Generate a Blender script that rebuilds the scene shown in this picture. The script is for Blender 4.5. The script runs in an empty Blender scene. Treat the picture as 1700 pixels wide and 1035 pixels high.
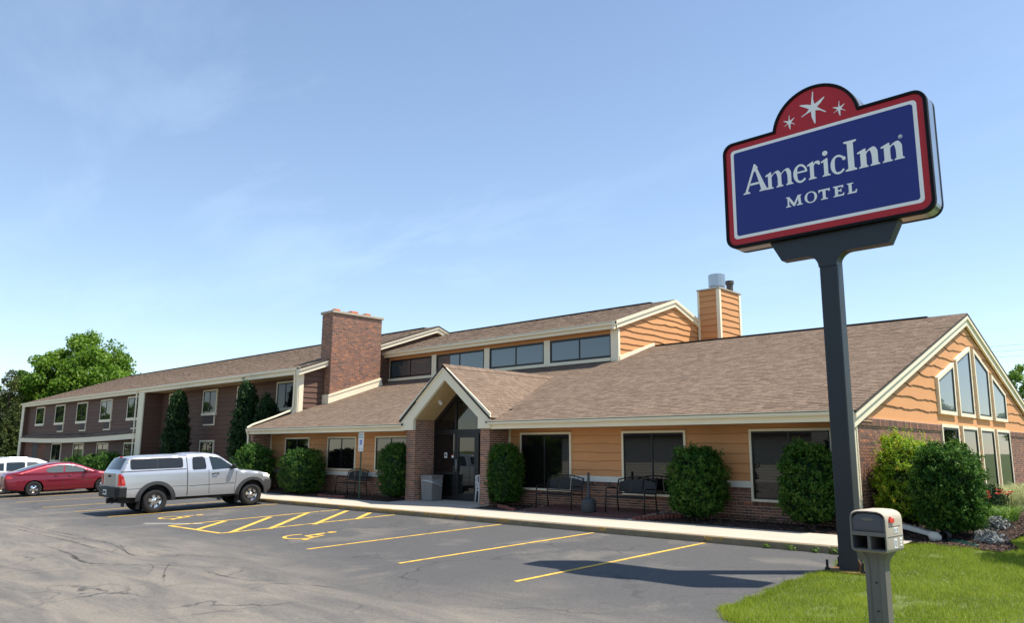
import bpy, bmesh, math, random
import numpy as np
from mathutils import Vector, Matrix, noise
from mathutils.geometry import delaunay_2d_cdt
random.seed(7); rng = np.random.default_rng(7)
scene = bpy.context.scene
COL = scene.collection
R = math.radians

# ------------------------------------------------------------------ camera
cam_d = bpy.data.cameras.new('camera'); cam = bpy.data.objects.new('camera', cam_d); COL.objects.link(cam)
YAW, PITCH, ROLL, CAM_H = R(43.805), R(9.991), R(0.336), 2.264
cyaw, syaw, cp, sp = math.cos(YAW), math.sin(YAW), math.cos(PITCH), math.sin(PITCH)
fwd = Vector((-syaw*cp, cyaw*cp, sp)); rgt = Vector((cyaw, syaw, 0)); upv = rgt.cross(fwd)
r2 = rgt*math.cos(ROLL) + upv*math.sin(ROLL); u2 = upv*math.cos(ROLL) - rgt*math.sin(ROLL)
m = Matrix.Identity(4)
for i in range(3):
    m[i][0], m[i][1], m[i][2] = r2[i], u2[i], -fwd[i]
m[2][3] = CAM_H
cam.matrix_world = m
cam_d.sensor_width = 36; cam_d.lens = 26.96; cam_d.shift_y = 7.77/1700
cam_d.clip_start = .05; cam_d.clip_end = 9000
scene.camera = cam

# ------------------------------------------------------------------ light
SUN_DIR = Vector((.40, .30, 1)).normalized()            # towards the sun
elev = math.asin(SUN_DIR.z)
world = bpy.data.worlds.new('World'); scene.world = world; world.use_nodes = True
nt = world.node_tree; nt.nodes.clear()
def N(nt, t, **kw):
    n = nt.nodes.new(t)
    for k, v in kw.items(): setattr(n, k, v)
    return n
wo = N(nt, 'ShaderNodeOutputWorld'); bg = N(nt, 'ShaderNodeBackground'); sky = N(nt, 'ShaderNodeTexSky', sky_type='NISHITA')
sky.sun_disc = False; sky.sun_elevation = elev
sky.sun_rotation = math.atan2(SUN_DIR.x, SUN_DIR.y)
sky.air_density = 1.0; sky.dust_density = .15; sky.ozone_density = 1.6; sky.altitude = 200
# thin cirrus, laid on the sky's own directions (flat cloud layer seen in perspective)
tc = N(nt, 'ShaderNodeTexCoord'); sx = N(nt, 'ShaderNodeSeparateXYZ'); nt.links.new(tc.outputs['Generated'], sx.inputs[0])
def M(nt, op, a, b=None, clamp=False):
    n = N(nt, 'ShaderNodeMath', operation=op); n.use_clamp = clamp
    for i, v in enumerate((a, b)):
        if v is None: continue
        if isinstance(v, (int, float)): n.inputs[i].default_value = v
        else: nt.links.new(v, n.inputs[i])
    return n.outputs[0]
zc = M(nt, 'ADD', M(nt, 'MAXIMUM', sx.outputs[2], 0.0), .16)
cx = N(nt, 'ShaderNodeCombineXYZ')
nt.links.new(M(nt, 'DIVIDE', sx.outputs[0], zc), cx.inputs[0]); nt.links.new(M(nt, 'DIVIDE', sx.outputs[1], zc), cx.inputs[1])
mp = N(nt, 'ShaderNodeMapping'); mp.inputs['Location'].default_value = (3.7, 1.9, 0); mp.inputs['Rotation'].default_value = (0, 0, R(40)); mp.inputs['Scale'].default_value = (.75, 1.7, 1)
nt.links.new(cx.outputs[0], mp.inputs[0])
n1 = N(nt, 'ShaderNodeTexNoise'); n1.inputs['Scale'].default_value = 1.3; n1.inputs['Detail'].default_value = 9; n1.inputs['Roughness'].default_value = .58; n1.inputs['Distortion'].default_value = .25
nt.links.new(mp.outputs[0], n1.inputs[0])
n2 = N(nt, 'ShaderNodeTexNoise'); n2.inputs['Scale'].default_value = .55; n2.inputs['Detail'].default_value = 3
nt.links.new(cx.outputs[0], n2.inputs[0])
cr = N(nt, 'ShaderNodeValToRGB'); cr.color_ramp.elements[0].position = .50; cr.color_ramp.elements[1].position = .85
nt.links.new(n1.outputs[0], cr.inputs[0])
cr2 = N(nt, 'ShaderNodeValToRGB'); cr2.color_ramp.elements[0].position = .38; cr2.color_ramp.elements[1].position = .68
nt.links.new(n2.outputs[0], cr2.inputs[0])
fac = M(nt, 'MULTIPLY', M(nt, 'MULTIPLY', cr.outputs[0], cr2.outputs[0]), .26)
veil = M(nt, 'ADD', M(nt, 'MULTIPLY', M(nt, 'SUBTRACT', .62, sx.outputs[2], True), .16), .05)
fac = M(nt, 'ADD', fac, veil, True)
mx = N(nt, 'ShaderNodeMix', data_type='RGBA'); nt.links.new(fac, mx.inputs[0]); nt.links.new(sky.outputs[0], mx.inputs[6]); mx.inputs[7].default_value = (6.4, 8.0, 9.6, 1)
nt.links.new(mx.outputs[2], bg.inputs[0]); bg.inputs[1].default_value = .10
nt.links.new(bg.outputs[0], wo.inputs[0])
sun_d = bpy.data.lights.new('sun', 'SUN'); sun = bpy.data.objects.new('sun', sun_d); COL.objects.link(sun)
sun_d.energy = 4.1; sun_d.angle = R(.53); sun_d.color = (1, .93, .82)
sun.rotation_euler = SUN_DIR.to_track_quat('Z', 'Y').to_euler(); sun.location = (20, 20, 40)
vs = scene.view_settings; vs.view_transform = 'Standard'; vs.look = 'None'; vs.exposure = .92; vs.gamma = 1; vs.use_curve_mapping = False
scene.cycles.max_bounces = 8; scene.cycles.transparent_max_bounces = 8

# ------------------------------------------------------------------ materials
MATS = {}
def newmat(name):
    mt = bpy.data.materials.new(name); mt.use_nodes = True; t = mt.node_tree
    return mt, t, t.nodes['Principled BSDF']
def plain(name, col, rough=.6, metal=0, var=.12, scale=4, bump=0, bscale=60, ior=1.45, coat=0, detail=4, spec=None):
    """flat paint / plastic / metal with slow colour variation and fine relief"""
    mt, t, b = newmat(name)
    tcn = N(t, 'ShaderNodeTexCoord')
    if var:
        nz = N(t, 'ShaderNodeTexNoise'); nz.inputs['Scale'].default_value = scale; nz.inputs['Detail'].default_value = detail
        t.links.new(tcn.outputs['Object'], nz.inputs[0])
        mxn = N(t, 'ShaderNodeMix', data_type='RGBA')
        mxn.inputs[6].default_value = (*[c*(1-var) for c in col], 1); mxn.inputs[7].default_value = (*[min(1, c*(1+var)) for c in col], 1)
        t.links.new(nz.outputs[0], mxn.inputs[0]); t.links.new(mxn.outputs[2], b.inputs['Base Color'])
    else: b.inputs['Base Color'].default_value = (*col, 1)
    b.inputs['Roughness'].default_value = rough; b.inputs['Metallic'].default_value = metal; b.inputs['IOR'].default_value = ior
    if coat: b.inputs['Coat Weight'].default_value = coat; b.inputs['Coat Roughness'].default_value = .05
    if spec is not None: b.inputs['Specular IOR Level'].default_value = spec
    if bump:
        nb = N(t, 'ShaderNodeTexNoise'); nb.inputs['Scale'].default_value = bscale; nb.inputs['Detail'].default_value = 3
        t.links.new(tcn.outputs['Object'], nb.inputs[0])
        bp = N(t, 'ShaderNodeBump'); bp.inputs['Strength'].default_value = bump; bp.inputs['Distance'].default_value = .01
        t.links.new(nb.outputs[0], bp.inputs['Height']); t.links.new(bp.outputs[0], b.inputs['Normal'])
    MATS[name] = mt; return mt
def tinted(name, stops, rough=.8, bump=.3, bscale=40, translucent=0, grain=.15, gscale=30, spec=None):
    """colour picked per piece from the 'tint' attribute through a ramp"""
    mt, t, b = newmat(name)
    at = N(t, 'ShaderNodeAttribute', attribute_name='tint'); rp = N(t, 'ShaderNodeValToRGB')
    while len(rp.color_ramp.elements) < len(stops): rp.color_ramp.elements.new(.5)
    for e, (p, c) in zip(rp.color_ramp.elements, stops): e.position = p; e.color = (*c, 1)
    t.links.new(at.outputs['Fac'], rp.inputs[0]); out = rp.outputs[0]
    if grain:
        tcn = N(t, 'ShaderNodeTexCoord'); nz = N(t, 'ShaderNodeTexNoise'); nz.inputs['Scale'].default_value = gscale; nz.inputs['Detail'].default_value = 4
        t.links.new(tcn.outputs['Object'], nz.inputs[0])
        mr = N(t, 'ShaderNodeMapRange'); mr.inputs[3].default_value = 1-grain*2; mr.inputs[4].default_value = 1+grain*2
        t.links.new(nz.outputs[0], mr.inputs[0])
        ml = N(t, 'ShaderNodeMix', data_type='RGBA', blend_type='MULTIPLY'); ml.inputs[0].default_value = 1
        t.links.new(out, ml.inputs[6]); t.links.new(mr.outputs[0], ml.inputs[7]); out = ml.outputs[2]
        if bump:
            bp = N(t, 'ShaderNodeBump'); bp.inputs['Strength'].default_value = bump; bp.inputs['Distance'].default_value = .01
            nb = N(t, 'ShaderNodeTexNoise'); nb.inputs['Scale'].default_value = bscale; nb.inputs['Detail'].default_value = 3
            t.links.new(tcn.outputs['Object'], nb.inputs[0]); t.links.new(nb.outputs[0], bp.inputs['Height']); t.links.new(bp.outputs[0], b.inputs['Normal'])
    t.links.new(out, b.inputs['Base Color']); b.inputs['Roughness'].default_value = rough
    if spec is not None: b.inputs['Specular IOR Level'].default_value = spec
    if translucent:
        tr = N(t, 'ShaderNodeBsdfTranslucent'); t.links.new(out, tr.inputs[0])
        ms = N(t, 'ShaderNodeMixShader'); ms.inputs[0].default_value = translucent
        t.links.new(b.outputs[0], ms.inputs[1]); t.links.new(tr.outputs[0], ms.inputs[2])
        t.links.new(ms.outputs[0], t.nodes['Material Output'].inputs[0])
    MATS[name] = mt; return mt

def wood_siding(name, col):
    mt, t, b = newmat(name)
    tcn = N(t, 'ShaderNodeTexCoord'); mpn = N(t, 'ShaderNodeMapping'); mpn.inputs['Scale'].default_value = (1.2, 1.2, 26)
    t.links.new(tcn.outputs['Object'], mpn.inputs[0])
    nz = N(t, 'ShaderNodeTexNoise'); nz.inputs['Scale'].default_value = 2.2; nz.inputs['Detail'].default_value = 7; nz.inputs['Distortion'].default_value = .6
    t.links.new(mpn.outputs[0], nz.inputs[0])
    n2_ = N(t, 'ShaderNodeTexNoise'); n2_.inputs['Scale'].default_value = .9; n2_.inputs['Detail'].default_value = 5; t.links.new(tcn.outputs['Object'], n2_.inputs[0])
    oi = N(t, 'ShaderNodeObjectInfo')
    sm = M(t, 'ADD', M(t, 'MULTIPLY', nz.outputs[0], .45), M(t, 'ADD', M(t, 'MULTIPLY', n2_.outputs[0], .35), M(t, 'MULTIPLY', oi.outputs['Random'], .25)))
    mxn = N(t, 'ShaderNodeMix', data_type='RGBA'); t.links.new(sm, mxn.inputs[0])
    mxn.inputs[6].default_value = (*[c*.78 for c in col], 1); mxn.inputs[7].default_value = (*[c*1.18 for c in col], 1)
    t.links.new(mxn.outputs[2], b.inputs['Base Color']); b.inputs['Roughness'].default_value = .75
    bp = N(t, 'ShaderNodeBump'); bp.inputs['Strength'].default_value = .35; bp.inputs['Distance'].default_value = .006
    t.links.new(nz.outputs[0], bp.inputs['Height']); t.links.new(bp.outputs[0], b.inputs['Normal'])
    MATS[name] = mt
wood_siding('siding_orange', (.60, .285, .112))
wood_siding('siding_brown', (.125, .066, .044))
plain('siding_orange_edge', (.24, .115, .05), .8); plain('siding_brown_edge', (.025, .016, .013), .8)  # dark live edges, with the lap shadow lines painted into their colour
plain('trim', (.82, .74, .545), .55, var=.07, scale=1.5, bump=.05)
plain('soffit', (.50, .37, .19), .7, var=.06, scale=2)
plain('gutter', (.82, .75, .56), .35, var=.05, scale=2)
plain('band', (.70, .68, .60), .6, var=.06)
plain('mortar', (.68, .55, .44), .95, var=.2, scale=25, bump=.3)
tinted('brick', [(0, (.10, .064, .052)), (.22, (.165, .086, .060)), (.5, (.235, .110, .070)), (.72, (.31, .138, .080)), (.92, (.44, .17, .078)), (1, (.28, .17, .125))], .85, bump=.5, bscale=90, grain=.18, gscale=45)
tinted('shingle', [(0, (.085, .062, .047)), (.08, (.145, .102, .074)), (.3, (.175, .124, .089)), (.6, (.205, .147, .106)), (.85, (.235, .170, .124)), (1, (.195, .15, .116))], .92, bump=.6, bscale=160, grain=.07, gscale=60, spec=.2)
plain('roof_felt', (.05, .042, .038), .95, var=0)
plain('ridge_vent', (.035, .032, .03), .8)
def glass(name, col, ior, rough=.02):
    mt, t, b = newmat(name); b.inputs['Base Color'].default_value = (*col, 1); b.inputs['Roughness'].default_value = rough; b.inputs['IOR'].default_value = ior
    tcn = N(t, 'ShaderNodeTexCoord'); nz = N(t, 'ShaderNodeTexNoise'); nz.inputs['Scale'].default_value = .8; t.links.new(tcn.outputs['Object'], nz.inputs[0])
    bp = N(t, 'ShaderNodeBump'); bp.inputs['Strength'].default_value = .03; bp.inputs['Distance'].default_value = .02; t.links.new(nz.outputs[0], bp.inputs['Height']); t.links.new(bp.outputs[0], b.inputs['Normal'])
    MATS[name] = mt
glass('glass_dark', (.006, .006, .006), 1.68)
glass('glass_door', (.006, .006, .006), 1.62)
glass('glass_sky', (.040, .066, .072), 1.95)
glass('glass_gable', (.12, .14, .15), 1.6)
glass('glass_wing', (.010, .011, .012), 1.33)
glass('glass_car', (.02, .03, .033), 1.6)
glass('glass_cap', (.022, .025, .028), 1.45)
glass('glass_light', (.09, .105, .105), 1.6)
plain('black_frame', (.012, .012, .013), .4, var=0)
plain('blind', (.45, .42, .36), .8)
plain('steel_dark', (.026, .030, .036), .42, metal=.15, var=.25, scale=1.2, bump=.05, bscale=25)
plain('sign_black', (.006, .006, .007), .6, var=.2, spec=.2)
plain('sign_red', (.46, .010, .014), .4, var=.05)
plain('sign_blue', (.012, .022, .19), .38, var=.05)
plain('sign_white', (.90, .88, .84), .5, var=.03)
plain('sign_silver', (.40, .42, .45), .3, metal=.9, var=.2, scale=3)
plain('galv', (.42, .43, .44), .3, metal=.9, var=.15)
plain('pipe_brown', (.10, .085, .075), .5, metal=.4)
plain('rust', (.16, .075, .035), .9, var=.4, scale=12, bump=.3)
plain('terracotta', (.48, .135, .055), .8, var=.15)
plain('stone_cap', (.40, .35, .27), .9, var=.2, scale=9, bump=.3)
plain('concrete_kerb', (.215, .170, .108), .95, var=.35, scale=5, bump=.5, detail=8)
plain('black_metal', (.011, .011, .011), .6, var=.2, bump=.1)
plain('bin_grey', (.21, .20, .185), .75, var=.12, bump=.2, bscale=120)
plain('bag', (.55, .57, .60), .25, var=.1)
plain('ash_grey', (.045, .048, .052), .6, var=.15)
plain('chair_white', (.80, .80, .80), .4, var=.03)
plain('post_green', (.03, .075, .04), .6)
plain('mail_beige', (.46, .40, .315), .75, var=.05, bump=.12, bscale=150)
plain('mail_taupe', (.15, .138, .12), .55, var=.05, bump=.12, bscale=150)
plain('mail_grey', (.085, .088, .098), .6, var=.06, bump=.15, bscale=160)
plain('mail_hole', (.006, .006, .006), .9, var=0)
plain('red_plastic', (.62, .035, .02), .45, var=.05)
plain('sticker', (.78, .80, .82), .3, var=0)
plain('sticker_ink', (.08, .08, .10), .6, var=0)
plain('yellow_paint', (.68, .42, .06), .8, var=.18, scale=14, bump=.3, detail=8)
def _worn(mt):
    t = mt.node_tree; b = t.nodes['Principled BSDF']; src_ = b.inputs['Base Color'].links[0].from_socket; tcn = N(t, 'ShaderNodeTexCoord'); nz = N(t, 'ShaderNodeTexNoise'); nz.inputs['Scale'].default_value = 5; nz.inputs['Detail'].default_value = 12; nz.inputs['Roughness'].default_value = .75
    t.links.new(tcn.outputs['Object'], nz.inputs[0]); mr = N(t, 'ShaderNodeMapRange'); mr.inputs[1].default_value = .50; mr.inputs[2].default_value = .66; mr.inputs[3].default_value = 0; mr.inputs[4].default_value = .85; t.links.new(nz.outputs[0], mr.inputs[0])
    mxn = N(t, 'ShaderNodeMix', data_type='RGBA'); t.links.new(mr.outputs[0], mxn.inputs[0]); t.links.new(src_, mxn.inputs[6]); mxn.inputs[7].default_value = (.13, .115, .085, 1); t.links.new(mxn.outputs[2], b.inputs['Base Color'])
_worn(MATS['yellow_paint'])
plain('kerb_yellow', (.62, .38, .06), .85, var=.25, scale=11)
def _flake(mt):
    t = mt.node_tree; b = t.nodes['Principled BSDF']; tr = N(t, 'ShaderNodeBsdfTransparent'); ms = N(t, 'ShaderNodeMixShader'); nz = N(t, 'ShaderNodeTexNoise'); nz.inputs['Scale'].default_value = 3.2; nz.inputs['Detail'].default_value = 12; nz.inputs['Roughness'].default_value = .7
    tcn = N(t, 'ShaderNodeTexCoord'); t.links.new(tcn.outputs['Object'], nz.inputs[0]); mr = N(t, 'ShaderNodeMapRange'); mr.inputs[1].default_value = .46; mr.inputs[2].default_value = .62; mr.inputs[3].default_value = .0; mr.inputs[4].default_value = .75
    t.links.new(nz.outputs[0], mr.inputs[0]); t.links.new(mr.outputs[0], ms.inputs[0]); t.links.new(tr.outputs[0], ms.inputs[1]); t.links.new(b.outputs[0], ms.inputs[2]); t.links.new(ms.outputs[0], t.nodes['Material Output'].inputs[0])
_flake(MATS['kerb_yellow'])
plain('white_paint', (.50, .50, .48), .8, var=.3, scale=20)
plain('rubber_mark', (.030, .030, .032), .95, var=.3, scale=9)
def _film(mt):
    t = mt.node_tree; b = t.nodes['Principled BSDF']; tr = N(t, 'ShaderNodeBsdfTransparent'); ms = N(t, 'ShaderNodeMixShader'); nz = N(t, 'ShaderNodeTexNoise'); nz.inputs['Scale'].default_value = 6; nz.inputs['Detail'].default_value = 8
    tcn = N(t, 'ShaderNodeTexCoord'); t.links.new(tcn.outputs['Object'], nz.inputs[0]); mr = N(t, 'ShaderNodeMapRange'); mr.inputs[1].default_value = .35; mr.inputs[2].default_value = .65; mr.inputs[3].default_value = .05; mr.inputs[4].default_value = .5
    t.links.new(nz.outputs[0], mr.inputs[0]); t.links.new(mr.outputs[0], ms.inputs[0]); t.links.new(tr.outputs[0], ms.inputs[1]); t.links.new(b.outputs[0], ms.inputs[2]); t.links.new(ms.outputs[0], t.nodes['Material Output'].inputs[0])
_film(MATS['rubber_mark'])
plain('paint_silver', (.57, .575, .585), .33, metal=.72, var=.03, scale=1, coat=.6)
plain('paint_gate', (.30, .31, .325), .33, metal=.7, var=.03, scale=1, coat=.6)
plain('paint_red', (.21, .009, .024), .3, metal=.35, var=.03, scale=1, coat=.8)
plain('paint_white', (.76, .77, .78), .3, var=.02, scale=1, coat=.6)
plain('plastic_dark', (.045, .046, .048), .6, var=.08, bump=.1, bscale=140)
plain('plastic_black', (.012, .012, .013), .6, var=.1)
plain('tyre', (.020, .019, .018), .85, var=.2, bump=.2)
plain('chrome', (.72, .73, .74), .16, metal=1, var=.05)
plain('lamp_red', (.50, .012, .012), .15, var=.2, scale=20, coat=1)
plain('lamp_clear', (.75, .76, .78), .1, var=.1, coat=1)
plain('lamp_amber', (.75, .22, .03), .2, var=.1, coat=1)
plain('seam', (.05, .05, .055), .7, var=0)
plain('bark', (.085, .062, .045), .95, var=.35, scale=6, bump=.8, bscale=12)
plain('tile_white', (.66, .64, .58), .5, var=.1)
plain('rock_pale', (.58, .52, .43), .9, var=.25, scale=12, bump=.6, bscale=20)
plain('hose_green', (.012, .07, .05), .4, var=.1)
plain('edging', (.22, .075, .055), .9, var=.3, scale=8, bump=.4)
plain('paver', (.13, .058, .048), .9, var=.3, scale=7, bump=.4)
plain('sign_green', (.02, .22, .14), .5, var=0)
plain('sign_blue_small', (.01, .06, .45), .5, var=0)
plain('sign_panel_white', (.68, .70, .68), .5, var=.04)
plain('lamp_white', (.72, .70, .64), .4, var=.05)
plain('neighbour_siding', (.60, .57, .48), .7, var=.1); plain('neighbour_stone', (.36, .34, .31), .95, var=.5, scale=2.5, bump=1.0, bscale=3)
plain('ptac', (.075, .055, .048), .7, var=.1)
E1, E2 = (.030, .085, .012), (.085, .17, .026)
tinted('leaf_arbor', [(0, (.010, .042, .006)), (.45, (.032, .105, .012)), (.85, (.072, .175, .02)), (1, (.14, .23, .035))], .62, translucent=.32, grain=0, spec=.25)
tinted('leaf_dark', [(0, (.008, .028, .010)), (.6, (.018, .055, .016)), (1, (.045, .095, .022))], .6, translucent=.2, grain=0, spec=.25)
tinted('leaf_hedge', [(0, (.016, .055, .008)), (.5, (.038, .115, .014)), (.9, (.085, .19, .022)), (1, (.13, .22, .03))], .55, translucent=.25, grain=0, spec=.3)
tinted('leaf_spirea', [(0, (.08, .18, .012)), (.45, (.20, .36, .02)), (.85, (.38, .50, .03)), (.95, (.48, .46, .04)), (1, (.42, .24, .04))], .5, translucent=.45, grain=0, spec=.35)
tinted('leaf_maple', [(0, (.04, .095, .010)), (.5, (.105, .21, .018)), (1, (.21, .34, .04))], .5, translucent=.42, grain=0, spec=.3)
tinted('leaf_spruce', [(0, (.03, .048, .016)), (.6, (.08, .11, .028)), (1, (.17, .18, .045))], .65, translucent=.15, grain=0, spec=.25)
tinted('grass', [(0, (.11, .17, .012)), (.4, (.24, .315, .024)), (.8, (.36, .43, .045)), (.93, (.33, .37, .07)), (1, (.48, .42, .20))], .55, translucent=.4, grain=0, spec=.25)
tinted('ornamental', [(0, (.16, .22, .06)), (.5, (.32, .36, .13)), (1, (.55, .53, .28))], .55, translucent=.3, grain=0)
tinted('lily_leaf', [(0, (.05, .13, .012)), (.6, (.12, .24, .02)), (1, (.22, .33, .05))], .5, translucent=.3, grain=0)
tinted('lily_red', [(0, (.42, .035, .02)), (1, (.62, .10, .05))], .6, translucent=.2, grain=0)
tinted('dusty', [(0, (.08, .09, .09)), (1, (.26, .28, .28))], .8, translucent=.1, grain=0)
tinted('mulch_chip', [(0, (.030, .017, .012)), (.6, (.085, .045, .030)), (1, (.19, .11, .075))], .95, grain=.1)

def ground_materials():
    # asphalt: dark sealcoat, worn to a sandy grey along the driving aisle
    mt, t, b = newmat('asphalt'); MATS['asphalt'] = mt
    tcn = N(t, 'ShaderNodeTexCoord'); sep = N(t, 'ShaderNodeSeparateXYZ'); t.links.new(tcn.outputs['Object'], sep.inputs[0])
    def noise_(scale, det=6, rough=.6, vec=None, dist=0):
        n = N(t, 'ShaderNodeTexNoise'); n.inputs['Scale'].default_value = scale; n.inputs['Detail'].default_value = det; n.inputs['Roughness'].default_value = rough; n.inputs['Distortion'].default_value = dist
        t.links.new(vec or tcn.outputs['Object'], n.inputs[0]); return n.outputs[0]
    def ramp(v, a, b_, ca=(0, 0, 0), cb=(1, 1, 1)):
        r = N(t, 'ShaderNodeValToRGB'); r.color_ramp.elements[0].position = a; r.color_ramp.elements[1].position = b_
        r.color_ramp.elements[0].color = (*ca, 1); r.color_ramp.elements[1].color = (*cb, 1); t.links.new(v, r.inputs[0]); return r.outputs[0]
    def mapr(v, a, b_, c, d):
        n = N(t, 'ShaderNodeMapRange'); n.interpolation_type = 'SMOOTHSTEP'
        for i, q in enumerate((a, b_, c, d)): n.inputs[1+i].default_value = q
        t.links.new(v, n.inputs[0]); return n.outputs[0]
    def mix(f, a, b_, bt='MIX'):
        n = N(t, 'ShaderNodeMix', data_type='RGBA', blend_type=bt)
        for i, v in ((0, f), (6, a), (7, b_)):
            if isinstance(v, tuple): n.inputs[i].default_value = (*v, 1)
            elif isinstance(v, (int, float)): n.inputs[i].default_value = v
            else: t.links.new(v, n.inputs[i])
        return n.outputs[2]
    wob = M(t, 'ADD', sep.outputs[1], M(t, 'MULTIPLY', M(t, 'SUBTRACT', noise_(.22, 5), .5), 6.0))
    aisle = mapr(wob, 9.6, 6.2, 0, 1)
    mp2 = N(t, 'ShaderNodeMapping'); mp2.inputs['Scale'].default_value = (.35, 1.6, 1); mp2.inputs['Rotation'].default_value = (0, 0, R(6)); t.links.new(tcn.outputs['Object'], mp2.inputs[0])
    streak = ramp(noise_(1.1, 8, .65, mp2.outputs[0], .8), .36, .66)
    wear = M(t, 'MULTIPLY', aisle, M(t, 'ADD', .30, M(t, 'MULTIPLY', streak, .85)), True)
    patch = M(t, 'MULTIPLY', ramp(noise_(.55, 7, .62, None, .5), .55, .72), .62)
    wear = M(t, 'MAXIMUM', wear, patch)
    col = mix(wear, (.070, .069, .070), (.19, .170, .142))
    col = mix(M(t, 'MULTIPLY', ramp(noise_(3.5, 8, .7), .55, .75), .25), col, (.14, .13, .12))
    grit = noise_(190, 2); col = mix(.7, col, ramp(grit, .25, .8, (.6, .6, .6), (1.45, 1.43, 1.38)), 'MULTIPLY')
    col = mix(.8, col, ramp(noise_(26, 6, .75), .30, .72, (.62, .62, .63), (1.42, 1.40, 1.36)), 'MULTIPLY')
    col = mix(M(t, 'MULTIPLY', ramp(noise_(1.9, 10, .72, None, .3), .58, .70), .35), col, (.035, .035, .037))
    speck = ramp(noise_(55, 2, .5), .70, .76); col = mix(M(t, 'MULTIPLY', speck, .5), col, (.30, .28, .25))
    # hairline cracks
    vo = N(t, 'ShaderNodeTexVoronoi', feature='DISTANCE_TO_EDGE'); vo.inputs['Scale'].default_value = .30
    wv = N(t, 'ShaderNodeVectorMath', operation='ADD'); nv = N(t, 'ShaderNodeTexNoise'); nv.inputs['Scale'].default_value = 1.1; nv.inputs['Detail'].default_value = 6
    t.links.new(tcn.outputs['Object'], nv.inputs[0]); sc_ = N(t, 'ShaderNodeVectorMath', operation='SCALE'); sc_.inputs['Scale'].default_value = 1.6
    t.links.new(nv.outputs['Color'], sc_.inputs[0]); t.links.new(tcn.outputs['Object'], wv.inputs[0]); t.links.new(sc_.outputs[0], wv.inputs[1]); t.links.new(wv.outputs[0], vo.inputs['Vector'])
    crack = M(t, 'MULTIPLY', ramp(vo.outputs[0], .004, .012, (1, 1, 1), (0, 0, 0)), ramp(noise_(.4, 3), .45, .6))
    col = mix(M(t, 'MULTIPLY', crack, .75), col, (.028, .028, .028))
    t.links.new(col, b.inputs['Base Color']); b.inputs['Roughness'].default_value = .82
    bp = N(t, 'ShaderNodeBump'); bp.inputs['Strength'].default_value = .55; bp.inputs['Distance'].default_value = .006
    t.links.new(noise_(120, 4), bp.inputs['Height']); t.links.new(bp.outputs[0], b.inputs['Normal'])
    # sidewalk
    mt, t, b = newmat('concrete_walk'); MATS['concrete_walk'] = mt
    tcn = N(t, 'ShaderNodeTexCoord')
    col = mix(noise_(1.3, 9, .65), (.41, .355, .285), (.54, .48, .395)); col = mix(.6, col, ramp(noise_(70, 3), .3, .75, (.8, .8, .8), (1.12, 1.1, 1.06)), 'MULTIPLY')
    t.links.new(col, b.inputs['Base Color']); b.inputs['Roughness'].default_value = .9
    bp = N(t, 'ShaderNodeBump'); bp.inputs['Strength'].default_value = .25; bp.inputs['Distance'].default_value = .004
    t.links.new(noise_(90, 3), bp.inputs['Height']); t.links.new(bp.outputs[0], b.inputs['Normal'])
    # soil under the grass and under the mulch, far ground
    for nm, a, c, s in (('soil_lawn', (.075, .105, .022), (.135, .165, .035), 3.0), ('soil_mulch', (.022, .013, .010), (.07, .04, .028), 30), ('dirt', (.16, .115, .075), (.34, .27, .19), 9), ('far_ground', (.06, .10, .02), (.12, .16, .04), .2)):
        mt, t, b = newmat(nm); MATS[nm] = mt; tcn = N(t, 'ShaderNodeTexCoord')
        t.links.new(mix(noise_(s, 8, .7), a, c), b.inputs['Base Color']); b.inputs['Roughness'].default_value = .95
        bp = N(t, 'ShaderNodeBump'); bp.inputs['Strength'].default_value = .8; bp.inputs['Distance'].default_value = .03
        t.links.new(noise_(s*6, 6), bp.inputs['Height']); t.links.new(bp.outputs[0], b.inputs['Normal'])
ground_materials()

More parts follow.
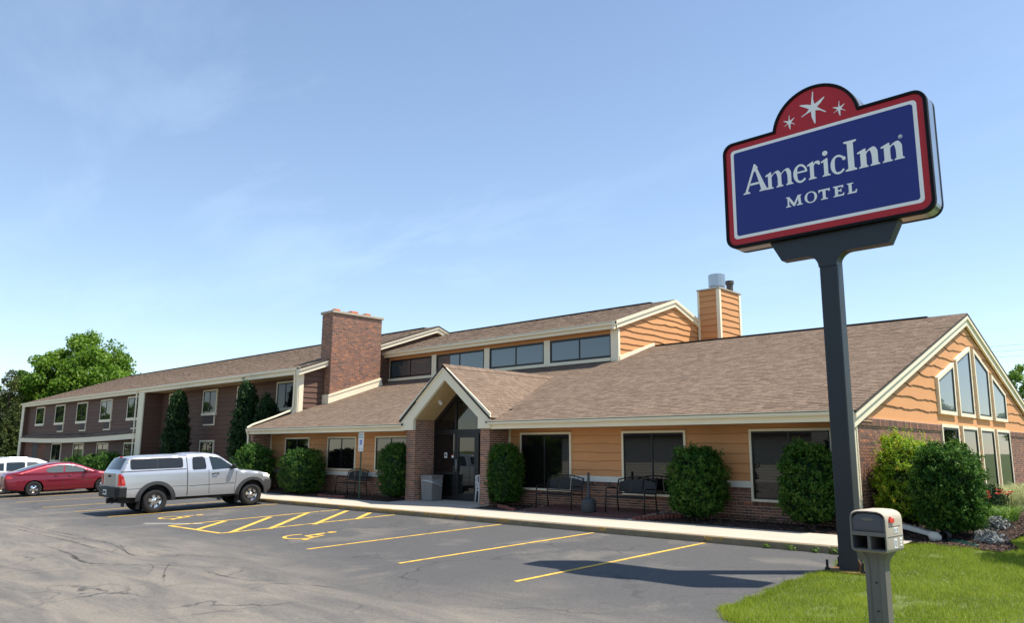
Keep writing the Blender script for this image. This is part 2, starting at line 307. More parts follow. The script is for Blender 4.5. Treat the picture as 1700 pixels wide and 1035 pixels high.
# ------------------------------------------------------------------ mesh helpers
class Fr:
    """a wall frame: u runs along the wall, z is up, d stands out of it"""
    def __init__(s, o, u, n): s.o, s.u, s.n = Vector(o), Vector(u), Vector(n)
    def p(s, u, z, d=0): return s.o + s.u*u + s.n*d + Vector((0, 0, z))
class MB:
    def __init__(s): s.v, s.f, s.t = [], [], []
    def poly(s, pts, tint=.5):
        b = len(s.v); s.v += [tuple(p) for p in pts]; s.f.append(tuple(range(b, b+len(pts)))); s.t.append(tint)
    def add(s, vs, fs, tint=.5):
        b = len(s.v); s.v += [tuple(p) for p in vs]
        for f in fs: s.f.append(tuple(i+b for i in f)); s.t.append(tint)
    def hexa(s, P, tint=.5, skip=()):
        F = [(0, 3, 2, 1), (4, 5, 6, 7), (0, 1, 5, 4), (1, 2, 6, 5), (2, 3, 7, 6), (3, 0, 4, 7)]
        s.add(P, [f for i, f in enumerate(F) if i not in skip], tint)
    def box(s, x0, x1, y0, y1, z0, z1, tint=.5):
        s.hexa([(x0, y0, z0), (x1, y0, z0), (x1, y1, z0), (x0, y1, z0), (x0, y0, z1), (x1, y0, z1), (x1, y1, z1), (x0, y1, z1)], tint); return s
    def fbox(s, F, u0, u1, z0, z1, d0, d1, tint=.5):
        P = [F.p(u, z, d) for z in (z0, z1) for (u, d) in ((u0, d0), (u1, d0), (u1, d1), (u0, d1))]; s.hexa(P, tint); return s
    def prism(s, F, pts, d0, d1, tint=.5):
        n = len(pts); vs = [F.p(u, z, d0) for u, z in pts] + [F.p(u, z, d1) for u, z in pts]
        s.add(vs, [tuple(range(n))[::-1], tuple(range(n, 2*n))] + [(i, (i+1) % n, n+(i+1) % n, n+i) for i in range(n)], tint); return s
    def ring(s, F, outer, inner, d0, d1):
        n = len(outer); vs = [F.p(*q, d) for d in (d0, d1) for q in list(outer)+list(inner)]
        fs = []
        for i in range(n):
            j = (i+1) % n
            fs += [(2*n+i, 2*n+j, 3*n+j, 3*n+i), (i, j, 2*n+j, 2*n+i), (n+i, n+j, 3*n+j, 3*n+i)]
        s.add(vs, fs); return s
    def tube(s, path, r, n=8, caps=True):
        path = [Vector(p) for p in path]; rs = r if isinstance(r, (list, tuple)) else [r]*len(path); b = len(s.v); ref = None
        for i, p in enumerate(path):
            t = (path[min(i+1, len(path)-1)]-path[max(i-1, 0)]).normalized()
            if ref is None: ref = Vector((0, 0, 1)) if abs(t.z) < .9 else Vector((1, 0, 0))
            a = t.cross(ref)
            if a.length < 1e-5: a = t.cross(Vector((0, 1, 0)))
            a.normalize(); c = a.cross(t).normalized(); ref = c
            for k in range(n):
                an = 2*math.pi*k/n; q = p + a*math.cos(an)*rs[i] + c*math.sin(an)*rs[i]; s.v.append(tuple(q))
        for i in range(len(path)-1):
            for k in range(n):
                s.f.append((b+i*n+k, b+i*n+(k+1) % n, b+(i+1)*n+(k+1) % n, b+(i+1)*n+k)); s.t.append(.5)
        if caps:
            s.f += [tuple(range(b, b+n))[::-1], tuple(range(b+(len(path)-1)*n, b+len(path)*n))]; s.t += [.5, .5]
        return s
    def bar(s, path, w, h):
        """rectangular section swept along a path (w sideways, h up)"""
        path = [Vector(p) for p in path]; b = len(s.v)
        for i, p in enumerate(path):
            t = (path[min(i+1, len(path)-1)]-path[max(i-1, 0)]).normalized()
            a = t.cross(Vector((0, 0, 1)))
            if a.length < 1e-3: a = Vector((1, 0, 0))
            a.normalize(); c = a.cross(t).normalized()
            for (i1, j1) in ((-1, -1), (1, -1), (1, 1), (-1, 1)): s.v.append(tuple(p+a*i1*w/2+c*j1*h/2))
        for i in range(len(path)-1):
            for k in range(4): s.f.append((b+i*4+k, b+i*4+(k+1) % 4, b+(i+1)*4+(k+1) % 4, b+(i+1)*4+k)); s.t.append(.5)
        e = b+(len(path)-1)*4
        s.f += [(b+3, b+2, b+1, b), (e, e+1, e+2, e+3)]; s.t += [.5, .5]; return s
    def lathe(s, prof, c, n=20, axis='z', a0=0, a1=2*math.pi):
        b = len(s.v); c = Vector(c); full = abs(a1-a0-2*math.pi) < 1e-6; m_ = n if full else n+1
        for (r, h) in prof:
            for k in range(m_):
                an = a0+(a1-a0)*k/n
                if axis == 'z': q = c+Vector((r*math.cos(an), r*math.sin(an), h))
                elif axis == 'x': q = c+Vector((h, r*math.cos(an), r*math.sin(an)))
                else: q = c+Vector((r*math.cos(an), h, r*math.sin(an)))
                s.v.append(tuple(q))
        for i in range(len(prof)-1):
            for k in range(n):
                k2 = (k+1) % m_
                s.f.append((b+i*m_+k, b+i*m_+k2, b+(i+1)*m_+k2, b+(i+1)*m_+k)); s.t.append(.5)
        return s
OFF = {}
def root_loc(o):
    while o is not None and o.parent is not None: o = o.parent
    return OFF.get(o, Vector((0, 0, 0)))
def tag(o, label=None, cat=None, group=None, kind=None):
    if label: o['label'] = label
    if cat: o['category'] = cat
    if group: o['group'] = group
    if kind: o['kind'] = kind
    return o
def thing(name, loc, label, cat, group=None):
    o = bpy.data.objects.new(name, None); COL.objects.link(o); o.location = loc; o.empty_display_size = .3
    OFF[o] = Vector(loc); return tag(o, label, cat, group)
def finish(me, mat, smooth=False, bevel=0, name='x', parent=None, loc=None, smooth_angle=None):
    o = bpy.data.objects.new(name, me); COL.objects.link(o)
    me.materials.append(MATS[mat] if isinstance(mat, str) else mat)
    if parent is not None: o.parent = parent
    elif loc is not None: o.location = loc
    if smooth: me.polygons.foreach_set('use_smooth', [True]*len(me.polygons))
    if bevel:
        md = o.modifiers.new('bevel', 'BEVEL'); md.width = bevel; md.segments = 2; md.limit_method = 'ANGLE'; md.angle_limit = R(40)
    return o
def build(mb, name, mat, parent=None, smooth=False, bevel=0, loc=None, autosmooth=None, fix=True, kind=None):
    """one mesh object; vertices given in world space, stored relative to the thing's base"""
    off = root_loc(parent) if parent is not None else Vector(loc or (0, 0, 0))
    me = bpy.data.meshes.new(name); V = np.array(mb.v, dtype=np.float32)-np.array(off, dtype=np.float32)
    me.from_pydata(V.tolist(), [], mb.f)
    if len(set(mb.t)) > 1:
        at = me.attributes.new('tint', 'FLOAT', 'FACE'); at.data.foreach_set('value', mb.t)
    if fix:
        bm = bmesh.new(); bm.from_mesh(me); bmesh.ops.recalc_face_normals(bm, faces=bm.faces); bm.to_mesh(me); bm.free()
    o = finish(me, mat, smooth, bevel, name, parent, off if parent is None else None)
    if autosmooth:
        me.polygons.foreach_set('use_smooth', [True]*len(me.polygons))
        me.set_sharp_from_angle(angle=R(autosmooth))
    if kind: o['kind'] = kind
    return o
def leafmesh(name, P, Nn, L, W, tint, mat, parent=None, kind=None, bend=0.0, up=0.0, loc=None):
    """many little leaf quads (folded diamonds) at P facing roughly Nn"""
    n = len(P); P = np.asarray(P, np.float64); off = np.array(root_loc(parent) if parent is not None else (loc or (0, 0, 0)))
    P = P-off
    rnd = rng.normal(size=(n, 3)); rnd[:, 2] += up
    T = rnd-(rnd*Nn).sum(1)[:, None]*Nn; T /= np.linalg.norm(T, axis=1)[:, None]+1e-9
    B = np.cross(Nn, T); L = np.broadcast_to(L, n)[:, None]; W = np.broadcast_to(W, n)[:, None]
    V = np.empty((n, 4, 3)); V[:, 0] = P-T*L*.5; V[:, 1] = P+B*W*.5+Nn*L*.08; V[:, 2] = P+T*L*.5-Nn*L*bend; V[:, 3] = P-B*W*.5+Nn*L*.08
    me = bpy.data.meshes.new(name); me.vertices.add(n*4); me.vertices.foreach_set('co', V.reshape(-1).astype(np.float32))
    me.loops.add(n*4); me.loops.foreach_set('vertex_index', np.arange(n*4, dtype=np.int32))
    me.polygons.add(n); me.polygons.foreach_set('loop_start', np.arange(0, n*4, 4, dtype=np.int32)); me.polygons.foreach_set('loop_total', np.full(n, 4, np.int32))
    me.update(calc_edges=True)
    at = me.attributes.new('tint', 'FLOAT', 'FACE'); at.data.foreach_set('value', np.clip(np.broadcast_to(tint, n), 0, 1).astype(np.float32))
    o = finish(me, mat, False, 0, name, parent, tuple(off) if parent is None else None)
    if kind: o['kind'] = kind
    return o
def blademesh(name, P, H, W, lean, tint, mat, parent=None, kind=None, seg=1, droop=0.0):
    """grass blades: tapered strips standing at P"""
    n = len(P); off = np.array(root_loc(parent) if parent is not None else (0, 0, 0)); P = np.asarray(P)-off
    an = rng.uniform(0, 2*np.pi, n); D = np.c_[np.cos(an), np.sin(an), np.zeros(n)]
    a2 = an+np.pi/2+rng.normal(0, .5, n); S = np.c_[np.cos(a2), np.sin(a2), np.zeros(n)]
    H = np.broadcast_to(H, n)[:, None]; W = np.broadcast_to(W, n)[:, None]; lean = np.broadcast_to(lean, n)[:, None]
    rows = []
    for k in range(seg+1):
        t = k/seg; c = P+D*lean*H*t**1.6+np.array([0, 0, 1.])*(H*t-droop*H*t**3); w = W*(1-t*.92)*.5
        rows += [c-S*w, c+S*w]
    V = np.stack(rows, 1); m_ = 2*(seg+1)
    me = bpy.data.meshes.new(name); me.vertices.add(n*m_); me.vertices.foreach_set('co', V.reshape(-1).astype(np.float32))
    base = (np.arange(n)*m_)[:, None, None]; q = np.array([[2*k, 2*k+1, 2*k+3, 2*k+2] for k in range(seg)])[None]
    idx = (base+q).reshape(-1).astype(np.int32); nf = n*seg
    me.loops.add(nf*4); me.loops.foreach_set('vertex_index', idx)
    me.polygons.add(nf); me.polygons.foreach_set('loop_start', np.arange(0, nf*4, 4, dtype=np.int32)); me.polygons.foreach_set('loop_total', np.full(nf, 4, np.int32))
    me.update(calc_edges=True)
    at = me.attributes.new('tint', 'FLOAT', 'FACE'); at.data.foreach_set('value', np.repeat(np.clip(tint, 0, 1), seg).astype(np.float32))
    o = finish(me, mat, False, 0, name, parent)
    if kind: o['kind'] = kind
    return o
def copytree(o, loc=None, parent=None):
    c = o.copy(); COL.objects.link(c); c.parent = parent
    if loc is not None: c.location = loc
    for ch in list(o.children): copytree(ch, None, c)
    return c

# ------------------------------------------------------------------ ground
GA, GB = .0045, .033
def gz(x, y): return GA*x+GB*y                      # the car park: it climbs gently to the building
KERB_Y = 14.5
def walk_z(x, y): return gz(x, y)+.13
def bed_z(x, y): return walk_z(x, 16.1)+max(0, y-16.1)*.075-.02
mb = MB()
xs = [-6000, -600, -130, -60, 0, 30, 600, 6000]; ys = [-6000, -600, -45, 0, 16, 600, 6000]
for y in ys:
    for x in xs: mb.v.append((x, y, gz(min(max(x, -130), 30), min(max(y, -45), 16))-.06))
for j in range(len(ys)-1):
    for i in range(len(xs)-1): a = j*len(xs)+i; mb.f.append((a, a+1, a+1+len(xs), a+len(xs))); mb.t.append(.5)
tag(build(mb, 'ground', 'far_ground'), kind='structure')
# car park: its right border follows the edge of the lawn
EDGE = [(-5.60, 14.49), (-5.25, 13.6), (-4.98, 12.9), (-5.12, 12.4), (-5.17, 11.6), (-5.16, 11.05), (-5.08, 10.3), (-5.04, 9.64), (-5.03, 9.21), (-4.85, 8.95), (-4.45, 8.65), (-3.6, 8.1), (-2.0, 7.4), (2, 6.0), (25, -2)]
lot = [(-125, 14.49), (-125, -44), (25, -44)] + [(x+.35, y-.0 if i else y) for i, (x, y) in enumerate(EDGE)][::-1]
bm = bmesh.new(); bm.faces.new([bm.verts.new((x, y, gz(x, y))) for x, y in lot]); bmesh.ops.triangulate(bm, faces=bm.faces)
me = bpy.data.meshes.new('parking_lot'); bm.to_mesh(me); bm.free(); lot_o = finish(me, 'asphalt', name='parking_lot'); tag(lot_o, kind='structure')
def flat(mbx, pts, lift=.005, fn=gz): mbx.poly([(x, y, fn(x, y)+lift) for x, y in pts])
def stripe(mbx, a, b, w, lift=.005):
    a, b = Vector(a), Vector(b); t = (b-a).normalized(); s_ = Vector((-t.y, t.x))*w/2; n = max(1, int((b-a).length/.5))
    for k in range(n):
        p, q = a+(b-a)*k/n, a+(b-a)*(k+1)/n
        j1, j2 = [1+.10*noise.noise(Vector((p.x*3+i*9, p.y*3, .3))) for i in (0, 1)]
        flat(mbx, [p-s_*j1, p+s_*j1, q+s_*j2, q-s_*j2], lift)
for a, b in (((-14.45, 8.98), (-14.18, 14.42)), ((-11.45, 9.02), (-11.2, 14.42)), ((-8.57, 9.05), (-8.35, 14.42)), ((-25.97, 9.02), (-25.29, 14.42)), ((-28.95, 9.0), (-28.35, 14.4)), ((-31.95, 8.85), (-31.5, 14.4)), ((-35.9, 9.0), (-35.2, 14.4)), ((-38.95, 8.9), (-38.4, 14.4)), ((-41.9, 8.9), (-41.5, 14.4))):
    mb = MB(); stripe(mb, a, b, .095); o = build(mb, 'parking_line', 'yellow_paint', lot_o)
mb = MB(); stripe(mb, (-21.62, 9.1), (-21.45, 14.4), .11); stripe(mb, (-18.69, 9.16), (-18.55, 14.4), .11); stripe(mb, (-21.62, 9.12), (-18.69, 9.16), .11, .0058)
for a, b in (((-19.97, 9.11), (-21.4, 10.6)), ((-18.6, 9.35), (-21.3, 11.95)), ((-18.5, 10.35), (-21.45, 13.3)), ((-18.4, 11.6), (-20.9, 14.35)), ((-18.48, 13.0), (-19.7, 14.35))): stripe(mb, a, b, .15, .0066)
build(mb, 'hatched_aisle', 'yellow_paint', lot_o)
mb = MB(); stripe(mb, (-22.9, 8.95), (-21.3, 9.9), .09, .004); build(mb, 'old_white_line', 'white_paint', lot_o)
def wheelchair_mark(cx_, cy_, s):
    mb = MB()
    def arc(c, r, a0, a1, w, n=22, lift=.005):
        for k in range(n):
            a, b = a0+(a1-a0)*k/n, a0+(a1-a0)*(k+1)/n
            flat(mb, [(c[0]+(r-w/2)*math.cos(a), c[1]+(r-w/2)*math.sin(a)), (c[0]+(r+w/2)*math.cos(a), c[1]+(r+w/2)*math.sin(a)), (c[0]+(r+w/2)*math.cos(b), c[1]+(r+w/2)*math.sin(b)), (c[0]+(r-w/2)*math.cos(b), c[1]+(r-w/2)*math.sin(b))], lift)
    c = (cx_, cy_)
    arc((c[0]-.05*s, c[1]-.12*s), .33*s, R(150), R(395), .07*s)
    stripe(mb, (c[0]-.12*s, c[1]+.42*s), (c[0]-.05*s, c[1]-.05*s), .10*s, .0056)
    stripe(mb, (c[0]-.08*s, c[1]+.17*s), (c[0]+.20*s, c[1]+.17*s), .08*s, .0062)
    stripe(mb, (c[0]-.05*s, c[1]-.04*s), (c[0]+.26*s, c[1]-.04*s), .09*s, .0068)
    stripe(mb, (c[0]+.24*s, c[1]-.04*s), (c[0]+.40*s, c[1]-.38*s), .09*s, .0074)
    stripe(mb, (c[0]+.37*s, c[1]-.37*s), (c[0]+.5*s, c[1]-.33*s), .08*s, .008)
    arc((c[0]-.13*s, c[1]+.58*s), .045*s, 0, 2*math.pi, .09*s)
    return build(mb, 'wheelchair_symbol', 'yellow_paint', lot_o)
wheelchair_mark(-16.35, 10.2, 1.25); wheelchair_mark(-23.75, 10.3, 1.2)
# dark rubber sweeps left by turning cars
marks = [([(-28.72, 6.81), (-23.64, 6.42), (-21.22, 6.56), (-19.06, 6.74), (-16.65, 6.4), (-15.69, 7.11), (-14.56, 7.44), (-13.17, 7.56)], 0.03), ([(-16.46, 4.0), (-16.37, 4.48), (-16.06, 5.27), (-15.17, 6.08), (-14.01, 6.6), (-13.22, 6.97)], 0.03), ([(-26.29, 6.25), (-22.35, 6.27), (-20.31, 6.29), (-17.11, 6.24)], 0.06), ([(-20.24, 5.7), (-18.0, 5.6), (-16.48, 5.4), (-15.78, 5.77)], 0.06), ([(-13.15, 5.53), (-14.19, 5.97), (-15.09, 6.44)], 0.03), ([(-14.12, 5.64), (-14.85, 6.03), (-15.47, 6.15)], 0.025), ([(-10.42, 4.24), (-10.35, 4.89), (-10.14, 5.54), (-9.98, 6.26)], 0.025), ([(-13.97, 6.54), (-13.27, 6.41), (-12.24, 6.46), (-11.72, 6.74)], 0.03), ([(-11.74, 5.96), (-11.8, 6.24), (-11.46, 6.6), (-10.76, 6.93), (-10.13, 7.0)], 0.025), ([(-17.43, 6.18), (-18.13, 6.6), (-18.33, 6.85)], 0.03), ([(-12.71, 5.32), (-12.63, 5.93)], 0.025), ([(-18.89, 6.87), (-17.12, 6.41), (-16.5, 6.35)], 0.03), ([(-16.2, 3.94), (-15.91, 4.53), (-15.6, 5.19), (-15.07, 5.81)], 0.022), ([(-26.79, 6.69), (-23.61, 6.71), (-21.08, 6.75), (-18.65, 6.78)], 0.035), ([(-16.44, 6.32), (-15.91, 6.78), (-15.27, 7.18), (-14.19, 7.34)], 0.02), ([(-11.29, 5.9), (-11.52, 6.56), (-11.05, 6.81)], 0.02), ([(-17.66, 5.5), (-16.85, 5.44), (-16.06, 5.42)], 0.08), ([(-13.76, 6.56), (-12.94, 6.4), (-12.93, 6.66), (-13.3, 7.05)], 0.03)]
for pts, w in marks:
    mb = MB(); P = [Vector((*p, 0)) for p in pts]; n = 14
    def cr_(i, t):
        p0, p1, p2, p3 = P[max(i-1, 0)], P[i], P[i+1], P[min(i+2, len(P)-1)]
        return .5*((2*p1)+(p2-p0)*t+(2*p0-5*p1+4*p2-p3)*t*t+(3*p1-p0-3*p2+p3)*t**3)
    pl = [cr_(i, k/n) for i in range(len(P)-1) for k in range(n)]+[P[-1]]
    for i in range(len(pl)-1):
        t = (pl[i+1]-pl[i]).normalized(); s_ = Vector((-t.y, t.x, 0))
        e = [w*(.35+.8*abs(noise.noise(q*2.3+Vector((0, 0, w*70)))))*(min(1, 4*min(j, len(pl)-1-j)/len(pl))+.08) for j, q in ((i, pl[i]), (i+1, pl[i+1]))]
        flat(mb, [pl[i].xy-s_.xy*e[0], pl[i].xy+s_.xy*e[0], pl[i+1].xy+s_.xy*e[1], pl[i+1].xy-s_.xy*e[1]], .0030+.00022*marks.index((pts, w)))
    build(mb, 'tyre_mark', 'rubber_mark', lot_o)
# sidewalk: kerb stones and slabs
mb = MB(); mb.hexa([(-90, 14.6, walk_z(-90, 14.6)-.3), (-4.9, 14.6, walk_z(-4.9, 14.6)-.3), (-4.9, 16.2, walk_z(-4.9, 16.2)-.3), (-90, 16.2, walk_z(-90, 16.2)-.3), (-90, 14.6, walk_z(-90, 14.6)-.012), (-4.9, 14.6, walk_z(-4.9, 14.6)-.012), (-4.9, 16.2, walk_z(-4.9, 16.2)-.012), (-90, 16.2, walk_z(-90, 16.2)-.012)])
walk = build(mb, 'sidewalk', 'concrete_kerb'); tag(walk, kind='structure')
x = -90.0
while x < -5.5:
    x1 = min(x+2.55, -5.35); mb = MB(); d0, d1 = random.uniform(-.006, .006), random.uniform(-.004, .004); g = .012
    P = [(q, y, gz(q, y)+h) for h in (-.2, .13) for q, y in ((x+g, KERB_Y+d0), (x1, KERB_Y+d0), (x1, KERB_Y+.16), (x+g, KERB_Y+.16))]
    P = P[:4]+[(p[0], p[1], p[2]+d1) for p in P[4:]]; mb.hexa(P); build(mb, 'kerb_stone', 'concrete_kerb', walk, bevel=.018); x += 2.55
x = -90.0
while x < -5.0:
    x1 = min(x+3.1, -4.9); mb = MB(); g = .012; d1 = random.uniform(-.003, .003)
    P = [(q, y, walk_z(q, y)+h) for h in (-.1, d1) for q, y in ((x+g, KERB_Y+.172), (x1, KERB_Y+.172), (x1, 16.12), (x+g, 16.12))]; mb.hexa(P); build(mb, 'slab', 'concrete_walk', walk, bevel=.008); x += 3.1
mb = MB(); P = [(q, y, walk_z(q, y)+h) for h in (-.1, .0) for q, y in ((-21.15, 16.135), (-17.15, 16.135), (-17.15, 17.8), (-21.15, 17.8))]; mb.hexa(P); build(mb, 'slab', 'concrete_walk', walk, bevel=.008)
# flaking yellow paint on the kerb
for xa, xb in ((-26.3, -22.0), (-21.7, -18.5), (-18.4, -14.5), (-14.4, -13.9), (-11.45, -10.9), (-8.6, -8.0)):
    mb = MB(); n = 8
    for k in range(n):
        a, b = xa+(xb-xa)*k/n, xa+(xb-xa)*(k+1)/n
        mb.poly([(a, KERB_Y-.010, gz(a, KERB_Y)+.06), (b, KERB_Y-.010, gz(b, KERB_Y)+.06), (b, KERB_Y-.010, gz(b, KERB_Y)+.122), (a, KERB_Y-.010, gz(a, KERB_Y)+.122)])
        mb.poly([(a, KERB_Y+.004, gz(a, KERB_Y)+.137), (b, KERB_Y+.004, gz(b, KERB_Y)+.137), (b, KERB_Y+.12, gz(b, KERB_Y+.12)+.137), (a, KERB_Y+.12, gz(a, KERB_Y+.12)+.137)])
    build(mb, 'kerb_paint', 'kerb_yellow', walk, fix=False, kind='stuff')
# paver patio with the benches
mb = MB(); P = [(q, y, bed_z(q, y)+h) for h in (-.1, .02) for q, y in ((-15.3, 16.135), (-11.35, 16.135), (-11.35, 17.8), (-15.3, 17.8))]; mb.hexa(P); patio = build(mb, 'patio', 'mortar'); tag(patio, kind='structure')
pv = MB(); pv.box(-.097, .097, -.047, .047, -.02, .0); proto = None
for j in range(16):
    for i in range(20):
        px_, py_ = -15.2+.2*i+(.1 if j % 2 else 0), 16.19+.1*j
        if px_ > -11.45 or py_ > 17.75: continue
        if proto is None: proto = build(pv, 'paver', 'paver', patio); o = proto
        else: o = proto.copy(); COL.objects.link(o); o.parent = patio
        o.location = (px_, py_, bed_z(px_, py_)+.032+random.uniform(-.002, .002))
# mulch bed along the wall and round the corner
bed_poly = [(-90, 16.13), (-5.2, 16.13), (-4.6, 15.85), (-3.9, 15.7), (-3.35, 15.5), (-3.15, 16.0), (-3.5, 16.9), (-3.4, 18.2), (-3.3, 19.5), (-3.9, 22), (-4.2, 30), (-4.2, 40), (-6.2, 40), (-6.2, 17.85), (-90, 19.8)]
bm = bmesh.new(); bm.faces.new([bm.verts.new((x, y, bed_z(x, min(y, 19)))) for x, y in bed_poly]); bmesh.ops.triangulate(bm, faces=bm.faces)
me = bpy.data.meshes.new('mulch_bed'); bm.to_mesh(me); bm.free(); bed_o = finish(me, 'soil_mulch', name='mulch_bed'); tag(bed_o, kind='structure')
def inside(poly, x, y):
    c = False; n = len(poly); j = n-1
    for i in range(n):
        xi, yi = poly[i]; xj, yj = poly[j]
        if (yi > y) != (yj > y) and x < (xj-xi)*(y-yi)/(yj-yi)+xi: c = not c
        j = i
    return c
def inside_np(poly, X, Y):
    c = np.zeros(len(X), bool); n = len(poly); j = n-1
    for i in range(n):
        xi, yi = poly[i]; xj, yj = poly[j]
        if yi != yj: c ^= ((yi > Y) != (yj > Y)) & (X < (xj-xi)*(Y-yi)/(yj-yi)+xi)
        j = i
    return c
X = rng.uniform(-33, -3.1, 30000); Y = rng.uniform(15.6, 17.8, 30000); X[18000:] = rng.uniform(-6.2, -3.1, 12000); Y[18000:] = rng.uniform(15.5, 22, 12000)
k = inside_np(bed_poly, X, Y) & ~((X > -21.2) & (X < -17.1)) & ~((X > -15.35) & (X < -11.3) & (Y < 17.8)); X, Y = X[k], Y[k]
Z = np.array([bed_z(a, min(b, 19)) for a, b in zip(X, Y)])+rng.uniform(.004, .022, len(X)); NN = rng.normal(0, .35, (len(X), 3)); NN[:, 2] += 1; NN /= np.linalg.norm(NN, axis=1)[:, None]
tag(leafmesh('mulch', np.c_[X, Y, Z], NN, rng.uniform(.03, .075, len(X)), .022, rng.uniform(0, 1, len(X))**1.3, 'mulch_chip'), 'brown shredded bark mulch strewn over the planting beds', 'mulch', kind='stuff')
# edging bricks at the two ends of the patio
for (a, b) in (((-15.42, 16.2), (-16.6, 16.75)), ((-11.28, 16.2), (-10.5, 17.2)), ((-25.6, 16.3), (-23.9, 16.3))):
    e = thing('brick_edging', (a[0], a[1], bed_z(*a)), {-15.42: 'row of red edging bricks at the left end of the paver patio', -11.28: 'row of red edging bricks between patio and round shrub', -25.6: 'row of red edging bricks in front of the single bench'}[a[0]], 'edging', 'brick edging along the beds')
    n = int(math.hypot(b[0]-a[0], b[1]-a[1])/.105)
    for i in range(n):
        t = i/n; px_, py_ = a[0]+(b[0]-a[0])*t, a[1]+(b[1]-a[1])*t; mb = MB(); h = random.uniform(.07, .10); zz = bed_z(px_, py_)
        mb.box(px_-.045, px_+.045, py_-.05, py_+.05, zz-.03, zz+h); build(mb, 'edging_brick', 'edging', e, bevel=.012)
# sandy dirt where the lawn crumbles on to the asphalt
mb = MB(); pe = [Vector(p) for p in EDGE[1:-1]]; L_ = []
for a, b in zip(pe, pe[1:]):
    n = max(2, int((b-a).length/.07)); nv = Vector((-(b-a).y, (b-a).x)).normalized()
    if nv.x > 0: nv = -nv
    for k in range(n):
        p = a+(b-a)*k/n; L_.append((p-nv*.2, p+nv*max(-.05, .05+.22*noise.noise(Vector((p.x*1.7, p.y*1.7, 4)))+.08*noise.noise(Vector((p.x*8, p.y*8, 1))))))
for (a, b), (c, d) in zip(L_, L_[1:]): mb.poly([(q.x, q.y, gz(q.x, q.y)+.006) for q in (a, b, d, c)])
tag(build(mb, 'dirt_verge', 'dirt'), kind='structure')
# lawn
lawn_poly = EDGE[:-1] + [(24, -1.6), (24, 40), (-4.2, 40), (-4.2, 30), (-3.9, 22), (-3.3, 19.5), (-3.4, 18.2), (-3.5, 16.9), (-3.15, 16.0), (-3.35, 15.5), (-3.9, 15.7), (-4.6, 15.85), (-4.95, 15.5), (-4.95, 14.55)]
def lawn_z(x, y): return gz(x, min(y, 19))+.009+.10*min(1, max(0, (y-12.5)/3))+.004*noise.noise(Vector((x*.5, y*.5, 0)))
bm = bmesh.new(); bm.faces.new([bm.verts.new((x, y, 0)) for x, y in lawn_poly]); bmesh.ops.triangulate(bm, faces=bm.faces)
bmesh.ops.subdivide_edges(bm, edges=bm.edges, cuts=5, use_grid_fill=True); bmesh.ops.triangulate(bm, faces=bm.faces)
for v in bm.verts: v.co.z = lawn_z(v.co.x, v.co.y)
me = bpy.data.meshes.new('lawn'); bm.to_mesh(me); bm.free(); lawn_o = finish(me, 'soil_lawn', smooth=True, name='lawn'); tag(lawn_o, kind='structure')
n = 420000; X = rng.uniform(-5.3, 1.5, n); Y = rng.uniform(6.8, 21, n); n2_ = 60000
X = np.r_[X, rng.uniform(1.5, 9, n2_)]; Y = np.r_[Y, rng.uniform(4, 24, n2_)]
k = inside_np(lawn_poly, X, Y); X, Y = X[k], Y[k]
ej = rng.integers(1, len(EDGE)-3, 9000); et = rng.uniform(0, 1, 9000); EA = np.array(EDGE); EX = EA[ej]+(EA[ej+1]-EA[ej])*et[:, None]; w_ = np.sin(EX[:, 0]*9+EX[:, 1]*5)*.05+np.sin(EX[:, 1]*13)*.04
X = np.r_[X, EX[:, 0]+rng.normal(0, .05, 9000)-np.abs(w_)]; Y = np.r_[Y, EX[:, 1]+rng.normal(0, .05, 9000)]
def vnoise(X, Y, s, o=0.0):
    xi, yi = np.floor(X*s).astype(int), np.floor(Y*s).astype(int); fx, fy = X*s-xi, Y*s-yi; fx = fx*fx*(3-2*fx); fy = fy*fy*(3-2*fy)
    def h(a, b): v = np.sin(a*127.1+b*311.7+o)*43758.5453; return v-np.floor(v)
    return (h(xi, yi)*(1-fx)+h(xi+1, yi)*fx)*(1-fy)+(h(xi, yi+1)*(1-fx)+h(xi+1, yi+1)*fx)*fy
pat = .55*vnoise(X, Y, 1.3)+.45*vnoise(X, Y, 4.0, 3.)
edge = np.minimum.reduce([np.hypot(X-a, Y-b) for a, b in EDGE])
bare = ((vnoise(X, Y, 1.7, 9.) > .83) & (vnoise(X, Y, 6, 5.) > .4)) | (np.hypot(X+5.0, Y-12.9) < .32)
k = ~(bare & (rng.uniform(0, 1, len(X)) < .8)); X, Y, pat = X[k], Y[k], pat[k]
Z = np.array([lawn_z(a, b) for a, b in zip(X, Y)])-.004
tag(blademesh('grass', np.c_[X, Y, Z], rng.uniform(.026, .066, len(X))*(.6+.9*pat), .0065, rng.uniform(.1, .9, len(X)), .12+.62*pat+rng.normal(0, .16, len(X)), 'grass', kind='stuff'), 'short mown lawn grass around the mailbox and sign post', 'grass')
# clover and weeds in the lawn
k = rng.choice(len(X), 5200); k = k[(vnoise(X[k], Y[k], .9, 2.) > .55)]; NN = rng.normal(0, .35, (len(k), 3)); NN[:, 2] += 1; NN /= np.linalg.norm(NN, axis=1)[:, None]
tag(leafmesh('clover', np.c_[X[k], Y[k], Z[k]+.03+rng.uniform(0, .02, len(k))], NN, .022, .02, rng.uniform(.2, .8, len(k)), 'lily_leaf'), 'low clover leaves scattered through the lawn', 'clover', kind='stuff')

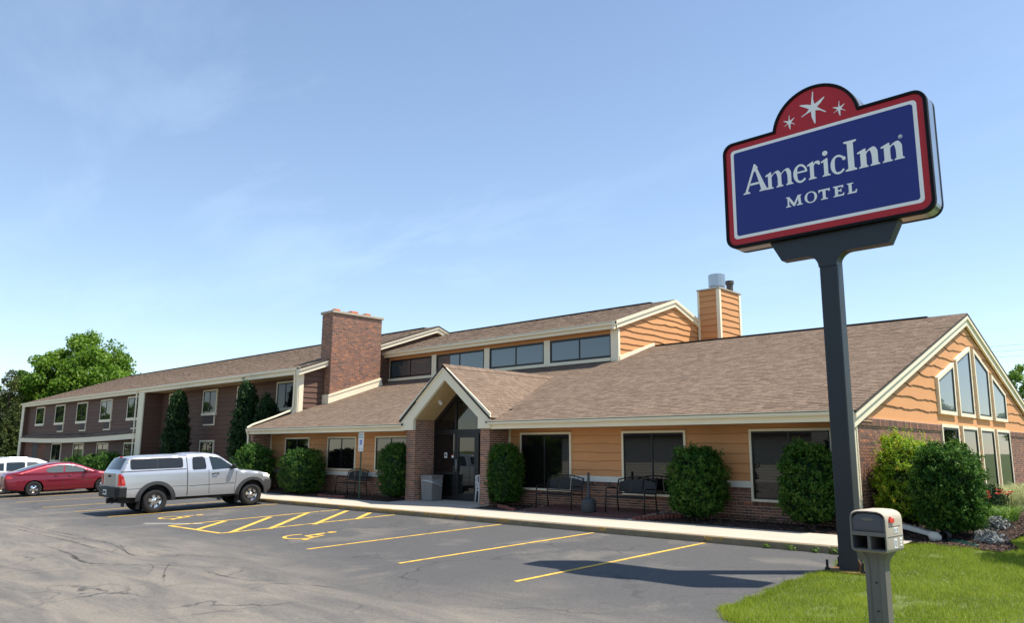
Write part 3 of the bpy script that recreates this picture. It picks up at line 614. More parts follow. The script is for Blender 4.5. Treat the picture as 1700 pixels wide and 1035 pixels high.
# ------------------------------------------------------------------ the motel
motel = thing('motel_building', (-20, 17, .6), 'long brown roofed motel with brick entrance, orange siding and two storey brown wing', 'motel')
def wallpart(name, mat='mortar', boxes=(), polys=()):
    mb = MB()
    for b in boxes: mb.box(*b)
    for F, pts, d0, d1 in polys: mb.prism(F, pts, d0, d1)
    return build(mb, name, mat, motel)
def bricks(mb, F, u0, u1, z0, z1, d=.0, zlow=None, ztop=None, L=.203, Hh=.0667, j=.013):
    r = 0; z = z0
    while z < z1-.02:
        zt = min(z+Hh-j, z1); u = u0-(L/2 if r % 2 else 0)
        while u < u1-.01:
            a, b = max(u, u0), min(u+L-j, u1)
            if b-a > .02 and (zlow is None or z > zlow((a+b)/2)) and (ztop is None or zt < ztop((a+b)/2)):
                dd = d+.007+random.uniform(-.002, .002)
                P = [F.p(uu, zz, q) for q in (d-.004, dd) for (uu, zz) in ((a, z), (b, z), (b, zt), (a, zt))]
                mb.hexa(P, min(1, max(0, random.gauss(.46, .2))), skip=(0,))
            u += L
        z += Hh; r += 1
def soldier(mb, F, u0, u1, z0, z1, d=0, w=.075):
    n = int((u1-u0)/w); w = (u1-u0)/n
    for i in range(n):
        P = [F.p(uu, zz, q) for q in (d-.004, d+.010+random.uniform(-.002, .002)) for (uu, zz) in ((u0+i*w+.004, z0), (u0+(i+1)*w-.004, z0), (u0+(i+1)*w-.004, z1), (u0+i*w+.004, z1))]
        mb.hexa(P, min(1, max(0, random.gauss(.35, .2))), skip=(0,))
def siding(part, F, u0, u1, z0, z1, pitch, mat, top=None, bot=None, lap=.032, amp=.022, d=.0, du=.11):
    z = z0; 
    while z < z1-.03:
        ph = random.uniform(0, 99); n = max(2, int((u1-u0)/du)); mb = MB(); lips = []
        def wave(u):
            w = noise.noise(Vector((u*1.1+ph, ph, 0)))*1.0+noise.noise(Vector((u*3.1+ph, 0, ph)))*.45
            k = noise.noise(Vector((u*.55, ph*3, 1)));
            return amp*(w*1.3+(.9*max(0, k-.25)*4*noise.noise(Vector((u*7, ph, 2)))))
        cols = []
        for i in range(n+1):
            u = u0+(u1-u0)*i/n; zl = z+(wave(u) if z > z0+.01 else 0); zu = min(z+pitch+.05, z1)
            if bot: zl = max(zl, bot(u))
            if top: zu = min(zu, top(u))
            cols.append((u, zl, zu) if zu-zl > .004 else None)
        for a, b in zip(cols, cols[1:]):
            if a and b:
                fa, fb = [min(1, max(0, (q[2]-z)/(pitch+.05))) for q in (a, b)]
                A0, A1, A2 = F.p(a[0], a[1], d), F.p(a[0], a[1], d+lap), F.p(a[0], a[2], d+lap*(1-.85*fa))
                B0, B1, B2 = F.p(b[0], b[1], d), F.p(b[0], b[1], d+lap), F.p(b[0], b[2], d+lap*(1-.85*fb))
                ea, eb = min(.010, (a[2]-a[1])*.5), min(.010, (b[2]-b[1])*.5); Ae, Be = F.p(a[0], a[1]+ea, d+lap), F.p(b[0], b[1]+eb, d+lap)
                mb.poly([Ae, Be, B2, A2]); mb.poly([A1, B1, Be, Ae]); mb.poly([A0, B0, B1, A1]); lips += [len(mb.f)-2, len(mb.f)-1]  # lip and bottom strip get the edge colour, painting in lap shade
        if mb.f:
            # weld the strip so it shades as one board
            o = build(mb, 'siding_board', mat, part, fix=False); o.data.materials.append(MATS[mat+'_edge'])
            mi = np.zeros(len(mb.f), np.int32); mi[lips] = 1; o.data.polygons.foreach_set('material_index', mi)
        z += pitch
def tabs(name, O, U, V, vmax, urange, exposure=.14, lift=.0095, rough=1.0):
    """asphalt shingles: every tab its own raised face with a butt edge"""
    O, U, V = Vector(O), Vector(U).normalized(), Vector(V).normalized(); Nn = U.cross(V)
    if Nn.z < 0: Nn = -Nn
    mb = MB(); k = 0; v = 0.0
    while v < vmax-1e-3:
        v1 = min(v+exposure, vmax); a, b = urange((v+v1)/2)
        u = a-random.uniform(0, .3)
        while u < b:
            w = random.choice((.13, .17, .21, .26, .30)); ua, ub = max(u, a), min(u+w, b); u += w
            if ub-ua < .01: continue
            h = lift*random.choice((.75, .8, 1.25, 1.3)); g = .004
            p = [O+U*(ua+g)+V*v+Nn*h, O+U*(ub-g)+V*v+Nn*h, O+U*(ub-g)+V*(v1+.01)+Nn*.003, O+U*(ua+g)+V*(v1+.01)+Nn*.003]
            q = [O+U*(ua+g)+V*v-Nn*.004, O+U*(ub-g)+V*v-Nn*.004]
            t = min(1, max(0, random.gauss(.5, .17)))
            mb.add(p+q, [(0, 1, 2, 3), (4, 5, 1, 0), (4, 0, 3), (5, 2, 1)], max(t, .09)); mb.t[-3:] = [0., 0., 0.]  # dark cut edges; this tint also paints in the course shadow lines
        v += exposure; k += 1
    return mb
def roof_part(name, planes, thick=.05):
    """deck + shingles; planes = list of (O,U,V,vmax,urange)"""
    mb = MB()
    for O, U, V, vmax, ur in planes:
        O, U, V = Vector(O), Vector(U).normalized(), Vector(V).normalized(); Nn = U.cross(V)
        if Nn.z < 0: Nn = -Nn
        a0, b0 = ur(0); a1, b1 = ur(vmax)
        top = [O+U*a0, O+U*b0, O+U*b1+V*vmax, O+U*a1+V*vmax]
        mb.hexa([p-Nn*thick for p in top]+[p-Nn*.006 for p in top])
    ro = build(mb, name, 'roof_felt', motel)
    for O, U, V, vmax, ur in planes:
        build(tabs('shingles', O, U, V, vmax, ur), 'shingles', 'shingle', ro, fix=False, kind='stuff')
    return ro
def vb(name, mat, parent, *boxes, bevel=0):
    mb = MB()
    for b in boxes: mb.box(*b)
    return build(mb, name, mat, parent, bevel=bevel)

FRT = Fr((0, 17.8, 0), (1, 0, 0), (0, -1, 0))       # lobby front wall
GAB = Fr((-6.15, 0, 0), (0, 1, 0), (1, 0, 0))       # big gable wall
YE, ZE, SL = 16.75, 3.17, .342                      # lobby eave and pitch
RY = 26.6; RZ = ZE+SL*(RY-YE)
def roofz(y): return ZE+SL*(y-YE) if y < RY else RZ-SL*(y-RY)
vfac = math.sqrt(1+SL*SL)

# --- lobby front wall
fw = wallpart('front_wall', 'mortar', [(-32.2, -6.3, 17.81, 18.0, .3, 2.96)])
bk = MB(); bricks(bk, FRT, -32.0, -21.2, .35, 1.27); bricks(bk, FRT, -17.1, -6.4, .45, 1.02); bricks(bk, FRT, -17.1, -6.4, 1.02, 1.35)
build(bk, 'brickwork', 'brick', fw, kind='stuff', fix=False)
bk = MB(); soldier(bk, FRT, -32.0, -21.2, 1.275, 1.32, .01); soldier(bk, FRT, -14.55, -12.78, 1.345, 1.42, .008); soldier(bk, FRT, -10.7, -8.97, 1.345, 1.42, .008)
for a, b in ((-16.65, -14.55), (-12.78, -10.7), (-8.97, -6.9)): soldier(bk, FRT, a, b, 1.02, 1.10, .02)
build(bk, 'sill_bricks', 'brick', fw, kind='stuff', fix=False)
siding(fw, FRT, -31.98, -21.25, 1.42, 2.95, .262, 'siding_orange', d=.012)
for a, b in ((-17.1, -16.62), (-14.57, -12.76), (-10.72, -8.95), (-6.92, -6.35)): siding(fw, FRT, a, b, 1.50, 2.95, .245, 'siding_orange', d=.012)
for a, b in ((-16.7, -14.5), (-12.8, -10.65), (-9.0, -6.85)): siding(fw, FRT, a, b, 2.72, 2.95, .245, 'siding_orange', d=.010, amp=.0)
for a, b in ((-14.6, -12.73), (-10.74, -8.93), (-6.93, -6.35)): vb('band_board', 'band', fw, (a, b, 17.745, 17.80, 1.42, 1.575))
vb('band_board', 'band', fw, (-32.0, -21.2, 17.745, 17.80, 1.28, 1.44))
def rect(u0, u1, z0, z1): return [(u0, z0), (u1, z0), (u1, z1), (u0, z1)]
def inset(pts, t):
    n = len(pts); out = []; A = sum(pts[i][0]*pts[(i+1) % n][1]-pts[(i+1) % n][0]*pts[i][1] for i in range(n)); sg = 1 if A > 0 else -1
    for i in range(n):
        p0, p1, p2 = Vector(pts[i-1]), Vector(pts[i]), Vector(pts[(i+1) % n]); e1, e2 = (p1-p0).normalized(), (p2-p1).normalized()
        n1_, n2x = Vector((-e1.y, e1.x))*sg, Vector((-e2.y, e2.x))*sg; b = (n1_+n2x)
        b = b/max(.2, b.dot(n1_)) if b.length > 1e-6 else n1_
        out.append(tuple(p1+b*t))
    return out
def window(F, pts, trim='trim', tw=.06, fw_=.035, glassm='glass_dark', mull=(), d=.06, cells=None, sill=None, trim_parts=True, wname='window', hmull=()):
    """window > frame, panes (one per light), sill"""
    mb = MB(); mb.ring(F, pts, inset(pts, tw), -.01, d); w = build(mb, wname, trim, motel)
    ip = inset(pts, tw); mb = MB(); mb.ring(F, ip, inset(ip, fw_), -.005, d-.012)
    g = inset(ip, fw_); us = [p[0] for p in g]; zs = [p[1] for p in g]
    for mu in mull: mb.fbox(F, mu-fw_*.55, mu+fw_*.55, min(zs), max(zs), .012, d-.014)
    for mz in hmull: mb.fbox(F, min(us), max(us), mz-fw_*.55, mz+fw_*.55, .012, d-.016)
    build(mb, 'frame', 'black_frame', w)
    if len(pts) == 4 and not any(abs(a-b) > 1e-3 for a, b in ((pts[0][1], pts[1][1]), (pts[2][1], pts[3][1]))):
        ed = [min(us)]+sorted(mull)+[max(us)]
        for a, b in zip(ed, ed[1:]):
            mb = MB(); mb.fbox(F, a+.001, b-.001, min(zs), max(zs), -.004, max(.022, d-.03)); build(mb, 'pane', glassm, w)
    else:
        mb = MB(); mb.prism(F, g, -.004, max(.022, d-.03)); build(mb, 'pane', glassm, w)
    if sill:
        mb = MB(); mb.fbox(F, pts[0][0]-.02, pts[1][0]+.02, sill[0], sill[1], 0, d+.02); build(mb, 'sill', trim, w)
    return w
for a, b in ((-16.62, -14.57), (-12.75, -10.72), (-8.95, -6.92)):
    window(FRT, rect(a, b, 1.10, 2.83), mull=((a+b)/2-.02,), d=.085)
# white blinds half drawn behind the middle window
for a, b in ((-30.72, -28.78), (-27.4, -25.42), (-24.16, -22.2)):
    window(FRT, rect(a, b, 1.48, 2.79), mull=((a+b)/2,), d=.085)
# fascia, gutter and soffit of the long low eave (broken by the entrance gable)
for a, b in ((-32.3, -21.3), (-17.0, -6.05)):
    vb('fascia', 'trim', motel, (a, b, 16.79, 16.85, 2.93, 3.14))
    mb = MB(); prof = [(16.785, 3.055), (16.70, 3.055), (16.665, 3.09), (16.665, 3.15), (16.645, 3.16), (16.645, 3.175), (16.68, 3.175), (16.785, 3.175)]
    nP = len(prof); mb.add([(a-.03, y, z) for y, z in prof]+[(b+.03, y, z) for y, z in prof], [tuple(range(nP)), tuple(range(nP, 2*nP))[::-1]]+[(i, (i+1) % nP, nP+(i+1) % nP, nP+i) for i in range(nP)]); build(mb, 'gutter', 'gutter', motel)
    vb('soffit', 'soffit', motel, (a, b, 16.85, 17.8, 2.945, 2.965))
# end fins (brick) and corner trims
def fin(name, x0, x1, y0, y1, z0, z1, faces):
    w = wallpart(name, 'mortar', [(x0, x1, y0, y1, z0, z1)]); mb = MB()
    if 'f' in faces: bricks(mb, Fr((0, y0, 0), (1, 0, 0), (0, -1, 0)), x0, x1, z0, z1)
    if 'r' in faces: bricks(mb, Fr((x1, 0, 0), (0, 1, 0), (1, 0, 0)), y0, y1, z0, z1)
    if 'l' in faces: bricks(mb, Fr((x0, 0, 0), (0, 1, 0), (-1, 0, 0)), y0, y1, z0, z1)
    build(mb, 'brickwork', 'brick', w, kind='stuff', fix=False); return w
fin('brick_pier', -32.25, -32.0, 16.88, 17.8, .35, 2.94, 'fr')
fin('brick_pier', -21.2, -20.73, 16.88, 17.8, .50, 3.28, 'fr')
fin('brick_pier', -17.52, -17.12, 16.88, 17.8, .52, 3.28, 'flr')
vb('corner_trim', 'trim', motel, (-32.0, -31.95, 17.72, 17.79, .6, 2.94)); vb('corner_trim', 'trim', motel, (-17.11, -17.06, 17.72, 17.79, 1.3, 2.94))
# --- lobby roof
SKIN = -5.98
roof_part('lobby_roof', [((-32.35, 16.66, ZE-.02), (1, 0, 0), (0, 1, SL), (24.55-16.66)*vfac, lambda v: (0, 11.1)), ((-17.1, 16.66, ZE-.02), (1, 0, 0), (0, 1, SL), (24.55-16.66)*vfac, lambda v: (0, SKIN+17.1)), ((-21.25, 17.95, ZE-.02+SL*(17.95-16.66)), (1, 0, 0), (0, 1, SL), (24.55-17.95)*vfac, lambda v: (0, 4.15)),
                         ((-17.6, 24.55, ZE-.02+SL*(24.55-16.66)), (1, 0, 0), (0, 1, SL), (RY-24.55)*vfac, lambda v: (0, SKIN+17.6)),
                         ((-32.35, 2*RY-16.66, ZE-.02), (1, 0, 0), (0, -1, SL), (RY-16.66)*vfac, lambda v: (0, SKIN+32.35))])
mb = MB(); mb.bar([(-17.3, RY, RZ+.02), (-7.1, RY, RZ+.02)], .28, .03); build(mb, 'ridge_vent', 'ridge_vent', motel)
# --- big gable: brick below, waney siding above, eight windows
def gtop(y): return roofz(y)-.16
gw = wallpart('gable_wall', 'mortar', polys=[(GAB, [(16.9, .3), (36.3, .3), (36.3, roofz(36.3)-.1), (RY, RZ-.1), (16.9, roofz(16.9)-.1)], -.25, 0)])
bk = MB(); bricks(bk, GAB, 16.88, 23.3, .5, 2.86, .045); bricks(bk, GAB, 31.05, 36.3, .5, 2.86, .045)
build(bk, 'brickwork', 'brick', gw, kind='stuff', fix=False)
bk = MB(); soldier(bk, GAB, 16.95, 23.3, 2.87, 3.02, .075, .07); soldier(bk, GAB, 31.05, 36.3, 2.87, 3.02, .075, .07); build(bk, 'sill_bricks', 'brick', gw, kind='stuff', fix=False)
for a, b in ((16.88, 23.3), (31.05, 36.3)):
    mb = MB(); mb.prism(Fr((0, a, 0), (1, 0, 0), (0, -1, 0)), [(-6.16, .4), (-6.108, .4), (-6.108, 2.86), (-6.078, 2.86), (-6.078, 3.03), (-6.16, 3.03)], -(b-a), 0); build(mb, 'brick_backing', 'mortar', gw)
siding(gw, GAB, 16.95, 36.2, 3.03, 6.4, .318, 'siding_orange', top=gtop, lap=.031, amp=.05, du=.09)
siding(gw, GAB, 23.0, 31.05, 3.03, 3.33, .30, 'siding_orange', lap=.03, amp=0, du=.5)
for u in (24.9, 26.94, 29.0): siding(gw, GAB, u-.19, u+.19, .9, 3.03, .27, 'siding_orange', lap=.045, amp=.012)
for pts in ([(23.06, 3.33), (24.70, 3.33), (24.78, 4.86), (23.06, 4.31)], [(25.05, 3.33), (26.68, 3.33), (26.76, 5.52), (25.05, 4.98)], [(27.13, 3.33), (28.75, 3.33), (28.84, 4.97), (27.13, 5.52)], [(29.18, 3.33), (30.9, 3.33), (30.95, 4.30), (29.18, 4.86)]):
    window(GAB, pts, tw=.10, fw_=.05, glassm='glass_gable', d=.10)
for a, b in ((23.06, 24.72), (25.10, 26.76), (27.12, 28.82), (29.16, 30.98)):
    window(GAB, rect(a, b, .95, 3.06), tw=.09, fw_=.06, glassm='glass_dark', d=.10)
def rake(F, prof, w, d0, d1, name='rake_board', parent=motel):
    """board following a gable line: prof = [(u,z)...] top edge, w = height"""
    mb = MB()
    for (a, b) in zip(prof, prof[1:]):
        P = [F.p(u, z+dz, d) for d in (d0, d1) for (u, z, dz) in ((a[0], a[1], -w), (b[0], b[1], -w), (b[0], b[1], 0), (a[0], a[1], 0))]; mb.hexa(P)
    return build(mb, name, 'trim', parent)
gl = [(16.70, roofz(16.70)), (RY, RZ), (36.5, roofz(36.5))]
rake(GAB, [(u, z-.01) for u, z in gl], .15, .05, .16); rake(GAB, [(u, z-.16) for u, z in gl], .20, .05, .115)
vb('corner_trim', 'trim', motel, (-6.16, -6.06, 16.86, 16.90, .6, 2.96))
# --- entrance gable
EF = Fr((0, 16.80, 0), (1, 0, 0), (0, -1, 0)); AX, AZ = -19.17, 5.05
def rake_poly():
    outer = [(-21.38, 2.95), (-21.38, 3.31), (AX, AZ), (-16.97, 3.31), (-16.97, 2.95), (-17.52, 2.95), (-17.52, 3.30), (AX+.03, 4.58), (-20.70, 3.30), (-20.70, 2.95)]
    L = [outer[0], outer[1], outer[2], outer[7], outer[8], outer[9]]; Rr = [outer[2], outer[3], outer[4], outer[5], outer[6], outer[7]]
    return L, Rr
L_, R_ = rake_poly(); mb = MB(); mb.prism(EF, L_, -.05, .06); mb.prism(EF, R_, -.05, .06); build(mb, 'rake_board', 'trim', motel)
mb = MB()
for sgn, x0 in ((1, -21.42), (-1, -16.93)):
    P = [EF.p(u, z, d) for d in (.06, .10) for (u, z) in ((x0, 3.31-.05), (AX, AZ-.13), (AX, AZ+.035), (x0, 3.31+.10))]; mb.hexa(P)
build(mb, 'rake_cap', 'trim', motel)
es = (AZ-3.29)/2.2; ev = math.hypot(2.25, 2.25*es); yend = lambda z: YE+(z-ZE)/SL
def eur(v):
    z = 3.27+v*es/math.sqrt(1+es*es); return (0, max(.1, yend(z)+.15-16.68))
roof_part('entrance_roof', [((-21.42, 16.68, 3.27), (0, 1, 0), (1, 0, es), ev, eur), ((-16.92, 16.68, 3.27), (0, 1, 0), (-1, 0, es), ev, eur)])
mb = MB(); yy = 16.68; t = []
while yy < 22.3:
    z = AZ+.045; h = random.uniform(0, .006)
    mb.add([(AX-.16, yy, z-.125+h), (AX, yy, z+.012+h), (AX+.16, yy, z-.125+h), (AX-.16, yy+.19, z-.135), (AX, yy+.19, z), (AX+.16, yy+.19, z-.135)], [(0, 1, 4, 3), (1, 2, 5, 4), (0, 2, 1)], random.uniform(.2, .9)); yy += .145
build(mb, 'ridge_shingles', 'shingle', motel, fix=False, kind='stuff')
# valley line shingles
mb = MB()
mb.poly([(-20.72, 16.86, 3.29), (-20.72, 17.8, 3.29), (AX+.03, 17.8, 4.57), (AX+.03, 16.86, 4.57)]); mb.poly([(-17.52, 16.86, 3.29), (-17.52, 17.8, 3.29), (AX+.03, 17.8, 4.57), (AX+.03, 16.86, 4.57)])
build(mb, 'vaulted_soffit', 'soffit', motel)
sl_ = MB(); c = Vector((-19.93, 17.25, 3.92)); nrm = Vector((1, 0, -1.2)).normalized(); 
sl_.tube([c, c+nrm*.025], [.075, .075], 14); sl_.tube([c+nrm*.02, c+nrm*.07, c+nrm*.10+Vector((.02, -.03, 0))], [.035, .045, .055], 12); build(sl_, 'soffit_lamp', 'lamp_white', motel, smooth=False, autosmooth=40)
# storefront: black frame, sidelights, gable lights, door with pull handle
SF = Fr((0, 17.76, 0), (1, 0, 0), (0, -1, 0)); zf = .64
st = MB(); 
for x in (-20.70, -19.62, -18.52, -17.56): st.fbox(SF, x-.045, x+.045, zf, (4.30 if abs(x+19.62) < .01 else (3.28 if x < -20 or x > -17.6 else 3.72)), -.03, .05)
for z in (2.90, zf+.05): st.fbox(SF, -20.66, -17.6, z-.075, z+.075, -.028, .048)
st.fbox(SF, -20.66, -19.66, 1.47, 1.55, -.026, .046)
for (a, b) in (((-20.72, 3.30), (AX+.03, 4.56)), ((AX+.03, 4.56), (-17.52, 3.30))):
    P = [SF.p(u, z, d) for d in (-.03, .055) for (u, z) in ((a[0], a[1]-.17), (b[0], b[1]-.17), (b[0], b[1]), (a[0], a[1]))]; st.hexa(P)
sf = build(st, 'storefront', 'black_frame', motel)
for pts in ([(-20.66, .74), (-19.66, .74), (-19.66, 1.47), (-20.66, 1.47)], [(-20.66, 1.55), (-19.66, 1.55), (-19.66, 2.83), (-20.66, 2.83)], [(-18.48, .74), (-17.6, .74), (-17.6, 2.83), (-18.48, 2.83)], [(-20.66, 2.97), (-19.66, 2.97), (-19.66, 4.0), (-20.66, 3.2)], [(-19.58, 2.97), (-17.6, 2.97), (-17.6, 3.22), (AX+.03, 4.45), (-19.58, 4.05)]):
    mb = MB(); mb.prism(SF, pts, -.01, .012); build(mb, 'pane', 'glass_door', sf)
dr = MB(); dr.ring(SF, rect(-19.56, -18.57, .68, 2.82), rect(-19.45, -18.68, .84, 2.70), .0, .045); door = build(dr, 'door', 'black_frame', motel)
mb = MB(); mb.prism(SF, rect(-19.45, -18.68, .84, 2.70), .005, .02); build(mb, 'pane', 'glass_door', door)
mb = MB(); mb.tube([SF.p(-19.50, 1.55, .04), SF.p(-19.50, 1.56, .10), SF.p(-19.50, 1.98, .10), SF.p(-19.50, 1.99, .04)], .016, 8); build(mb, 'handle', 'galv', door, smooth=True)
mb = MB(); mb.prism(SF, rect(-20.2, -20.06, 2.02, 2.2), .013, .016); build(mb, 'notice', 'sign_panel_white', sf); mb = MB(); mb.prism(SF, rect(-20.17, -20.09, 2.07, 2.16), .017, .019); build(mb, 'notice_print', 'post_green', sf)
mb = MB(); mb.prism(SF, rect(-19.83, -19.73, 2.03, 2.1), .013, .016); build(mb, 'notice', 'sticker', sf); mb = MB(); mb.prism(SF, rect(-19.83, -19.73, 2.105, 2.13), .013, .016); build(mb, 'notice_print', 'red_plastic', sf)
# --- clerestory
CLF = Fr((0, 24.35, 0), (1, 0, 0), (0, -1, 0)); CG = Fr((-17.55, 0, 0), (0, 1, 0), (1, 0, 0))
cw = wallpart('clerestory_wall', 'trim', [(-32.2, -17.6, 24.36, 24.55, 5.4, 7.2)])
vb('siding_board', 'siding_orange', cw, (-32.1, -17.88, 24.33, 24.36, 6.86, 7.06))
for a, b in ((-32.05, -28.75), (-28.38, -25.05), (-24.7, -21.4), (-21.08, -17.88)):
    window(CLF, rect(a, b, 5.92, 6.85), trim='black_frame', tw=.03, fw_=.055, glassm='glass_sky', mull=((a+b)/2-.02,), d=.055)
for x in (-28.57, -24.88, -21.24): vb('post', 'trim', cw, (x-.17, x+.17, 24.29, 24.36, 5.78, 6.90))
vb('sill', 'trim', cw, (-32.1, -17.88, 24.20, 24.36, 5.77, 5.90)); vb('flashing', 'ridge_vent', cw, (-32.1, -17.88, 24.27, 24.36, 5.6, 5.77))
vb('corner_trim', 'trim', cw, (-17.87, -17.50, 24.24, 24.36, roofz(24.3)-.1, 7.02))
CS = .335; cry, crz = 28.35, 7.27+.335*(28.35-23.9); cvf = math.sqrt(1+CS*CS)
vb('fascia', 'trim', motel, (-32.3, -17.42, 23.98, 24.05, 6.99, 7.24))
mb = MB(); prof = [(23.985, 7.12), (23.90, 7.12), (23.87, 7.16), (23.87, 7.24), (23.85, 7.25), (23.85, 7.27), (23.985, 7.27)]; nP = len(prof)
mb.add([(-32.35, y, z) for y, z in prof]+[(-17.38, y, z) for y, z in prof], [tuple(range(nP)), tuple(range(nP, 2*nP))[::-1]]+[(i, (i+1) % nP, nP+(i+1) % nP, nP+i) for i in range(nP)]); build(mb, 'gutter', 'gutter', motel)
vb('soffit', 'soffit', motel, (-32.2, -17.6, 24.05, 24.34, 7.03, 7.06))
roof_part('clerestory_roof', [((-32.4, 23.86, 7.26), (1, 0, 0), (0, 1, CS), (cry-23.86)*cvf, lambda v: (0, 32.4-17.40)), ((-32.4, 2*cry-23.86, 7.26), (1, 0, 0), (0, -1, CS), (cry-23.86)*cvf, lambda v: (0, 32.4-17.40))])
mb = MB(); mb.bar([(-32.2, cry, crz+.02), (-18.6, cry, crz+.02)], .28, .03); build(mb, 'ridge_vent', 'ridge_vent', motel)
def ctop(y): return 7.27+CS*(y-23.9) if y < cry else crz-CS*(y-cry)
cgw = wallpart('clerestory_gable', 'siding_orange', polys=[(CG, [(24.36, 5.3), (32.6, 5.3), (32.6, ctop(32.6)-.1), (cry, crz-.1), (24.36, ctop(24.36)-.1)], -.1, 0)])
siding(cgw, CG, 24.36, 32.6, 5.45, 8.7, .262, 'siding_orange', top=lambda y: ctop(y)-.2, bot=lambda y: roofz(y)-.05, lap=.045, amp=.045, du=.09)
cl = [(23.86, ctop(23.86)), (cry, crz), (32.9, ctop(32.9))]
rake(CG, [(u, z-.0) for u, z in cl], .13, .03, .17); rake(CG, [(u, z-.13) for u, z in cl], .19, .03, .13)
mb = MB(); P = [CG.p(u, z, d) for d in (.03, .08) for (u, z) in ((24.3, roofz(24.3)-.05), (26.75, roofz(26.6)-.0), (26.75, roofz(26.6)+.17), (24.3, roofz(24.3)+.19))]; mb.hexa(P); build(mb, 'step_flashing', 'trim', motel)
# --- sided chimney with flues
sc = wallpart('sided_chimney', 'siding_orange', [(-17.42, -16.42, 30.33, 32.2, 5.2, 9.42)])
siding(sc, Fr((0, 30.33, 0), (1, 0, 0), (0, -1, 0)), -17.4, -16.5, 6.15, 9.40, .275, 'siding_orange', lap=.035, amp=.03)
siding(sc, Fr((-16.42, 0, 0), (0, 1, 0), (1, 0, 0)), 30.42, 32.1, 6.15, 9.40, .275, 'siding_orange', lap=.04, amp=.03)
vb('corner_trim', 'trim', sc, (-16.52, -16.36, 30.27, 30.42, 5.6, 9.42)); vb('corner_trim', 'trim', sc, (-16.47, -16.36, 32.08, 32.25, 5.6, 9.40)); vb('corner_trim', 'trim', sc, (-17.47, -17.37, 30.28, 30.36, 5.6, 9.42))
vb('cap', 'stone_cap', sc, (-17.48, -16.34, 30.25, 32.28, 9.42, 9.48))
mb = MB(); mb.lathe([(.0, 9.5), (.36, 9.5), (.36, 9.53), (.30, 9.54), (.30, 9.6), (.37, 9.6), (.37, 10.14), (.33, 10.16), (.33, 10.0), (0, 10.0)], (-16.72, 30.75, 0), 14); build(mb, 'flue', 'galv', sc)
mb = MB(); mb.lathe([(0, 9.48), (.15, 9.48), (.15, 9.86), (.19, 9.86), (.19, 10.02), (.0, 10.04)], (-16.62, 31.75, 0), 14); build(mb, 'flue', 'pipe_brown', sc, autosmooth=35)
# --- guest wing
WS = .354; wy, wz = 19.0, 6.08; wry = 27.4; wrz = wz+WS*(wry-wy); wvf = math.sqrt(1+WS*WS)
def wtop(y): return wz+WS*(y-wy) if y < wry else wrz-WS*(y-wry)
roof_part('wing_roof', [((-77.6, 18.95, wz-.02), (1, 0, 0), (0, 1, WS), (wry-18.95)*wvf, lambda v: (0, 77.6-31.85)), ((-77.6, 2*wry-18.95, wz-.02), (1, 0, 0), (0, -1, WS), (wry-18.95)*wvf, lambda v: (0, 77.6-31.85))])
mb = MB(); mb.bar([(-77, wry, wrz+.02), (-33, wry, wrz+.02)], .28, .03); build(mb, 'ridge_vent', 'ridge_vent', motel)
vb('fascia', 'trim', motel, (-77.5, -32.0, 19.06, 19.12, 5.78, 6.06))
mb = MB(); prof = [(19.065, 5.96), (18.98, 5.96), (18.95, 6.0), (18.95, 6.06), (18.93, 6.07), (18.93, 6.09), (19.065, 6.09)]; nP = len(prof)
mb.add([(-77.6, y, z) for y, z in prof]+[(-31.95, y, z) for y, z in prof], [tuple(range(nP)), tuple(range(nP, 2*nP))[::-1]]+[(i, (i+1) % nP, nP+(i+1) % nP, nP+i) for i in range(nP)]); build(mb, 'gutter', 'gutter', motel)
vb('soffit', 'soffit', motel, (-77.4, -32.3, 19.12, 20.4, 5.80, 5.83))
WL = Fr((0, 19.47, 0), (1, 0, 0), (0, -1, 0)); WM = Fr((0, 20.27, 0), (1, 0, 0), (0, -1, 0)); WR = Fr((-32.25, 0, 0), (0, 1, 0), (1, 0, 0))
wl = wallpart('wing_wall', 'siding_brown', [(-77.0, -51.4, 19.48, 19.7, -.1, 5.8)])
siding(wl, WL, -76.9, -51.4, 3.35, 5.8, .255, 'siding_brown', du=.35, lap=.03); siding(wl, WL, -71.2, -51.4, .3, 2.9, .255, 'siding_brown', du=.35, lap=.03)
bk = MB(); bricks(bk, WL, -76.9, -74.6, .2, 2.8, .02); bricks(bk, WL, -73.2, -71.2, .2, 2.8, .02); build(bk, 'brickwork', 'brick', wl, kind='stuff', fix=False)
mb = MB(); mb.fbox(WL, -74.6, -73.2, .2, 2.8, 0, .03); build(mb, 'service_door', 'plastic_dark', motel)
wm = wallpart('wing_wall', 'siding_brown', [(-50.6, -32.3, 20.28, 20.5, -.1, 5.8)])
siding(wm, WM, -50.5, -32.3, .3, 5.8, .255, 'siding_brown', du=.3, lap=.03)
wr = wallpart('wing_gable', 'siding_brown', polys=[(WR, [(19.1, 2.0), (35.7, 2.0), (35.7, wtop(35.7)-.1), (wry, wrz-.1), (19.1, wtop(19.1)-.1)], -.15, 0)])
siding(wr, WR, 19.3, 28.5, 3.7, 8.9, .255, 'siding_brown', top=lambda y: wtop(y)-.25, bot=lambda y: roofz(y)-.1, lap=.04, amp=.03)
wlin = [(18.95, wtop(18.95)), (wry, wrz), (35.85, wtop(35.85))]
rake(WR, wlin, .14, .05, .38); rake(WR, [(u, z-.14) for u, z in wlin], .21, .05, .32)
vb('corner_trim', 'trim', motel, (-32.62, -32.20, 19.08, 19.13, 3.85, 5.8)); vb('corner_trim', 'trim', motel, (-32.249, -32.17, 19.13, 19.36, 3.85, 5.85))
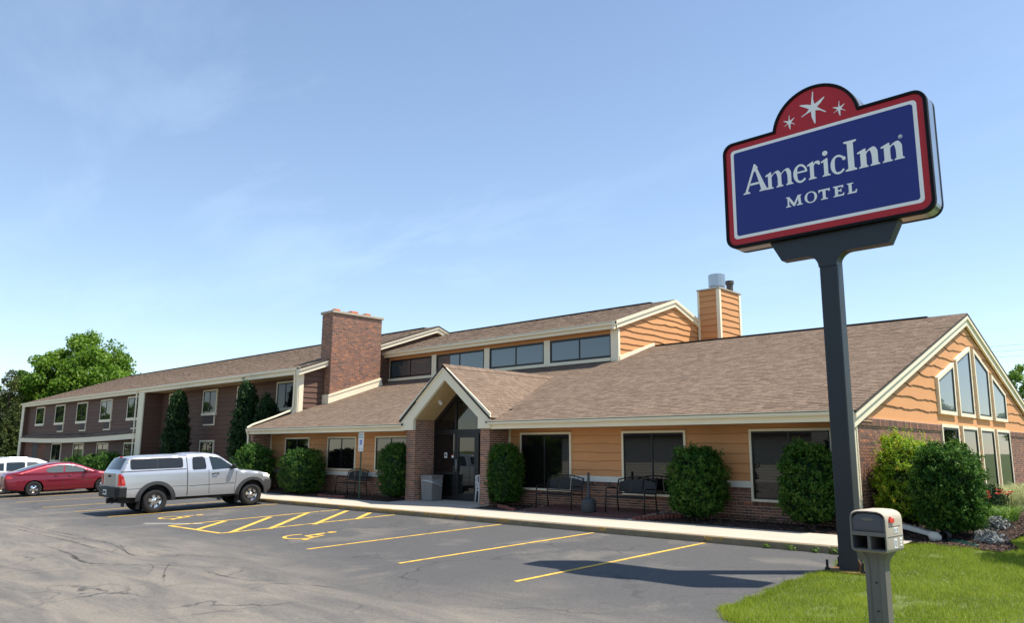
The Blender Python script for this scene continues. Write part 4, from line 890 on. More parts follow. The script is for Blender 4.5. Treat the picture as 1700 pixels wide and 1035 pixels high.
def ptac(F, u0, u1, z0, z1):
    mb = MB(); mb.fbox(F, u0, u1, z0, z1, 0, .05); p = build(mb, 'air_conditioner', 'ptac', motel)
    n = 7
    for i in range(n):
        z = z0+(z1-z0)*(i+.5)/n; mb = MB(); mb.fbox(F, u0+.04, u1-.04, z-.018, z+.012, .05, .062); build(mb, 'louvre', 'ptac', p)
    mb = MB(); mb.fbox(F, u1, u1+.09, z0-.08, z1, .01, .07); mb.fbox(F, u0+.1, u1, z0-.08, z0, .01, .07); build(mb, 'trim', 'trim', p)
ups = [(-74.4, -72.15), (-69.3, -67.0), (-64.15, -61.9), (-59.15, -56.95), (-54.1, -51.85)]
for i, (a, b) in enumerate(ups):
    window(WL, rect(a, b, 4.1, 5.68), tw=.09, fw_=.05, glassm='glass_wing', mull=((a+b)/2,), d=.085, sill=(4.1, 4.28))
    if i: ptac(WL, a+.75, b-.15, 3.62, 4.09)
    if i: window(WL, rect(a, b, 1.2, 2.68), tw=.09, fw_=.05, glassm='glass_wing', mull=((a+b)/2,), d=.085, sill=(1.2, 1.36))
for a, b in ((-49.4, -47.7), (-44.62, -42.82), (-40.42, -38.68), (-36.15, -34.4)):
    window(WM, rect(a, b, 4.2, 5.70), tw=.09, fw_=.05, glassm='glass_wing', mull=((a+b)/2,), d=.085, sill=(4.2, 4.36)); ptac(WM, a+.15, b-.25, 3.70, 4.19)
    window(WM, rect(a, b, 1.3, 2.78), tw=.09, fw_=.05, glassm='glass_wing', mull=((a+b)/2,), d=.085, sill=(1.3, 1.45))
# side fins of the wing
for x0, x1, y1 in ((-77.4, -76.9, 19.48), (-51.35, -50.6, 20.28)):
    f = wallpart('wing_fin', 'siding_brown', [(x0, x1, 19.13, y1, .1, 5.79)])
    siding(f, Fr((x1, 0, 0), (0, 1, 0), (1, 0, 0)), 19.15, y1, .3, 5.79, .255, 'siding_brown', lap=.03, du=.2)
    vb('corner_trim', 'trim', f, (x0-.03, x1+.06, 19.06, 19.13, .5, 5.79))
# mid height belt: sagging shingled skirt with a cream board
mb = MB(); n = 26; sk = MB()
for i in range(n):
    ua, ub = -76.9+(25.5)*i/n, -76.9+25.5*(i+1)/n
    def sag(u): t = (u+76.9)/25.5; return 3.14+.10*t-.16*math.sin(math.pi*t)
    za, zb = sag(ua), sag(ub)
    mb.hexa([(ua, 19.0, za-.34), (ub, 19.0, zb-.34), (ub, 19.08, zb-.34), (ua, 19.08, za-.34), (ua, 19.0, za), (ub, 19.0, zb), (ub, 19.08, zb), (ua, 19.08, za)])
    for k in range(3):
        y0, y1 = 18.96+.17*k, 18.96+.17*(k+1); h = .012
        sk.add([(ua, y0, za+.02+.5*(y0-18.96)+h), (ub, y0, zb+.02+.5*(y0-18.96)+h), (ub, y1, zb+.02+.5*(y1-18.96)), (ua, y1, za+.02+.5*(y1-18.96)), (ua, y0, za+.02+.5*(y0-18.96)), (ub, y0, zb+.02+.5*(y0-18.96))], [(0, 1, 2, 3), (4, 5, 1, 0)], random.random())
belt = build(mb, 'belt_board', 'trim', motel); build(sk, 'skirt_shingles', 'shingle', motel, fix=False, kind='stuff')
# downspouts
def spout(path, w=.09): mb = MB(); mb.bar(path, w, .075); return build(mb, 'downspout', 'trim', motel, bevel=.012)
spout([(-32.42, 18.98, 5.98), (-32.44, 19.02, 5.80), (-32.46, 19.02, 4.22), (-32.5, 18.9, roofz(18.9)+.16), (-32.36, 18.0, roofz(18.0)+.13), (-32.34, 17.0, roofz(17.0)+.11), (-32.33, 16.74, 3.22)])
spout([(-32.30, 16.72, 3.1), (-32.30, 16.80, 2.85), (-32.30, 16.83, .55)]); spout([(-51.55, 18.98, 5.98), (-51.62, 19.02, 5.75), (-51.62, 19.02, .5)])
spout([(-6.11, 16.72, 3.08), (-6.11, 16.83, 2.85), (-6.11, 16.83, .75)], .06)
# --- brick chimney
bc = wallpart('brick_chimney', 'mortar', [(-32.64, -31.73, 20.5, 23.42, 4.0, 8.86)])
bk = MB(); bricks(bk, Fr((0, 20.5, 0), (1, 0, 0), (0, -1, 0)), -32.64, -31.73, 4.2, 8.86); bricks(bk, Fr((-31.73, 0, 0), (0, 1, 0), (1, 0, 0)), 20.5, 23.42, 4.2, 8.86); bricks(bk, Fr((0, 23.42, 0), (1, 0, 0), (0, 1, 0)), -32.64, -31.73, 5, 8.86); bricks(bk, Fr((-32.64, 0, 0), (0, 1, 0), (-1, 0, 0)), 20.5, 23.42, 5, 8.86)
build(bk, 'brickwork', 'brick', bc, kind='stuff', fix=False)
vb('cap', 'stone_cap', bc, (-32.72, -31.65, 20.42, 23.50, 8.86, 8.98), bevel=.015)
for y, w in ((20.95, .16), (21.92, .21), (22.78, .16)):
    mb = MB(); mb.ring(Fr((-32.18, y, 8.98), (1, 0, 0), (0, 1, 0)), rect(-w, w, 0, .17), rect(-w+.04, w-.04, .001, .169), -w, w) if 0 else mb.box(-32.18-w, -32.18+w, y-w, y+w, 8.98, 9.15); build(mb, 'flue', 'terracotta', bc, bevel=.03)
RC = Fr((-31.73, 0, 0), (0, 1, 0), (1, 0, 0)); mb = MB()
P = [RC.p(u, z, d) for d in (-.02, .06) for (u, z) in ((20.42, roofz(20.42)-.05), (23.6, roofz(23.6)-.05), (23.44, roofz(23.44)+.42), (20.42, roofz(20.42)+.44))]; mb.hexa(P); mb.box(-32.68, -31.66, 20.41, 20.48, roofz(20.45)-.1, roofz(20.45)+.44)
build(mb, 'base_flashing', 'trim', bc)
mb = MB(); P = [RC.p(u, z, d) for d in (.06, .085) for (u, z) in ((20.40, roofz(20.42)+.34), (23.5, roofz(23.44)+.32), (23.5, roofz(23.44)+.42), (20.40, roofz(20.42)+.44))]; mb.hexa(P); build(mb, 'base_flashing', 'trim', bc)

# ------------------------------------------------------------------ roadside sign
SX, SY = -4.87, 12.87
sign = thing('motel_sign', (SX, SY, gz(SX, SY)), 'tall blue and red motel sign with white stars on a dark steel pole', 'sign')
SG = Fr((0, 12.62, 0), (1, 0, 0), (0, -1, 0)); SD = .38
def arcpts(c, r, a0, a1, n): return [(c[0]+r*math.cos(R(a0+(a1-a0)*k/n)), c[1]+r*math.sin(R(a0+(a1-a0)*k/n))) for k in range(n+1)]
def cab_outline(e):
    """cabinet outline shrunk by e: rounded box with a round hump on top"""
    x0, x1, z0, z1, r = -6.62+e, -3.11-e, 5.93+e, 7.955-e, max(.04, .20-e*.8); c = (-4.875, 7.82); ra = .765-e
    h = math.degrees(math.asin((z1-c[1])/ra))
    return arcpts((x1-r, z0+r), r, -90, 0, 6)+arcpts((x1-r, z1-r), r, 0, 90, 6)+arcpts(c, ra, h, 180-h, 28)+arcpts((x0+r, z1-r), r, 90, 180, 6)+arcpts((x0+r, z0+r), r, 180, 270, 6)
def rrect(x0, x1, z0, z1, r, n=6): return arcpts((x1-r, z0+r), r, -90, 0, n)+arcpts((x1-r, z1-r), r, 0, 90, n)+arcpts((x0+r, z1-r), r, 90, 180, n)+arcpts((x0+r, z0+r), r, 180, 270, n)
o0, o1 = cab_outline(0), cab_outline(.055)
mb = MB(); mb.prism(SG, cab_outline(.004), -SD+.004, -.03); cab = build(mb, 'cabinet', 'sign_silver', sign)
for d0, d1 in ((-.06, .03), (-SD-.03, -SD+.06)):
    mb = MB(); mb.ring(SG, o0, o1, d0, d1); build(mb, 'retainer', 'sign_black', cab, bevel=.012)
for s_, d in ((1, 0), (-1, 1)):
    dd = lambda q: q if s_ == 1 else -SD-q
    mb = MB(); mb.prism(SG, cab_outline(.05), dd(-.02), dd(.004)); face = build(mb, 'sign_face', 'sign_red', sign)
    W_ = rrect(-6.465, -3.262, 6.10, 7.80, .07); B_ = rrect(-6.405, -3.322, 6.155, 7.745, .05)
    mb = MB(); mb.prism(SG, W_, dd(.003), dd(.006)); build(mb, 'white_border', 'sign_white', face)
    mb = MB(); mb.prism(SG, B_, dd(.005), dd(.008)); build(mb, 'blue_panel', 'sign_blue', face)
    flip = (lambda x: x) if s_ == 1 else (lambda x: 2*-4.865-x)
    # stars: six ragged rays
    for cx_, cz_, rr in ((-4.885, 8.175, .295), (-5.315, 8.035, .135), (-4.445, 8.02, .135)):
        pts = []
        for k in range(6):
            a = 90+60*k+(4 if k % 2 else -3); ln = rr*(1.0, .86, .80, 1.0, .88, .84)[k]
            pts += [(cx_+ln*math.cos(R(a-1.8)), cz_+ln*math.sin(R(a-1.8))), (cx_+ln*.99*math.cos(R(a+1.8)), cz_+ln*.99*math.sin(R(a+1.8)))]
            am = a+30; q = rr*.235; pts += [(cx_+ln*.55*math.cos(R(a+8.5)), cz_+ln*.55*math.sin(R(a+8.5))), (cx_+q*math.cos(R(am)), cz_+q*math.sin(R(am)))]
            ln2 = rr*(1.0, .86, .80, 1.0, .88, .84)[(k+1) % 6]; pts += [(cx_+ln2*.55*math.cos(R(a+60-8.5)), cz_+ln2*.55*math.sin(R(a+60-8.5)))]
        pts = [(flip(u), z) for u, z in pts]
        mb = MB(); c0 = SG.p(flip(cx_), cz_, dd(.009)); P = [SG.p(u, z, dd(.009)) for u, z in pts]; mb.add([c0]+P, [(0, i+1, (i+1) % len(P)+1) for i in range(len(P))]); build(mb, 'star', 'sign_white', face)
    # lettering: serif capitals and small letters, strokes as thin raised pieces
    LAY = [0]
    def glyph(pieces):
        mb = MB()
        for pts in pieces:
            LAY[0] = (LAY[0]+1) % 8; q = .0105+.0004*LAY[0]; P = [SG.p(flip(u), z, dd(q)) for u, z in pts]
            mb.add(P, [tuple(range(len(P)))])
        return build(mb, 'letter', 'sign_white', face, fix=False)
    def band(c, rx, rz, a0, a1, tfun, n=30):
        """elliptic stroke as quads"""
        out = []
        for k in range(n):
            q = []
            for a in (a0+(a1-a0)*k/n, a0+(a1-a0)*(k+1)/n):
                t = tfun(a); ca, sa = math.cos(R(a)), math.sin(R(a)); q.append(((c[0]+rx*ca, c[1]+rz*sa), (c[0]+(rx-t[0])*ca, c[1]+(rz-t[1])*sa)))
            out.append([q[0][0], q[1][0], q[1][1], q[0][1]])
        return out
    def bandmesh(*bands, extra=()):
        mb = MB()
        for quads in bands:
            for Q in quads: mb.add([SG.p(flip(u), z, dd(.0104)) for u, z in Q], [(0, 1, 2, 3)])
        for i, pts in enumerate(extra):
            q = .0109+.0004*i; P = [SG.p(flip(u), z, dd(q)) for u, z in pts]; mb.add(P, [tuple(range(len(P)))])
        return build(mb, 'letter', 'sign_white', face, fix=False)
    def stem(x, w, z0, z1, l=.028, r=.028, sh=.022):
        return [[(x-l, z0), (x+w+r, z0), (x+w+r, z0+sh*.7), (x+w, z0+sh*1.7), (x+w, z1), (x, z1), (x, z0+sh*1.7), (x-l, z0+sh*.7)]]
    def flag(x, w, z1, l=.042): return [[(x-l, z1-.055), (x, z1-.05), (x+w*.9, z1-.02), (x+w, z1+.012), (x+w*.75, z1+.015), (x-l, z1-.028)]]
    bz = 6.893; xh = .30; ch = .525
    glyph([[(-6.245, bz+.012), (-6.245, bz+.028), (-6.205, bz+.045), (-6.035, bz+.50), (-6.02, bz+.545), (-5.995, bz+.545), (-5.945, bz+.47), (-5.985, bz+.40), (-6.025, bz+.405), (-6.155, bz+.055), (-6.11, bz+.03), (-6.11, bz+.012)],
           [(-6.025, bz+.53), (-5.995, bz+.545), (-5.80, bz+.055), (-5.765, bz+.03), (-5.765, bz+.010), (-5.935, bz+.010), (-5.935, bz+.030), (-5.90, bz+.045)],
           [(-6.11, bz+.155), (-5.93, bz+.155), (-5.945, bz+.195), (-6.095, bz+.195)]])
    def arch(x0, x1, z0, z1, w, thin):
        """shoulder of n/m: springs from the left stem, becomes the right stem"""
        out = []; n = 12; xm = x0+(x1-x0)*.48
        O = [(x0, z1-.075)]+[(x0+(x1-x0)*t, z1-.075+(.078)*math.sin(min(1, t*1.45)*math.pi/2)-(.085*max(0, (t-.69)/.31)**2)) for t in [k/n for k in range(1, n+1)]]
        I = [(x0, z1-.075-thin)]+[(x0+(x1-w-x0)*t, z1-.075-thin+(.078)*math.sin(min(1, t*1.35)*math.pi/2)-(.11*max(0, (t-.72)/.28)**2)) for t in [k/n for k in range(1, n+1)]]
        for a, b, c, d in zip(O, O[1:], I[1:], I): out.append([a, b, c, d])
        return out
    def n_like(xs, w, zt, z0, thin=.035, l=.03, r=.03):
        pcs = stem(xs[0], w, z0, zt-.02, l, r)+flag(xs[0], w, zt, .045); quads = []
        for a, b in zip(xs, xs[1:]): pcs += stem(b, w, z0, zt-.07, l, r); quads += arch(a+w*.8, b+w, z0, zt+.012, w, thin)
        mb = MB()
        for i, pts in enumerate(pcs):
            q = .0105+.0005*i; mb.add([SG.p(flip(u), z, dd(q)) for u, z in pts], [tuple(range(len(pts)))])
        for Q in quads: mb.add([SG.p(flip(u), z, dd(.0101)) for u, z in Q], [(0, 1, 2, 3)])
        return build(mb, 'letter', 'sign_white', face, fix=False)
    n_like([-5.765, -5.585, -5.405], .068, bz+xh, bz+.004)
    # e
    bandmesh(band((-5.175, bz+.155), .125, .168, 8, 318, lambda a: (.035+.035*max(0, -math.cos(R(a))), .025+.012*abs(math.sin(R(a)))), 40), extra=[[(-5.27, bz+.165), (-5.056, bz+.165), (-5.053, bz+.185), (-5.09, bz+.195), (-5.27, bz+.195)]])
    # r
    glyph(stem(-5.005, .068, bz, bz+xh-.02, .03, .04)+flag(-5.005, .068, bz+xh, .042)+[[(-4.945, bz+.215), (-4.91, bz+.27), (-4.875, bz+.255), (-4.845, bz+.225), (-4.82, bz+.25), (-4.835, bz+.30), (-4.875, bz+.312), (-4.915, bz+.30), (-4.945, bz+.255)]])
    # i
    glyph(stem(-4.765, .07, bz-.003, bz+xh-.005, .03, .035)+flag(-4.765, .07, bz+xh, .042)+[[(-4.735+.045*math.cos(R(a)), bz+.405+.045*math.sin(R(a))) for a in range(0, 360, 18)]])
    # c
    bandmesh(band((-4.525, bz+.148), .128, .170, 40, 322, lambda a: (.034+.036*max(0, -math.cos(R(a))), .026+.012*abs(math.sin(R(a)))), 40), extra=[[(-4.427+.030*math.cos(R(a)), bz+.235+.034*math.sin(R(a))) for a in range(0, 360, 20)]])
    # I n n (heavier)
    glyph([[(-4.412, bz-.012), (-4.226, bz-.012), (-4.226, bz+.010), (-4.264, bz+.035), (-4.266, bz+.465), (-4.211, bz+.488), (-4.211, bz+.512), (-4.420, bz+.512), (-4.420, bz+.488), (-4.366, bz+.465), (-4.364, bz+.035), (-4.412, bz+.010)]])
    n_like([-4.165, -3.985], .095, bz+xh-.005, bz-.012, .05, .03, .026); n_like([-3.795, -3.615], .095, bz+xh-.012, bz-.012, .05, .03, .028)
    bandmesh(band((-3.535, 7.252), .032, .032, 0, 360, lambda a: (.007, .007), 18), extra=[[(-3.549, 7.236), (-3.541, 7.236), (-3.541, 7.270), (-3.549, 7.270)], [(-3.543, 7.262), (-3.525, 7.262), (-3.522, 7.270), (-3.545, 7.270)], [(-3.543, 7.250), (-3.525, 7.250), (-3.522, 7.257), (-3.545, 7.257)], [(-3.527, 7.252), (-3.519, 7.252), (-3.519, 7.267), (-3.527, 7.267)], [(-3.538, 7.252), (-3.528, 7.252), (-3.515, 7.236), (-3.524, 7.236)]])
    # MOTEL
    b2 = 6.49; hh = .182
    glyph([[(-5.46, b2), (-5.37, b2), (-5.37, b2+.015), (-5.40, b2+.025), (-5.405, b2+hh-.03), (-5.43, b2+hh-.03), (-5.43, b2+.025), (-5.46, b2+.015)], [(-5.455, b2+hh), (-5.395, b2+hh), (-5.31, b2+.05), (-5.30, b2), (-5.33, b2), (-5.43, b2+hh-.025), (-5.455, b2+hh-.012)], [(-5.325, b2), (-5.30, b2+.005), (-5.215, b2+hh-.02), (-5.23, b2+hh), (-5.245, b2+hh), (-5.32, b2+.045)], [(-5.27, b2), (-5.165, b2), (-5.165, b2+.015), (-5.19, b2+.025), (-5.20, b2+hh-.02), (-5.178, b2+hh-.012), (-5.178, b2+hh), (-5.245, b2+hh), (-5.235, b2+.025), (-5.27, b2+.015)]])
    bandmesh(band((-5.02, b2+.093), .108, .102, 0, 360, lambda a: (.018+.026*abs(math.cos(R(a))), .018+.004*abs(math.cos(R(a)))), 40))
    glyph([[(-4.85, b2), (-4.73, b2), (-4.73, b2+.013), (-4.765, b2+.025), (-4.765, b2+hh-.028), (-4.815, b2+hh-.028), (-4.815, b2+.025), (-4.85, b2+.013)], [(-4.885, b2+hh-.05), (-4.87, b2+hh-.05), (-4.855, b2+hh-.028), (-4.725, b2+hh-.028), (-4.71, b2+hh-.05), (-4.695, b2+hh-.05), (-4.692, b2+hh), (-4.888, b2+hh)]])
    glyph([[(-4.64, b2), (-4.47, b2), (-4.455, b2+.048), (-4.472, b2+.048), (-4.49, b2+.026), (-4.56, b2+.026), (-4.56, b2+hh-.025), (-4.50, b2+hh-.025), (-4.488, b2+hh-.045), (-4.472, b2+hh-.045), (-4.468, b2+hh), (-4.64, b2+hh), (-4.64, b2+hh-.015), (-4.61, b2+hh-.022), (-4.61, b2+.022), (-4.64, b2+.015)], [(-4.565, b2+.083), (-4.52, b2+.083), (-4.515, b2+.065), (-4.502, b2+.065), (-4.502, b2+.128), (-4.515, b2+.128), (-4.52, b2+.108), (-4.565, b2+.108)]])
    glyph([[(-4.41, b2), (-4.262, b2), (-4.25, b2+.06), (-4.267, b2+.06), (-4.285, b2+.026), (-4.335, b2+.026), (-4.335, b2+hh-.022), (-4.305, b2+hh-.013), (-4.305, b2+hh), (-4.41, b2+hh), (-4.41, b2+hh-.013), (-4.385, b2+hh-.022), (-4.385, b2+.022), (-4.41, b2+.013)]])
# bracket under the cabinet with its curved gussets, and the pole
px0, px1 = SX-.13, SX+.17
br = [(-5.83, 5.93), (-5.64, 5.58)]+[(px0-.20+.20*math.sin(R(a)), 5.36+.22*math.cos(R(a))) for a in range(0, 91, 15)]+[(px1+.20-.20*math.sin(R(a)), 5.36+.22*math.cos(R(a))) for a in range(90, -1, -15)]+[(-3.86, 5.58), (-3.69, 5.93)]
mb = MB(); mb.prism(Fr((0, 12.70, 0), (1, 0, 0), (0, -1, 0)), br, -.22, 0); build(mb, 'bracket', 'steel_dark', sign)
z0 = gz(SX, SY)
pole = vb('pole', 'steel_dark', sign, (px0, px1, 12.72, 12.98, z0, 5.95), bevel=.02)
pl = vb('base_plate', 'rust', sign, (SX-.33, SX+.36, 12.56, 13.16, z0-.02, z0+.035), bevel=.006)
for (x, y) in ((SX-.27, 12.62), (SX+.28, 12.62), (SX-.27, 13.1), (SX+.28, 13.1)):
    mb = MB(); mb.tube([(x, y, z0), (x, y, z0+.19)], .022, 8); build(mb, 'anchor_bolt', 'black_metal', pl); mb = MB(); mb.tube([(x, y, z0+.035), (x, y, z0+.07)], .04, 6); build(mb, 'nut', 'black_metal', pl)
mb = MB(); P = [(px1, 12.74), (px1+.09, 12.74)]; mb.add([(px1, 12.74, z0+.035), (px1+.10, 12.74, z0+.035), (px1, 12.74, z0+.22), (px1, 12.77, z0+.035), (px1+.10, 12.77, z0+.035), (px1, 12.77, z0+.22)], [(0, 1, 2), (3, 5, 4), (0, 3, 4, 1), (1, 4, 5, 2), (2, 5, 3, 0)]); build(mb, 'gusset', 'rust', pl)

# ------------------------------------------------------------------ mailbox
MX, MY = -3.42, 9.83; mz = lawn_z(MX, MY)
mail = thing('mailbox', (0, 0, 0), 'beige plastic post mailbox with dark door and red flag on the lawn', 'mailbox')
MF = Fr((0, 0, 0), (1, 0, 0), (0, -1, 0))             # front faces -Y in local space, root turned afterwards
def mshape(w, z0, z1, rb=.05, sag=.085, n=10):
    """mailbox outline: rounded bottom corners, low arched top"""
    bot = arcpts((w-rb, z0+rb), rb, -90, 0, 4); top = []
    for k in range(n+1):
        a = R(0+180*k/n); ca, sa = math.cos(a), math.sin(a)
        top.append((w*(abs(ca)**.55)*(1 if ca >= 0 else -1), z1-sag-.03+(sag+.03)*(abs(sa)**.8)))
    return bot+top+arcpts((-w+rb, z0+rb), rb, 180, 270, 4)
hw, zb, zt = .215, .80, 1.285
oL = mshape(hw, zb, zt); 
mb = MB(); n = len(oL); rows = []
for d, e in ((-.50, .03), (-.47, .0), (-.02, .0), (.0, .012)): rows.append([MF.p(u, z, d) for u, z in (inset(oL, e) if e else oL)])
vsx = [p for r_ in rows for p in r_]; fs = [tuple(range(n))[::-1]]
for i in range(3): fs += [(i*n+k, i*n+(k+1) % n, (i+1)*n+(k+1) % n, (i+1)*n+k) for k in range(n)]
mb.add(vsx, fs); body = build(mb, 'housing', 'mail_beige', mail, autosmooth=40)
def mring(o, i, d0, d1, mat, name, par, bev=.004): mb = MB(); mb.ring(MF, o, i, d0, d1); return build(mb, name, mat, par, bevel=bev)
inner = inset(oL, .028); rim = mring(inset(oL, .012), inner, -.02, .002, 'mail_taupe', 'rim', mail)
mb = MB(); mb.prism(MF, inner, -.32, -.30); build(mb, 'back_panel', 'mail_hole', mail)
zs_ = 1.005
def half(z0): return [p for p in inner]
door_pts = [(-.17, 1.035), (.17, 1.035)]+[(u*.93, min(z, 1.255)) for u, z in inner if z > 1.06 and u > -1]
door_pts = [(-.172, 1.04), (.172, 1.04), (.172, 1.15)]+[(.172*math.cos(R(a))**.6 if a < 90 else (-.172*abs(math.cos(R(a)))**.6 if a > 90 else 0), 1.15+.095*math.sin(R(a))) for a in range(10, 171, 16)]+[(-.172, 1.15)]
mb = MB(); mb.prism(MF, [(u*1.08, z) for u, z in door_pts], -.03, -.010); md_ = build(mb, 'door', 'mail_grey', mail, bevel=.006)
mb = MB(); mb.prism(MF, inset(door_pts, .018), -.012, -.002); build(mb, 'door_panel', 'mail_grey', md_, bevel=.006)
mb = MB(); mb.prism(MF, [(.075*math.cos(R(a)), 1.178+.021*math.sin(R(a))) for a in range(0, 360, 20)], -.003, .006); build(mb, 'door_pull', 'mail_taupe', md_, bevel=.004)
mb = MB(); mb.fbox(MF, -.195, .195, .985, 1.035, -.30, .0); build(mb, 'divider', 'mail_taupe', mail, bevel=.006)
mb = MB(); mb.fbox(MF, -.018, .018, .83, .985, -.30, -.004); build(mb, 'divider', 'mail_taupe', mail, bevel=.006)
for z0_, z1_ in ((.818, .835),): mb = MB(); mb.fbox(MF, -.19, .19, z0_, z1_, -.3, -.006); build(mb, 'shelf', 'mail_taupe', mail)
for x in (-.192, .192): mb = MB(); mb.fbox(MF, x-.006, x+.006, .83, .985, -.3, -.008); build(mb, 'slot_side', 'mail_grey', mail)
mb = MB(); mb.prism(Fr((0, 0, 0), (0, 1, 0), (1, 0, 0)), [(.07, 1.145), (.19, 1.145), (.20, 1.155), (.20, 1.185), (.19, 1.195), (.12, 1.195), (.115, 1.215), (.09, 1.215), (.085, 1.195), (.07, 1.19)], hw, hw+.018); build(mb, 'flag', 'red_plastic', mail, bevel=.003)
SFm = Fr((hw+.001, 0, 0), (0, 1, 0), (1, 0, 0))
for zz in (1.10, .985): mb = MB(); mb.fbox(SFm, .06 if zz > 1 else .02, .40 if zz > 1 else .47, zz-.003, zz+.003, -.003, .002); build(mb, 'groove', 'mail_grey', mail)
for (u0, u1, z0_, z1_) in ((.20, .26, 1.025, 1.085), (.265, .325, 1.025, 1.085), (.19, .27, .85, .955), (.36, .42, .935, .96), (.36, .42, .90, .92), (.36, .42, .865, .885)):
    mb = MB(); mb.fbox(SFm, u0, u1, z0_, z1_, -.001, .003); stk_ = build(mb, 'sticker', 'sticker', mail)
    if u0 < .3:
        mb = MB(); cx_, cz_ = (u0+u1)/2, (z0_+z1_)/2
        for k in range(14):
            a, b = 2*math.pi*k/14, 2*math.pi*(k+1)/14; w_, h_ = (u1-u0)*.3, (z1_-z0_)*.36
            mb.add([SFm.p(cx_+w_*q*math.cos(t), cz_+h_*q*math.sin(t), .0042) for q, t in ((1, a), (1, b), (.55, b), (.55, a))], [(0, 1, 2, 3)])
        if u0 in (.19, .20, .265): build(mb, 'sticker_digit', 'sticker_ink', stk_)
# post: fluted column flaring under the box
mb = MB(); prof = [(-.115, -.07), (-.06, -.095), (-.05, -.075), (.05, -.075), (.06, -.095), (.115, -.07), (.115, .07), (.06, .095), (-.06, .095), (-.115, .07)]
lv = [(-.7, 1), (.60, 1), (.68, 1.05), (.74, 1.25), (.79, 1.55), (.81, 1.62)]; n = len(prof); b = len(mb.v); cy_ = .19
for z, s_ in lv: mb.v += [(p[0]*s_, cy_+p[1]*(s_ if s_ < 1.3 else s_*1.15), z) for p in prof]
for i in range(len(lv)-1):
    for k in range(n): mb.f.append((i*n+k, i*n+(k+1) % n, (i+1)*n+(k+1) % n, (i+1)*n+k)); mb.t.append(.5)
build(mb, 'post', 'mail_taupe', mail, autosmooth=30)
for z in (.45, .13): mb = MB(); mb.tube([(0.01, cy_-.078, z), (0.01, cy_-.083, z)], .012, 8); build(mb, 'screw', 'black_metal', mail)
mail.scale = (.92, .92, .92); mail.location = (MX*.92, (MY-.19)*.92, .472); mail.rotation_euler = (0, 0, R(-3))

# ------------------------------------------------------------------ site furniture
def bench(x, y, rz, label, w=1.25):
    t = thing('bench', (0, 0, 0), label, 'bench', 'black metal benches along the front wall')
    for sx_ in (-1, 1):
        xx = sx_*w/2
        mb = MB(); mb.tube([(xx, -.30, 0), (xx, -.28, .40), (xx, -.27, .60), (xx, -.20, .64), (xx, .17, .62)], .018, 8); build(mb, 'front_leg', 'black_metal', t, smooth=True)
        mb = MB(); mb.tube([(xx, .26, 0), (xx, .20, .40), (xx, .22, .62), (xx, .30, .86)], .018, 8); build(mb, 'rear_leg', 'black_metal', t, smooth=True)
    mb = MB(); mb.tube([(-w/2, -.28, .40), (w/2, -.28, .40)], .015, 8); mb.tube([(-w/2, .20, .40), (w/2, .20, .40)], .015, 8); build(mb, 'seat_rail', 'black_metal', t, smooth=True)
    for i in range(9):
        yy_ = -.26+.055*i; mb = MB(); mb.box(-w/2, w/2, yy_, yy_+.04, .405, .418); build(mb, 'seat_slat', 'black_metal', t)
    # arched back: frame plus pierced panel
    def bt(u): return .84+.09*math.cos(u/(w/2)*math.pi/2)
    mb = MB(); mb.tube([(-w/2+w*k/14, .30, bt(-w/2+w*k/14)+.0) for k in range(15)], .016, 8); build(mb, 'back_rail', 'black_metal', t, smooth=True)
    mb = MB(); mb.tube([(-w/2, .235, .50), (w/2, .235, .50)], .014, 8); build(mb, 'back_rail', 'black_metal', t, smooth=True)
    for i in range(3):
        a, b = -w/2+.03+w*.32*i, -w/2+w*.32*(i+1); mb = MB(); n = 6
        for k in range(n):
            ua, ub = a+(b-a)*k/n, a+(b-a)*(k+1)/n
            P = [(ua, .24, .53), (ub, .24, .53), (ub, .245, .53), (ua, .245, .53), (ua, .285, bt(ua)-.065), (ub, .285, bt(ub)-.065), (ub, .29, bt(ub)-.065), (ua, .29, bt(ua)-.065)]; mb.hexa(P)
        build(mb, 'back_panel', 'black_metal', t)
    for i in range(9):
        u = -w/2+w*(i+.5)/9; mb = MB(); mb.tube([(u, .29, bt(u)-.075), (u+.02, .3, bt(u)-.01)], .008, 6); build(mb, 'back_spindle', 'black_metal', t, smooth=True)
    t.location = (x, y, bed_z(x, y)+.03); t.rotation_euler = (0, 0, rz); return t
bench(-14.35, 16.95, R(2), 'black metal bench left of the cigarette bin, in front of a dark window')
bench(-11.95, 17.0, R(-2), 'black metal bench right of the cigarette bin, next to the round shrub')
bench(-24.75, 17.15, 0, 'black metal bench standing alone between boxy hedge and reserved parking sign')
def lathe_obj(name, prof, mat, par, c, n=20): mb = MB(); mb.lathe(prof, c, n); return build(mb, name, mat, par, autosmooth=35)
ash = thing('cigarette_bin', (-13.14, 16.72, bed_z(-13.14, 16.72)+.03), 'grey cigarette receptacle with a tall thin neck between two benches', 'ash bin')
zz = bed_z(-13.14, 16.72)+.03
lathe_obj('base', [(0, zz), (.19, zz), (.205, zz+.03), (.20, zz+.26), (.17, zz+.34), (.07, zz+.40)], 'ash_grey', ash, (-13.14, 16.72, 0)); lathe_obj('neck', [(.07, zz+.40), (.042, zz+.46), (.033, zz+1.02), (.036, zz+1.04), (.0, zz+1.045)], 'ash_grey', ash, (-13.14, 16.72, 0), 14)
